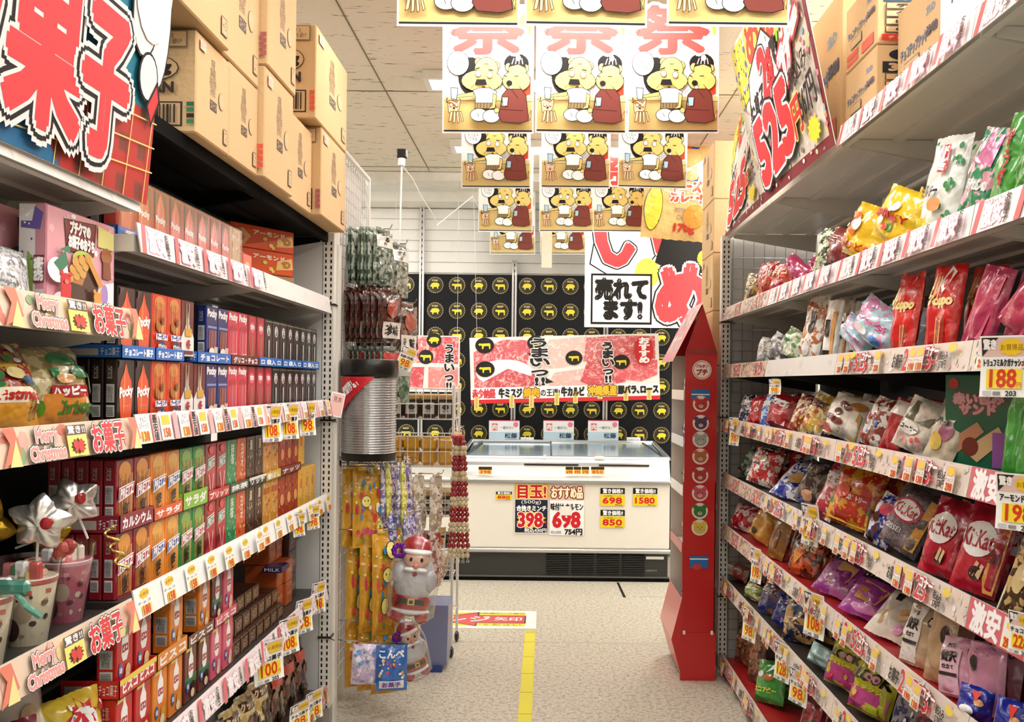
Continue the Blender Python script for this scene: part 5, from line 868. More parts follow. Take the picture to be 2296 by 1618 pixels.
BG = [  # level, centre px, span px, top y, yaw, roll, colours, finish, print, label
 (6, 1683, 36, 612, .5, .05, '5a4424', 'c8a860', 'busy', title('豆', 'f0e0b0'), 'small gold and black bag, first from the mesh'), (6, 1714, 40, 588, .4, 0, 'b8242c', 'e86a4a', 'busy', title('カリッ', 'ffffff')+spots(['f0a060', 'e8d0b0'], 4, 2), 'red bag with orange print beside the small gold one'),
 (6, 1748, 44, 592, .4, 0, 'a81c28', 'd8503c', 'busy', title('チョコ', 'f8e8c0')+spots(['e8a868'], 4, 3), 'second red bag, darker, on the second shelf from the top'), (6, 1782, 50, 588, .2, .5, 'a8245c', '7a1440', 'film', spots(['e890b0', 'd0a0a0'], 5, 4), 'magenta bag leaning left on the second shelf from the top'),
 (6, 1842, 46, 512, .55, .12, '1c3424', 'c8d0a8', 'busy', title('のり', 'd8e0c0', 10, 24), 'dark green and black foil bag standing tall'), (6, 1880, 60, 520, .2, .3, '7a1c24', '3a1418', 'film', title('ミニ', 'f0d0c0'), 'dark red bag half hidden behind the green foil bag'),
 (6, 1922, 84, 470, .4, .38, 'f0c420', 'f8e05c', 'film', spots(['e87a2c', 'f8f4ec', 'e84a3c'], 9, 5, 5, 40, 10, 80, 12)+title('よりどり', 'c8281c', 12, 26), 'yellow bag leaning left with red print'), (6, 1996, 96, 436, .35, .42, 'f4cc1c', 'fae46a', 'film', [('p', [(60, 4), (96, 4), (96, 96), (72, 96)], 'f6d83a')]+spots(['e8502c', 'f8f8f0', 'e87a2c', '5aa03c'], 10, 6, 6, 60, 10, 70, 10)+title('MILKY', 'b82018', 40, 52), 'large yellow bag leaning left beside the clover bag'),
 (6, 2096, 84, 306, .42, .1, 'f2f4ec', 'ffffff', 'film', CLOV+[('r', 44, 60, 66, 88, 'c8202c'), ('t', 'ド\nレ\nミ', 48, 62, 62, 86, 'ffffff', .8), ('t', 'ミルキー', 12, 36, 58, 48, '2a2420', .7), ('e', 56, 28, 16, 7, 'e8a05c'), ('r', 6, 4, 40, 16, 'f0d840')], 'white bag with green clovers standing upright'),
 (6, 2172, 60, 300, .3, .3, '1f8a5a', 'e8a8b8', 'busy', title('サラダせんべい', 'ffffff', 30, 42)+[('p', [(20, 60), (80, 56), (84, 92), (30, 94)], 'c86a98')], 'green and pink rice cracker bag right of the clover bag'), (6, 2236, 58, 262, .25, .22, '3c9c34', '6cc04c', 'film', [('t', 'サ\nラ\nダ', 40, 20, 60, 80, 'c83a4c', .8)], 'tall bright green bag with red writing down its side'), (6, 2284, 40, 290, .2, .2, '3a8a2c', '1c4418', 'film', spots(['8ac860'], 4, 2), 'second bright green bag, farther back'),
 (5, 1710, 34, 758, .5, .15, '8a8a88', 'f0f0ec', 'busy', title('珈琲', 'ffffff'), 'small grey and white bag, first on the third shelf from the top'), (5, 1738, 42, 754, .4, .4, '6a6a6c', 'e8e8e4', 'busy', title('黒', 'f4f4f4'), 'second small grey bag leaning on the first'), (5, 1774, 50, 744, .35, .35, 'd8dcc8', '7a9a5c', 'busy', spots(['c83c3c', '3c8a50', 'f4f4f0'], 7, 3), 'white bag with green and red specks'),
 (5, 1812, 46, 664, .5, .1, 'f0ece4', 'b8703c', 'busy', [('e', 50, 60, 16, 18, '2a1c14'), ('e', 40, 20, 14, 10, 'f8f8f4'), ('t', 'わんこ', 20, 80, 80, 90, 'b83c20')], 'brown and white animal-shaped bag'), (5, 1857, 34, 672, .55, .02, 'eeeae2', 'ffffff', 'film', [('r', 60, 10, 84, 80, 'd0903c'), ('t', '黒\n糖', 20, 40, 50, 66, '2a1c14', 1), ('r', 10, 2, 60, 18, '1c1614')], 'white upright bag with brown side print, first of a row'),
 (5, 1950, 96, 690, .3, .5, 'bfe4ee', 'e8a0cc', 'busy', [('p', [(5, 72), (95, 72), (95, 97), (5, 97)], '5ab4d8'), ('t', 'ソーダ', 14, 44, 86, 62, 'd850a0', 1, 'ffffff', 1), ('e', 30, 24, 18, 12, 'ffffff'), ('e', 70, 20, 14, 10, '4a90d8')], 'pale blue and pink bag leaning left'), (5, 1908, 70, 730, .3, .6, 'a8d8e4', 'e8c0dc', 'busy', [('p', [(5, 76), (95, 76), (95, 97), (5, 97)], '3c94b8'), ('t', 'ソーダ', 14, 44, 86, 60, 'b83c90', 1)], 'second pale blue and pink bag, in front of the white ones'),
 (5, 2020, 58, 612, .3, .02, 'd81c18', 'e83c28', 'film', [('p', [(30, 80), (60, 98), (80, 92), (50, 70)], 'f4e8e0'), ('t', 'Toppo', 12, 52, 88, 66, 'f4dc90', 1)]+sticks(['e8b050', '8a4a20'], 4, 50, 80, 8, 36)+sticks(['f0d070'], 3, 15, 50, 60, 82), 'tall red stick biscuit bag'), (5, 2104, 66, 594, .3, .03, 'd41a18', 'e84030', 'film', [('p', [(40, 78), (60, 98), (84, 90), (56, 66)], 'f4e8e0'), ('t', 'Toppo', 12, 50, 88, 64, 'f4dc90', 1)]+sticks(['e8b050', '8a4a20'], 4, 40, 80, 8, 40)+sticks(['f0d070'], 3, 15, 50, 60, 86), 'second tall red stick biscuit bag, nearer'),
 (5, 2186, 64, 604, .3, .26, 'b8345c', 'd86a8c', 'film', [('p', [(30, 10), (70, 10), (90, 90), (50, 90)], 'c8486c'), ('l', [(20, 5), (45, 95)], 2, 'f0c0cc')], 'pink film-wrapped pack leaning left'), (5, 2262, 70, 620, .15, .75, 'b02c50', 'd86a8c', 'film', [('p', [(10, 10), (90, 10), (90, 80), (10, 80)], 'c04464'), ('r', 56, 60, 92, 72, '8a8a80'), ('t', '明治', 60, 62, 88, 70, '2a2424'), ('l', [(10, 5), (25, 95)], 2, 'f0b8c8')], 'pink film-wrapped pack tipped over sideways'),
 (4, 1668, 30, 886, .5, 0, '1c2450', 'e8ecf4', 'busy', title('塩', 'ffffff'), 'small navy bag by the mesh on the fourth shelf'), (4, 1692, 34, 890, .4, -.1, 'd0242c', 'e87a6a', 'film', title('うめ', 'ffffff', 40, 56), 'small bright red bag beside the navy one'), (4, 1712, 24, 884, .4, 0, '1c5cb8', 'c8e0f4', 'busy', title('塩', 'ffffff'), 'narrow blue bag between red ones'), (4, 1742, 52, 886, .35, .2, 'b01c28', 'e0606c', 'film', [('p', [(50, 10), (90, 10), (80, 80), (60, 80)], 'e8b8b8')]+title('苺', 'ffffff'), 'red bag with pale pink side panel'),
 (4, 1786, 40, 890, .4, .25, '9c3c2c', 'f0d8a8', 'busy', title('アメ', 'f8f0d8')+spots(['e8c04c'], 5, 2), 'brown and cream bag on the fourth shelf'), (4, 1816, 46, 884, .4, .3, 'c8a03c', 'f4ecd0', 'busy', title('栗', '6a2c1c')+spots(['c83c2c', 'f4e05c'], 6, 3), 'golden bag with white print on the fourth shelf'), (4, 1884, 84, 892, .42, .22, 'f2ece0', 'f8f4ec', 'film', nuts(['7a2c2c', '5a2018', '8a4438'], 5, 4, 30, 70, 30, 80, 10)+[('e', 80, 80, 18, 10, 'b8803c'), ('r', 10, 34, 40, 46, '6a1c24'), ('t', 'ミニ', 14, 36, 36, 44, 'ffffff'), ('p', [(6, 4), (34, 4), (28, 22), (10, 22)], 'd01c24'), ('p', [(70, 4), (96, 4), (96, 60), (90, 70)], 'b8942c'), ('t', '半生\nチョコ', 50, 8, 74, 24, '2a2018')], 'large white bag with dark chocolates and gold edge'),
 (4, 1952, 56, 896, .35, .25, '8a3424', 'f0ece4', 'busy', spots(['4a7ac8', 'f8f8f8', '4aa05c', 'c83c34'], 9, 5), 'brown and white bag with coloured sweets'), (4, 1990, 40, 898, .3, .2, 'a82028', 'e8e4dc', 'film', [('r', 10, 70, 90, 96, 'd8d4cc')], 'red bag with grey top behind the white ones'), (4, 2040, 84, 902, .4, .3, 'dcd4c4', 'f4ece0', 'busy', [('p', [(14, 54), (86, 54), (90, 92), (20, 92)], '5a5a40'), ('e', 40, 40, 26, 12, 'f4f0ec'), ('t', 'コーヒー', 18, 36, 64, 44, '3a2c24', .6)]+spots(['e86a6a', 'f0c8c0'], 6, 6, 10, 90, 6, 30), 'cream bag with dark olive picture panel'), (4, 2100, 66, 884, .42, .28, 'd8ccb0', 'f0e8d0', 'film', [('e', 60, 40, 22, 12, 'a8607c'), ('e', 36, 24, 20, 12, 'e8c860'), ('p', [(30, 60), (70, 56), (76, 92), (44, 96)], 'f4f4ec'), ('t', 'ブラック', 14, 48, 60, 58, '1c1814', 1)], 'cream bag with almond picture and black writing'),
 (3, 1668, 34, 1012, .5, .5, '1c2018', '5a8a6a', 'busy', title('草', 'd0e0c0'), 'dark bag leaning on the mesh, fifth shelf'), (3, 1704, 60, 1008, .5, .15, 'd82c34', 'f4f0e8', 'busy', [('p', [(20, 50), (80, 50), (70, 96), (30, 96)], '3a2c20'), ('e', 50, 70, 14, 10, 'e8d8b8')], 'red and white bag with brown top'), (3, 1758, 66, 1038, .45, .35, '1c30a0', 'e8ecf4', 'busy', [('e', 60, 40, 24, 14, 'e0b070'), ('t', 'パイ', 20, 62, 76, 80, 'ffffff', 1)], 'bright blue bag with golden pastry picture'), (3, 1806, 56, 1042, .4, .3, '3a2c28', '8a8078', 'busy', [('e', 60, 26, 20, 12, 'c89068'), ('p', [(10, 4), (80, 4), (80, 16), (10, 16)], '2438a8')], 'dark grey bag with blue foot'),
 (3, 1842, 42, 1040, .4, .3, 'c83c48', 'f4d8d8', 'busy', title('苺', 'ffffff'), 'pink and red narrow bag on the fifth shelf'), (3, 1900, 96, 1040, .42, .15, 'c8301c', 'e0a02c', 'busy', [('p', [(4, 70), (96, 66), (90, 97), (6, 97)], '9a7a2c'), ('r', 44, 38, 92, 50, 'c8141c'), ('t', 'カントリー', 48, 40, 88, 48, 'f8f0e0', .6), ('e', 30, 50, 18, 12, 'd83c2c'), ('p', [(4, 4), (96, 4), (96, 28), (4, 28)], 'ecc040'), ('p', [(4, 26), (96, 26), (96, 36), (4, 34)], '4a9c4c')], 'large red, green and yellow bag in the middle of the fifth shelf'), (3, 1962, 52, 1112, .4, .3, '2434a0', 'e8e4e8', 'busy', [('e', 50, 70, 24, 12, 'd83c5c')]+nuts(['4a2418', '2a1410'], 7, 8, 14, 86, 8, 50, 12), 'blue and white bag with round dark sweets'),
 (3, 2010, 84, 1102, .42, .34, '6a5c60', '8a7c80', 'fine', [('e', 46, 64, 36, 19, 'c8284c'), ('e', 46, 64, 31, 16, 'ffffff'), ('t', 'KitKat', 18, 56, 74, 72, 'c8284c', .4), ('p', [(78, 10), (97, 10), (97, 94), (82, 94)], 'e8a83c'), ('t', 'GISSEI', 14, 26, 50, 34, 'ffffff')], 'dark grey bag with pink oval logo'), (3, 2098, 82, 1122, .45, .12, 'c01c34', 'd83048', 'film', KK('b81c30'), 'red bag with white oval logo, left one of two'), (3, 2180, 98, 1140, .45, .12, 'c01c34', 'd83048', 'film', KK('b81c30')+[('p', [(76, 20), (80, 4), (98, 4), (98, 90), (80, 90)], 'f0a83c'), ('t', '史上\n最高', 80, 56, 96, 82, 'b8201c', .8), ('t', 'リッチ\nカカオ', 80, 38, 96, 50, '3a1c14', .4)], 'red bag with white oval logo and gold side band'), (3, 2268, 60, 1180, .4, .15, '4a3018', 'd8b878', 'busy', [('e', 56, 40, 26, 16, 'e0c890'), ('e', 60, 70, 20, 12, '24243c'), ('p', [(2, 2), (10, 2), (24, 98), (14, 98)], 'e8dcb8')], 'dark brown and cream bag at the right picture edge, fifth shelf'),
 (2, 1662, 44, 1134, .5, .1, 'c82030', 'f4e8e8', 'busy', title('梅', 'ffffff'), 'red and white bag by the mesh, sixth shelf'), (2, 1700, 46, 1140, .5, .35, 'd8a040', '8a5418', 'film', [('e', 30, 20, 12, 10, '3a2414')], 'shiny gold bag leaning left on the sixth shelf'), (2, 1738, 36, 1150, .4, .1, '9a6a2c', '4a2c14', 'film', [('e', 50, 40, 20, 20, '7a4a1c')], 'dull gold bag behind the shiny one'), (2, 1798, 64, 1200, .5, .1, 'd85c24', '3a1c10', 'busy', [('p', [(30, 20), (60, 50), (40, 70), (20, 50)], 'f0a040'), ('t', '焼き', 50, 60, 90, 80, 'f8e8c0', 1)], 'orange and black bag with flame print'),
 (2, 1862, 84, 1262, .6, .6, 'a03c98', 'c878b8', 'busy', [('p', [(30, 20), (80, 30), (84, 70), (40, 76)], 'e0b070'), ('r', 10, 76, 90, 92, '4a4048'), ('t', 'クロワッサン', 14, 78, 86, 90, 'ffffff', .6)], 'purple bag with golden pastry, lying aslant'), (2, 1925, 92, 1292, .6, .55, 'a8409c', 'd080c0', 'film', [('p', [(24, 26), (84, 22), (90, 56), (30, 60)], 'e0a864'), ('p', [(30, 40), (84, 36), (84, 44), (30, 48)], 'c88840'), ('r', 8, 66, 92, 94, '2c2428'), ('t', '板チョコパン', 14, 70, 88, 86, 'ffffff', .8), ('e', 60, 12, 30, 8, 'e088cc')], 'second purple bag with golden pastry, in front'), (2, 1985, 92, 1330, .55, .42, 'ece4d4', 'd8ccb0', 'film', [('r', 20, 74, 90, 82, 'b8401c'), ('t', 'CHOCOチップ', 26, 75, 84, 81, 'f4e8d8'), ('p', [(30, 58), (44, 58), (44, 70), (30, 70)], '2a2020'), ('p', [(24, 24), (80, 44), (84, 54), (26, 36)], 'd8a868'), ('p', [(24, 14), (80, 34), (84, 42), (26, 24)], 'e0b47c'), ('e', 76, 16, 12, 9, 'e898c8')], 'cream bag with biscuit sticks and red band'),
 (2, 2052, 72, 1362, .5, .06, 'd8bc98', 'c8a884', 'film', ZT('d8bc98'), 'white and tan bag with black brush writing'), (2, 2152, 92, 1440, .5, -.1, 'e4a4c0', 'd890b0', 'film', ZT('e4a4c0'), 'pale pink bag with black brush writing, front'),
 (1, 1652, 48, 1288, .45, .1, 'a8a898', 'c83c3c', 'busy', title('昆布', 'f4f4e8'), 'clear bag with green and red print, seventh shelf'), (1, 1688, 34, 1330, .4, .1, '8aa048', 'e8d8a0', 'busy', title('豆', 'ffffff'), 'small green bag behind the clear one'), (1, 1722, 44, 1310, .45, .1, '2c3c90', '8a5c38', 'busy', title('芋', 'ffffff'), 'blue and brown bag on the seventh shelf'), (1, 1756, 52, 1345, .5, .2, '1c2c80', 'd878b0', 'film', spots(['e070a8', '3c50b0'], 4, 2), 'shiny royal blue bag with pink spot'), (1, 1792, 72, 1352, .5, -.1, '1c2450', 'c8a058', 'busy', [('e', 50, 84, 24, 12, '2c5c8a'), ('r', 14, 40, 80, 56, 'd8b068'), ('t', '大人', 24, 42, 70, 54, '1c1c3c', 1), ('e', 80, 74, 12, 8, '3c8ab0')], 'navy and gold bag with fanned top'),
 (1, 1842, 60, 1470, .5, .2, 'a8d0d0', 'e8ecec', 'film', [], 'pale teal bag left of the yellow and magenta ones'), (1, 1888, 76, 1452, .55, .12, 'c8c820', 'a8a818', 'film', [('r', 2, 4, 98, 50, 'd0489c'), ('t', 'LOOK', 10, 66, 90, 84, '1c1c10', 1.2), ('e', 42, 74, 9, 7, 'e0b0c0'), ('e', 62, 74, 9, 7, 'e0b0c0'), ('t', 'チョコレート', 12, 50, 88, 60, 'f4ec50', .6)]+spots(['d83c48', 'e8a04c'], 6, 3, 10, 90, 6, 36), 'yellow and magenta bag with eyes in its lettering, farther one'), (1, 1948, 90, 1500, .55, .12, 'd0d024', 'a8a818', 'film', [('r', 2, 4, 98, 48, 'd850a4'), ('t', 'LOOK', 6, 64, 94, 86, '1c1c10', 1.4), ('e', 41, 75, 10, 8, 'e0b0c0'), ('e', 61, 75, 10, 8, 'e0b0c0'), ('e', 43, 74, 4, 4, '8a2038'), ('e', 63, 74, 4, 4, '8a2038'), ('t', 'ミックス', 12, 48, 88, 58, 'f4ec50', .6), ('r', 50, 6, 84, 24, 'd0e040')]+spots(['d83c48', 'f0c060'], 6, 4, 10, 60, 6, 36), 'yellow and magenta bag with eyes in its lettering, nearer one'), (1, 2010, 50, 1520, .4, .1, '8a8a90', '1c2c60', 'busy', spots(['f4f4f4'], 3, 2), 'grey and blue striped bag at the bottom of the picture'),
 (1, 2060, 50, 1560, .4, 0, '5a1c24', 'a83c4c', 'busy', [], 'dark red bag at the bottom picture edge'), (0, 1727, 62, 1490, .5, -.15, '3aa03c', '2c7a34', 'film', [('e', 30, 66, 14, 8, 'f4f4f4'), ('t', 'ココアピー', 8, 24, 88, 36, 'f4e050', .8), ('e', 60, 60, 16, 8, 'c8743c'), ('p', [(50, 70), (90, 90), (70, 96)], 'c8f0d8')], 'bright green bag standing on the lowest red shelf'), (0, 1800, 40, 1585, .4, 0, '6a4a34', 'c83c50', 'busy', [], 'brown and red bag at the bottom of the lowest right shelf')]
for (lv, px, sp, yt, yaw, roll, c, c2, fin, D, lab) in BG: flat = 'golden pastry' in lab or 'red band' in lab; rbag(lv, px, sp, yt, .5 if flat else yaw, .12 if flat else roll, c, c2, fin, D, lab, tilt=-.85 if flat else -.16 if lv > 4 else -.3, copies=0 if flat else 1, cd=.09)
for q, px in enumerate((1886, 1908, 1926)): rbag(5, px, 30, 676+q*3, .55, .02, 'dedad2', 'ffffff', 'film', [('r', 60, 10, 84, 80, 'b8803c'), ('t', '黒\n糖', 20, 40, 50, 66, '2a1c14', 1)], f"white upright bag with brown side print, {ORD[q+1]} of the row", X0=1.02)
for q in range(3): rbag(2, 2102+q*0, 56, 1372+q*4, .35, .05, 'c8a880', 'd8bc98', 'film', [('e', 70, 70, 14, 12, '1c1614')], f"tan upright bag with black oval, {ORD[q]} behind the white and tan one", X0=.94+q*.07)
for q in range(3): rbag(2, 2212+q*12, 84, 1452, .35, -.08, 'dc98b8', 'e8b0c8', 'film', [('e', 30, 70, 10, 12, '2a2624'), ('g', 8, 3, ['b86c90'], 10, 84, 90, 96, 3)], f"pink upright bag with black oval, {ORD[q]} behind the front one", X0=.95+q*.075)
for q, px in enumerate((2185, 2262)): rbag(2, px, 78, 1572, .7, .1, '1c2c9c', 'f0f0f4', 'film', [('e', 40, 30, 22, 14, 'f4f4f8'), ('e', 70, 60, 14, 10, 'e0a060'), ('p', [(40, 90), (60, 60), (70, 90)], 'e83c2c')], f"royal blue bag with white print at the bottom right corner, {('left', 'right')[q]} one", X0=.905, T=.04)
for q in range(3): rbag(0, 1640+q*28, 34, 1386+q*3, .4, 0, '6a3c24', 'a8704c', 'busy', [('g', 30, q, ['8a5434', 'c89878', '3a1c10'], 6, 6, 94, 94, 7)], f"brown nut bag on the lowest right shelf, {ORD[q]} from the mesh", X0=.96)
mb = MB(); mb.rbox(-.09, 0, 0, .09, .08, .222, '1c6a4c', 'gloss', .003); draw(mb, [('t', '赤い包み\nサンド', 14, 58, 86, 80, 'd8a8a8', 1.2, 'a82c3c', .8), ('e', 14, 90, 8, 6, 'c83c2c'), ('p', [(10, 30), (50, 50), (60, 40), (20, 16)], 'c89068'), ('p', [(30, 20), (80, 46), (90, 34), (50, 8)], 'e0c08c'), ('e', 40, 24, 12, 10, '7a2c1c'), ('r', 72, 4, 98, 40, '9c5cb0')], lambda u, v, l: Vector(((u/100-.5)*.18, -l*.0004, v/100*.222)), .18, .222, 'gloss')
yb = yX(2192, 1.0, 980); put('biscuit_box', mb, None, (1.0, yb, RZ[4]+.0385), (0, 0, -LR+.5), 'dark green box with wafer picture on the fourth right shelf', 'box')
for q in range(2): rbag(4, 2262+q*34, 38, 852, .2, 0, '3c9c34', '2a6c28', 'film', [], f"bright green upright bag behind the big price card, {('left', 'right')[q]} one", X0=.94)
mb = MB(); mb.rbox(-.06, 0, 0, .06, .07, .2, '7a2c8c', 'film', .006); put('snack_box', mb, None, (1.06, yX(2228, 1.06, 950), RZ[4]+.0385), (0, 0, -LR+.3), 'purple pack between the dark green box and the green bags', 'box')
# ---------------------------------------------------------------- hanging price cards
def cardD(n, t1='チョコ菓子', sub='税込'): return [('r', 4, 66, 96, 97, 'e8c8c0'), ('p', [(4, 66), (40, 97), (4, 97)], '3a2c28'), ('t', '驚き', 8, 78, 34, 94, 'ffffff', 1), ('s', 66, 81, 28, 15, 11, 'f6cf2c', .8), ('t', 'お買得品', 44, 76, 90, 86, '8a6a1c'), ('t', t1, 8, 50, 92, 62, '1c1814', .5), ('r', 14, 14, 88, 46, 'f8de3a'), ('t', n, 22, 16, 76, 45, 'd8401e', 1.0), ('t', '円', 78, 16, 87, 24, 'd8401e'), ('t', '203', 56, 2, 78, 10, '222222', .4), ('r', 8, 3, 26, 10, 'c8c8c8'), ('r', 30, 3, 46, 9, '8a8a8a')]
_card = {}
def card(side, pxc, ytop, span, hpx, yaw, n, lab, X=.884, t1='チョコ菓子'):
    s = -1 if side == 'L' else 1; Y = yX(pxc, s*X, ytop); th = s*-LR+s*yaw
    wd = abs(span*Y/F/(math.cos(th)-s*X/Y*math.sin(th))); hh = hpx*Y/F; X2 = X-wd/2*abs(math.sin(yaw))*.0
    mb = MB(); sheet(mb, cardD(n, t1), wd, hh, 'fdfdfa', 'gloss', curl=.05); zt = H-unroll(pxc, ytop)[1]*Y/F
    mb.box(-wd*.3, .0008, hh-.012, wd*.3, .004, hh+.004, 'd8d8d8', 'clear')
    put('price_card', mb, None, (s*X2, Y, zt-hh), (.0, 0, th), lab, 'price card', 'price cards hanging from the shelf edges')
for i, a in enumerate((('L', 612, 908, 42, 82, .5, '108'), ('L', 652, 904, 40, 80, .5, '108'), ('L', 692, 900, 36, 76, .45, '98'), ('L', 704, 1132, 28, 54, .4, '98'), ('L', 672, 1150, 26, 52, .4, '98'), ('L', 606, 1436, 66, 92, .5, '100'), ('L', 650, 1384, 46, 82, .45, '108'), ('L', 684, 1342, 38, 76, .45, '98'), ('L', 716, 1304, 30, 70, .4, '98'), ('L', 674, 1574, 44, 60, .4, '98'), ('L', 706, 1548, 38, 66, .4, '98'))):
    card(*a, f"price card on left shelf edges, {('three on the second strip, ', 'two on the white strip, ', 'four above the lowest shelf, ', 'two on the lowest shelf, ')[0 if i < 3 else 1 if i < 5 else 2 if i < 9 else 3]}{('left', 'middle', 'right', 'right', 'left', 'biggest', 'second', 'third', 'farthest', 'left', 'right')[i]} one")
for a in (('R', 1737, 850, 26, 34, .4, '98', 'small price card on the third right shelf from the top'), ('R', 1645, 936, 22, 62, .3, '98', 'small price card beside the right upright'), ('R', 1815, 1130, 38, 92, .35, '98', 'price card hanging below the fifth right shelf'), ('R', 1694, 1228, 24, 78, .35, '198', 'price card hanging by the sixth right shelf near the mesh'), ('R', 1824, 1328, 46, 100, .35, '108', 'long price card below the middle of the sixth right shelf'), ('R', 1678, 1364, 30, 72, .35, '98', 'price card on the seventh right shelf near the mesh'), ('R', 1752, 1440, 34, 86, .35, '128', 'price card in the middle of the seventh right shelf'), ('R', 1788, 1500, 40, 78, .35, '98', 'lowest hanging price card on the right side')): card(*a)
card('R', 2250, 752, 108, 138, .75, '188', 'big price card reading 188 at the right picture edge', .86, 'トリュフミルクガナッシュ'); card('R', 2286, 1062, 110, 128, .7, '198', 'big price card reading 198 at the right picture edge', .86, 'アーモンドチョコ'); card('R', 2290, 1372, 60, 96, .5, '228', 'price card on a red strip at the right picture edge', .87)
# ---------------------------------------------------------------- end display with hooks on the left
mb = MB(); X = -.9
for k in range(13): mb.tube([(X, 3.98+k*.053, .12), (X, 3.98+k*.053, 2.44)], .0022, 'e4e4e2', 'metal', 4)
for k in range(44): mb.tube([(X, 3.96, .14+k*.053), (X, 4.62, .14+k*.053)], .0022, 'e4e4e2', 'metal', 4)
for y in (3.96, 4.64): mb.tube([(X, y, 0), (X, y, 2.46)], .011, 'e8e6e0', 'metal', 8)
mb.tube([(X, 3.96, 2.46), (X, 4.64, 2.46)], .011, 'e8e6e0', 'metal', 8); mb.tube([(X, 3.97, .335), (-.57, 3.91, .335)], .003, 'c8c8c8', 'chrome', 6); put('wire_grid_stand', mb, label='white wire grid stand at the end of the left shelving', cat='stand')
mb = MB(); mb.box(-.93, 3.885, 0, -.875, 3.94, 2.02, 'e2dfd6', 'metal'); put('steel_post', mb, label='white square post beside the left upright', cat='post')
mb = MB(); mb.box(-1.38, 3.97, 0, -.93, 4.62, 2.44, 'cfccc4', 'metal'); put('gondola_end', mb, label='grey rear face of the shelving behind the wire grid stand', cat='shelving')
def hooked(Y, z, n, w, h, T, c, c2, fin, D, lab, x0=-.86, x1=-.60, cols=None, drop=0, grp='packs hanging on hooks at the end display', yaw=LR-.25):
    if n > 1: T = min(T, abs(x1-x0)/(n-1)*1.05)
    t = thing('display_hook', f"steel hook holding {lab}", 'hook', (X, Y, z), group='steel hooks on the wire grid stand'); mb = MB(); mb.tube([(0, 0, 0), (x1-X+.03, 0, 0), (x1-X+.04, 0, .02)], .0028, 'c8c8c8', 'chrome', 6); put('prong', mb, t)
    mb = MB(); mb.box(-.004, -.02, -.012, .004, .02, .012, 'd0d0d0', 'metal'); put('mount_plate', mb, t)
    for q in range(n):
        cc = cols[q % len(cols)] if cols else (c, c2); key = ('hk', lab, cc[0], cc[1])
        if key not in _pm:
            mb = MB(); pillow(mb, w, h, T, cc[0], fin, D, cc[1], seed=len(_pm), wr=.005); mb.box(-w*.32, -.002, h-.004, w*.32, .002, h+.018, cc[1], 'film'); _pm[key] = mb.mesh('pack', {'film', 'busy', 'foil', 'fine'})
        xx = x0+(x1-x0)*q/max(n-1, 1)
        put('hanging_pack', _pm[key], None, (xx, Y+(.05*(n-1-q) if yaw < 1 else 0), z-h-.014-drop*q), ((rnd.random()-.5)*.06-.02, 0, yaw-.25*q/max(n, 1)+(rnd.random()-.5)*.1), f"{lab}, {ORD[n-1-q]} from the aisle on its hook", 'pack', grp)
SQ = [('r', 8, 70, 92, 92, 'e8e8e0'), ('t', 'する\nめ', 30, 72, 70, 90, '2a2420', .6), ('g', 16, 3, ['3c5a3c', '1c2c20', 'a8b8a8'], 8, 6, 92, 66, 8)]
hooked(4.14, 2.13, 7, .15, .235, .022, '49604e', '9aa89c', 'busy', SQ, 'grey-green dried seafood pack, top row', x1=-.735, cols=[('3c5242', '8a9a8c'), ('5a6e5c', 'c0cabc')]); hooked(4.38, 2.1, 5, .15, .24, .022, '6a6e60', 'a8aca0', 'busy', SQ, 'pale grey-green pack, top row far hook', x1=-.70)
JK = [('r', 10, 8, 90, 40, 'f0ece4'), ('t', '珍味', 20, 14, 80, 34, '1c1814', 1), ('e', 50, 66, 26, 18, 'a8442c')]
hooked(4.14, 1.86, 7, .16, .225, .024, '2a1c18', '5a2c20', 'busy', JK, 'dark brown snack pack with white label, middle row', x1=-.70); hooked(4.38, 1.82, 5, .16, .235, .024, '3a2420', '9a7a6c', 'busy', JK, 'brown and white pack, middle row far hook', x1=-.655)
hooked(4.14, 1.60, 7, .14, .185, .02, '4a5448', '8a9488', 'busy', [('e', 50, 40, 30, 24, '6a7468'), ('r', 12, 76, 88, 94, 'c83c3c')], 'small grey-green pack, lower row', x1=-.70); hooked(4.38, 1.57, 5, .13, .21, .02, '8a9488', '3c6a40', 'busy', [('e', 50, 24, 34, 14, '2c5c2c'), ('r', 10, 60, 90, 90, 'b8c0b4')], 'pale green pack, lower row far hook', x1=-.68)
mb = MB(); sheet(mb, cardD('98', '珍味'), .07, .1, 'fdfdfa', 'gloss'); put('price_card', mb, None, (-.62, 4.0, 1.5), (0, .35, .15), 'small price card tilted among the hanging packs', 'price card')
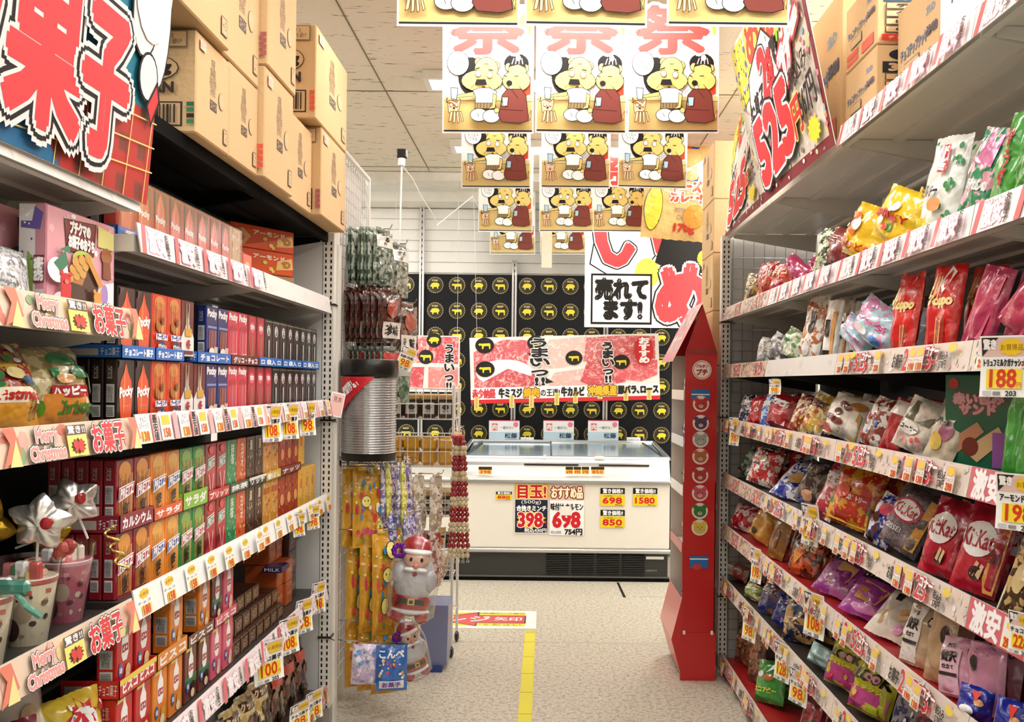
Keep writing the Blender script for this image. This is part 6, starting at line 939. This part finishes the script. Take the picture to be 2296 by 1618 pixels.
# ribbed silver and black dispenser
t = thing('ribbed_dispenser', 'silver ribbed dispenser drum with black lid and red corner label', 'dispenser', (-.755, 3.965, 1.11)); mb = MB()
mb.lathe([(.115, 0), (.115, .03), (.118, .03)], '16140f', 'plas', 32); put('base_ring', mb.mesh('b', True), t)
mb = MB(); prof = []
for k in range(30): prof += [(.112, .03+k*.0108), (.117, .0335+k*.0108), (.112, .0385+k*.0108)]
mb.lathe(prof, 'c4c4c4', 'steel', 32); put('ribbed_drum', mb, t)
mb = MB(); mb.lathe([(.113, .355), (.122, .36), (.122, .425), (.118, .43), (.02, .432)], '141210', 'plas', 32); put('lid', mb.mesh('b', True), t)
def mcyl(u, v, l):
    a = -math.pi*.86+u/100*math.pi*.5; r = .119+l*.0004; return Vector((r*math.cos(a), r*math.sin(a), .20+v/100*.155))
mb = MB(); draw(mb, [('r', 4, k*5, 10+k*4.4, k*5+5.2, 'd01c28') for k in range(20)], mcyl, .2, .155, 'gloss', 8); draw(mb, [('T', '強刺激！\n突き抜ける！', ((14, 34), (62, 78), (48, 97), (8, 62)), 'ffffff', .8)], mcyl, .2, .155, 'gloss', l0=24); put('corner_label', mb, t)
mb = MB(); mb.tube([(-.14, .06, .0), (.0, 0.06, -.003)], .01, 'c8c8c8', 'metal'); put('bracket_arm', mb, t)
# sweets in gold paper and tubes
GD = [('g', 60, 12, ['f6e08c', 'd8941c', 'f8ecb0', 'e8b840'], 4, 4, 96, 96, 6)]+spots(['d83c48', '3c8ac8', '5aa03c', 'd848a0', 'f4f0e0', 'e8702c'], 26, 4, 10, 90, 8, 84, 7)+[('e', 40, 60, 16, 7, 'f8ec80', .6), ('e', 34, 61, 2, 1.2, '2a1c10'), ('e', 46, 61, 2, 1.2, '2a1c10')]
hooked(4.03, 1.075, 2, .13, .34, .05, 'e2a92c', 'f4cf5a', 'film', GD, 'tall gold sweets bag with coloured candies, upper', x0=-.83, x1=-.77, yaw=.55)
TB = [('g', 22, 8, ['3c5cb0', 'd8c83c', 'c83c90', 'f4f4f4', '5aa050', '8a4ab8'], 8, 6, 92, 94, 12)]
for k, (y, z, cols) in enumerate(((4.05, 1.09, [('7a7aa8', 'e0dce8'), ('c8c048', 'f0ec90'), ('5a6ab0', 'd8d0e8')]), (4.22, 1.07, [('b8b03c', 'f0e888'), ('6a5aa8', 'e0d0e8')]), (4.38, 1.09, [('5a70b0', 'e8e0d8'), ('a898b0', 'f0ecd8')]))):
    for j in range(3): hooked(y, z-.002-j*.0, 2, .035, .17+.05*j, .028, cols[0][0], cols[0][1], 'busy', TB, f"narrow candy tube pack, {('near', 'middle', 'far')[k]} column, {('short', 'medium', 'long')[j]} one", x0=-.77+j*.065-k*.01, x1=-.745+j*.065-k*.01, cols=cols)
    hooked(y, z-.215, 4, .05, .2, .035, cols[-1][0], cols[-1][1], 'busy', TB, f"mixed candy tube, {('near', 'middle', 'far')[k]} column lower hook", x0=-.78, x1=-.60, cols=cols)
hooked(4.02, .80, 3, .135, .44, .055, 'e0a42a', 'f2cc58', 'film', GD+[('e', 55, 84, 16, 8, 'f8ec80', .8), ('e', 30, 30, 12, 8, 'f8ec80', .8)], 'large gold sweets bag with round faces, middle', x0=-.82, x1=-.68, yaw=.75)
hooked(4.04, .40, 3, .16, .30, .055, 'd89c28', 'f0c850', 'film', GD+[('e', 60, 60, 16, 12, 'f8ec80', .8)], 'large gold sweets bag, bottom row', x0=-.81, x1=-.67, yaw=.6)
mb = MB(); pillow(mb, .12, .17, .04, 'c8b4d8', 'busy', [('g', 14, 3, ['8a6ac0', 'f0e0f0', '5aa0d8'], 8, 8, 92, 92, 9)], 'f0e8f4', seed=9); put('sweets_bag', mb.mesh('b', True), None, (-.75, 3.905, .165), (-.03, .05, .1), 'lilac bag at the foot of the end display', 'bag')
mb = MB(); pillow(mb, .13, .19, .04, '2c6cc0', 'film', [('t', 'こんぺ', 10, 74, 90, 90, 'ffffff', 1), ('r', 10, 6, 90, 24, 'f0f0f4'), ('g', 22, 5, ['e8506c', 'f4f4f4', '8a5ac0', 'f0c04c'], 10, 26, 90, 70, 7), ('t', 'お菓子', 20, 9, 80, 21, '7a4ab0', .6)], seed=5); put('sweets_bag', mb.mesh('b', True), None, (-.635, 3.89, .146), (-.03, 0, .15), 'bright blue sweets bag at the foot of the end display', 'bag')
# santa balloon packs
def santa(loc, s, rot, lab):
    t = thing('santa_balloon', lab, 'balloon', loc, rot, 'santa balloon packs at the end display')
    b = MB(); b.ball((0, 0, .15*s), (.085*s, .045*s, .11*s), 'cfcfd2', 'film', 20); b.ball((-.06*s, -.01, .17*s), (.035*s, .03*s, .05*s), 'c4c6ca', 'film', 12); b.ball((.06*s, -.01, .15*s), (.035*s, .03*s, .05*s), 'c4c6ca', 'film', 12); put('beard', b.mesh('b', True), t)
    b = MB(); b.ball((0, -.025*s, .235*s), (.055*s, .03*s, .04*s), 'e8b8a0', 'film', 16); b.ball((0, -.058*s, .215*s), (.012*s, .01*s, .01*s), 'd88a78', 'plas'); put('face', b.mesh('b', True), t)
    for x in (-.022, .022): b = MB(); b.ball((x*s, -.056*s, .24*s), (.006*s, .003*s, .009*s), '1c1410', 'plas', 8); put('eye', b, t)
    b = MB(); b.ball((0, -.046*s, .178*s), (.01*s, .008*s, .009*s), 'a82430', 'plas'); put('mouth', b, t)
    b = MB(); b.ball((-.02*s, -.05*s, .198*s), (.03*s, .012*s, .01*s), 'f4f4f4', 'film', 12); b.ball((.02*s, -.05*s, .198*s), (.03*s, .012*s, .01*s), 'f4f4f4', 'film', 12); put('moustache', b.mesh('b', True), t)
    b = MB(); b.ball((-.005*s, -.005*s, .285*s), (.06*s, .04*s, .045*s), 'b8242c', 'film', 16); b.ball((-.05*s, -.01*s, .26*s), (.03*s, .02*s, .03*s), 'b8242c', 'film', 12); put('red_hat', b.mesh('b', True), t)
    b = MB(); b.ball((0, -.022*s, .268*s), (.062*s, .036*s, .016*s), 'f2f2f2', 'film', 16); b.ball((-.075*s, -.01*s, .235*s), (.018*s,)*3, 'f2f2f2', 'film', 10); put('hat_trim', b.mesh('b', True), t)
    b = MB(); b.ball((0, 0, .055*s), (.08*s, .042*s, .055*s), 'b01c28', 'film', 20); b.ball((-.05*s, -.015*s, 0), (.03*s, .025*s, .03*s), 'b01c28', 'film'); b.ball((.05*s, -.015*s, 0), (.03*s, .025*s, .03*s), 'b01c28', 'film'); put('red_suit', b.mesh('b', True), t)
    b = MB(); b.ball((0, 0, .02*s), (.082*s, .046*s, .016*s), 'f0f0f0', 'film', 18); put('suit_trim', b.mesh('b', True), t)
    b = MB(); b.box(-.055*s, -.047*s, .055*s, .055*s, -.036*s, .075*s, '17130f', 'gloss'); b.box(-.014*s, -.05*s, .052*s, .014*s, -.046*s, .078*s, 'e8c860', 'gloss'); b.box(-.008*s, -.052*s, .058*s, .008*s, -.049*s, .072*s, '17130f', 'gloss'); put('belt', b, t)
    b = MB()
    for k in range(10): a = k*.63; b.ball((-.075*s+.022*math.cos(a)*s, -.03*s, .265*s+.022*math.sin(a)*s), (.012*s, .004, .012*s), '7a2cb0', 'foil', 6)
    put('purple_bow', b, t)
    b = MB(); b.lathe([(.045*s, -.035*s), (.1*s, .0), (.105*s, .2*s), (.07*s, .32*s), (.012*s, .36*s), (.02*s, .375*s)], 'ffffff', 'clear', 18, sc=(1, .6)); put('clear_wrap', b.mesh('b', True), t)
p = at(918, 1378, 3.9); santa((p.x, 3.9, p.z), 1.02, (0, .12, .1), 'santa claus balloon pack with white beard and purple bow, upper one')
p = at(935, 1508, 4.0); santa((p.x, 4.0, p.z), .72, (0, -.25, .5), 'second santa claus balloon pack turned aside, lower one')
hooked(4.5, 1.0, 4, .1, .26, .04, 'b8a890', 'e8e0d0', 'busy', [('g', 20, 6, ['c8a070', 'f4f0e8', '8a3038'], 8, 6, 92, 94, 9)], 'clear bag of wrapped sweets behind the santa pack', x0=-.75, x1=-.53)
hooked(4.5, .72, 4, .1, .26, .04, 'a8343c', 'e8d8c8', 'busy', [('g', 20, 7, ['c83a44', 'f4f0e8', 'd8b070'], 8, 6, 92, 94, 9)], 'red and clear sweets bag behind the santa pack', x0=-.74, x1=-.52)
mb = MB(); pillow(mb, .15, .17, .07, 'c8aa84', 'busy', [('g', 16, 7, ['e8d8b8', '8a6040', 'd8b890'], 8, 6, 92, 94, 10)], 'e8d8bc', seed=3); p = at(925, 1502, 4.4); put('sweets_bag', mb.mesh('b', True), None, (-.665, 4.4, .155), (-.2, .1, .3), 'beige snack bag low beside the grey bin', 'bag')
t = thing('storage_bin', 'grey plastic bin with blue foot standing behind the santa balloons', 'bin', (-.62, 4.72, 0)); mb = MB(); mb.box(-.11, -.1, .03, .14, .1, .33, '7c82a8', 'plas', taper=-.06); put('tub', mb, t); mb = MB(); mb.box(-.13, -.12, 0, .12, .1, .03, '24408c', 'plas'); put('foot', mb, t)
# wire rack on castors
t = thing('wire_rack', 'white wire basket rack on castors beside the end display', 'rack', (-.66, 5.0, 0)); W_, Dp = .36, .3
for sx in (-.18, .18):
    for sy in (-.15, .15):
        mb = MB(); mb.tube([(sx, sy, .06), (sx, sy, 1.43)], .008, 'e6e4de', 'metal', 8); put('pole', mb, t)
        mb = MB(); mb.ball((sx, sy, .03), (.014, .03, .03), '1c1a18', 'plas', 12); put('castor', mb, t)
for z, h in ((1.25, .16), (1.0, .16), (.74, .14)):
    mb = MB()
    for zz in (z, z+h*.5, z+h): mb.tube([(-.18, -.15, zz), (.18, -.15, zz), (.18, .15, zz), (-.18, .15, zz), (-.18, -.15, zz)], .003, 'e6e4de', 'metal', 5)
    for k in range(10): mb.tube([(-.18+k*.04, -.15, z+h), (-.18+k*.04, -.15, z), (-.18+k*.04, .15, z), (-.18+k*.04, .15, z+h)], .0018, 'e6e4de', 'metal', 4)
    for k in range(7): mb.tube([(-.18, -.15+k*.05, z+h), (-.18, -.15+k*.05, z), (.18, -.15+k*.05, z), (.18, -.15+k*.05, z+h)], .0018, 'e6e4de', 'metal', 4)
    put('wire_basket', mb, t)
mb = MB(); mb.tube([(-.18, -.15, .2), (.18, -.15, .2), (.18, .15, .2), (-.18, .15, .2), (-.18, -.15, .2)], .004, 'e6e4de', 'metal', 5); put('lower_rail', mb, t)
jar = MB(); jar.rbox(-.04, -.04, 0, .04, .04, .095, '3c2c24', 'plas', .008); jar.rbox(-.042, -.042, .095, .042, .042, .125, 'b89868', 'plas', .006); draw(jar, [('r', 0, 0, 100, 100, 'c8c8c4'), ('e', 50, 60, 30, 24, '4a4440'), ('t', '佃煮', 24, 14, 76, 34, '4a4440')], lambda u, v, l: Vector((-.03+u*.0006, -.0405-l*.0004, .02+v*.0006)), .06, .06, 'paper'); jm = jar.mesh('jar')
for zi, z in enumerate((1.257, .747)):
    for r in range(2):
        for q in range(4): put('preserve_jar', jm, None, (-.66-.135+q*.09, 4.905+r*.09, z), (0, 0, 0), f"dark jar with pale label in the {('top', 'third')[zi]} wire basket, {('front', 'back')[r]} row, {ORD[q]} from left", 'jar', 'jars in the wire rack baskets')
gp = MB(); gp.rbox(-.043, -.035, 0, .043, .035, .072, 'd09a2c', 'film', .016, 'b87a18'); gm = gp.mesh('pack')
for j in range(2):
    for r in range(2):
        for q in range(4): put('gold_pack', gm, None, (-.66-.135+q*.09, 4.9+r*.085, 1.007+j*.075), (0, 0, (q-1.5)*.06), f"shiny gold wrapped pack in the middle basket, {('lower', 'upper')[j]} {('front', 'back')[r]} row, {ORD[q]} from left", 'pack', 'gold packs in the wire rack')
for j in range(2):
    for q in range(3): mb = MB(); mb.rbox(-.052, -.06, 0, .052, .06, .035, '1c1a1a', 'film', .01); put('black_pack', mb, None, (-.66-.11+q*.11, 4.95, .565+j*.037), (0, 0, .05*q), f"flat black pack stacked low in the wire rack, {('lower', 'upper')[j]} layer, {ORD[q]} from left", 'pack', 'black packs in the wire rack')
mb = MB()
for zz in (.40, .48, .56): mb.tube([(-.83, 4.86, zz), (-.49, 4.86, zz), (-.49, 5.14, zz), (-.83, 5.14, zz), (-.83, 4.86, zz)], .0025, 'e6e4de', 'metal', 5)
for k in range(9): mb.tube([(-.825+k*.0415, 4.86, .56), (-.825+k*.0415, 4.86, .40), (-.825+k*.0415, 5.14, .4)], .0018, 'e6e4de', 'metal', 4)
mb.tube([(-.83, 4.86, .562), (-.49, 5.14, .562)], .0018, 'e6e4de', 'metal', 4); put('lower_basket', mb, t, (.66, -5.0, 0))
mb = MB(); mb.rbox(-.14, -.1, 0, .14, .1, .12, 'b8a080', 'busy', .02, 'e8dcc8'); put('snack_tray', mb, None, (-.66, 5.0, .407), label='beige and clear snack packs lying in the lowest wire basket', cat='packs')
mb = MB(); sheet(mb, cardD('98', '蜂蜜'), .06, .11, 'fdfdfa', 'gloss'); p = at(985, 1228, 4.84); put('price_card', mb, None, (p.x, 4.835, p.z), (0, .05, .1), 'price card hung on the lower right of the wire rack', 'price card')
# red and gold bead garlands
p = at(1028, 1250, 4.6)
for k in range(5):
    t = thing('bead_garland', f"strand of red and gold sweets by the wire rack, {ORD[k]} of five from left", 'garland', (p.x-.046+k*.023, 4.6-.012*(k % 2), p.z), (0, (2-k)*.02, 0), 'red and gold strands beside the wire rack')
    L = .62; rd = gd = MB(); z = 0
    seq = 'g'*2+'r'*3
    for q in range(23):
        ch = seq[q % 5]; (rd if ch == 'r' else gd).ball((.003*math.sin(q*2+k), .003*math.cos(q*1.7), .012+q*.0255), (.0125, .0115, .0142), '9c1820' if ch == 'r' else 'd8c8a0', 'film', 8)
    put('beads', rd.mesh('b', True), t); s = MB(); s.tube([(0, 0, 0), (0, 0, .63), ((2-k)*.02, 0, .66)], .0014, 'e8e0d0', 'plas', 4); s.lathe([(.002, -.0), (.009, -.022), (.002, -.024)], 'f0f0f0', 'clear', 6); put('string', s, t)
mb = MB(); mb.ball((0, 0, 0), (.03, .028, .022), '9c1820', 'film', 12); q_ = at(1026, 984, 4.6)
for k in range(8): mb.ball((.022*math.cos(k*.8), .02*math.sin(k*.8), .012), .012, 'c02430', 'film', 8)
mb.tube([(0, 0, .02), (-.02, .1, .12)], .0025, 'e8e0d0', 'plas', 5); put('garland_rosette', mb.mesh('b', True), None, q_, label='red rosette at the top of the sweet strands', cat='rosette')
# ---------------------------------------------------------------- red cardboard display tower on the right
t = thing('red_display_tower', 'tall red cardboard tower with round bear badges beside the right upright', 'display', (.765, 4.52, 0)); A, B, DD = -.085, .075, .44
mb = MB(); mb.box(A, 0, .02, B, .004, .97, 'c01618', 'gloss'); mb.box(A-.006, -.004, .0, B+.006, 0, .235, 'c41a1c', 'gloss'); mb.box(A+.004, 0, .97, B-.004, .004, 1.6, 'b81416', 'gloss'); mb.box(B-.004, 0, .02, B, DD, 1.6, 'b81416', 'gloss'); mb.box(A, DD-.004, .02, B, DD, 1.6, 'd8d4cc', 'gloss')
for x in (A+.012, B-.012): mb.rbox(x-.007, -.008, .225, x+.007, 0, .245, 'f4f0ea', 'plas', .003)
draw(mb, [('r', 0, 0, 100, 100, '1f6cb8'), ('r', 0, 70, 100, 80, 'ffffff'), ('e', 40, 10, 26, 26, 'c83c28')], lambda u, v, l: Vector((-.05+u*.0009, -.0042-l*.0005, .55+v*.0006)), .09, .06, 'gloss'); draw(mb, [('r', 0, 0, 100, 100, '1f6cb8'), ('r', 0, 44, 100, 54, 'ffffff'), ('e', 50, 10, 26, 26, 'e8b8a8')], lambda u, v, l: Vector((-.05+u*.0009, -.0012-l*.0005, 1.375+v*.0005)), .09, .05, 'gloss')
put('front_panel', mb, t)
mb = MB(); mb.box(A, .004, .02, A+.004, DD, .27, 'd84a48', 'gloss'); mb.add([(A-.05, .0, .20), (A-.05, DD, .20), (A, DD, .40), (A, .0, .40)], [(0, 1, 2, 3)], 'e89890', 'gloss'); mb.add([(A-.05, .0, .20), (A-.05, DD, .20), (A, DD, .02), (A, .0, .02)], [(3, 2, 1, 0)], 'd83c3a', 'gloss'); mb.add([(A-.05, 0, .2), (A, 0, .4), (A, 0, .02)], [(0, 1, 2)], 'c82422', 'gloss')
put('lower_fin', mb, t)
for z in (.30, .62, .9, 1.14, 1.37): mb = MB(); mb.box(A, .01, z, B-.006, DD-.01, z+.012, 'f2f0ee', 'gloss'); mb.box(A-.002, .01, z, A+.002, DD-.01, z+.05, 'f6f4f2' if z > .8 else 'b84440', 'gloss'); put('shelf', mb, t)
mb = MB(); zr = 1.6; mb.add([(A, -.004, zr), (B, -.004, zr), (.0, -.004, zr+.24)], [(0, 1, 2)], 'b01416', 'gloss'); mb.add([(A, DD, zr), (B, DD, zr), (.0, DD, zr+.24)], [(2, 1, 0)], 'b01416', 'gloss'); mb.add([(B, -.004, zr), (B, DD, zr), (0, DD, zr+.24), (0, -.004, zr+.24)], [(0, 1, 2, 3)], 'c01c1e', 'gloss'); mb.box(A+.01, -.008, zr+.0, B, -.004, zr+.02, 'd8c8c0', 'clear'); put('roof', mb, t)
mb = MB(); a, b, c, d = (A-.06, -.01, zr-.04), (0, -.01, zr+.25), (0, DD, zr+.25), (A-.06, DD, zr-.04); mb.add([a, b, c, d], [(3, 2, 1, 0)], 'f0a0a4', 'gloss'); mq = lambda u, v, l: Vector(d)*(1-u/100)*(1-v/100)+Vector(a)*(u/100)*(1-v/100)+Vector(b)*(u/100)*(v/100)+Vector(c)*(1-u/100)*(v/100)+Vector((-.8, 0, .3))*l*.0008
draw(mb, [('t', 'クッキー\nカカオ', 14, 20, 86, 84, 'fbe8e8', 1.2), ('g', 16, 4, ['e87880', 'fbe0e0'], 6, 6, 94, 94, 4)], mq, .44, .3, 'gloss'); put('pink_roof_sheet', mb, t)
BC = ['b8282c', '4a3060', '9aa8a0', 'b86838', 'b02830', 'c8506c', '2c7a34', 'd8c040']
for i, (y, c) in enumerate(zip((905, 948, 985, 1023, 1065, 1105, 1145, 1182), BC)):
    z = H-unroll(1573, y)[1]*4.52/F; mb = MB(); m = lambda u, v, l: Vector(((u-50)/50*.04, -.0015-l*.0008, (v-50)/50*.04)); yo = -.001 if z < .97 else 0
    draw(mb, [('e', 50, 50, 50, 50, 'f0e4dc'), ('e', 22, 76, 15, 14, c), ('e', 78, 76, 15, 14, c), ('e', 50, 46, 38, 34, c), ('e', 50, 36, 14, 11, 'd8c0a8'), ('e', 50, 40, 4, 3, '1c1410'), ('e', 38, 52, 3, 3, '1c1410'), ('e', 62, 52, 3, 3, '1c1410')], m, .08, .08, 'gloss'); put('bear_badge', mb, t, (.0-.003, -.0005, z))
z = H-unroll(1577, 829)[1]*4.52/F; mb = MB(); m = lambda u, v, l: Vector(((u-50)/50*.047, -.0015-l*.0008, (v-50)/50*.047)); draw(mb, [('e', 50, 50, 50, 50, 'f4ece4'), ('e', 50, 50, 45, 45, 'a81c20'), ('e', 50, 50, 42, 42, 'f4ece4'), ('t', 'ブルボン', 18, 62, 82, 78, 'a81c20', 1), ('t', 'プチ', 22, 24, 78, 54, 'a81c20', 2.4)], m, .094, .094, 'gloss'); put('round_logo', mb, t, (.0, -.0005, z))
k = 0
for z, cs in ((.317, ['3a9c40', 'c8b050']), (.637, ['c8a848', 'd8c070']), (.917, ['d0b040', '8aa050']), (1.157, ['3a7a44', '4a8ac8', '6a50a0']), (1.387, ['c8b080', 'e0d0b0', 'd8b860'])):
    for q in range(3):
        mb = MB(); pillow(mb, .12, .15, .04, cs[q % len(cs)], 'busy', spots(['f4f4f0', 'd83c3c', '3c6cc0'], 6, q), 'f0ece0', seed=q+z*9); put('snack_bag', mb.mesh('b', True), None, (.71+.03+.012*(q % 2), 4.60+q*.12, z-.002), (-.12, 0, -LR), f"small snack bag in the red tower, compartment {ORD[k]} from below, {('near', 'middle', 'far')[q]} one", 'bag', 'snack bags in the red display tower')
    k += 1
# box of tickets hanging by the upright, small blue cards
mb = MB(); sheet(mb, [('r', 5, 5, 95, 95, 'f0c8c0'), ('t', '見本', 20, 60, 80, 84, '8a3030')], .06, .1, 'ffffff', 'gloss'); put('hanging_tag', mb, None, (-.868, 3.80, 1.3), (0, .2, .6), 'small orange and white tag hanging at the end of the second left shelf', 'tag')
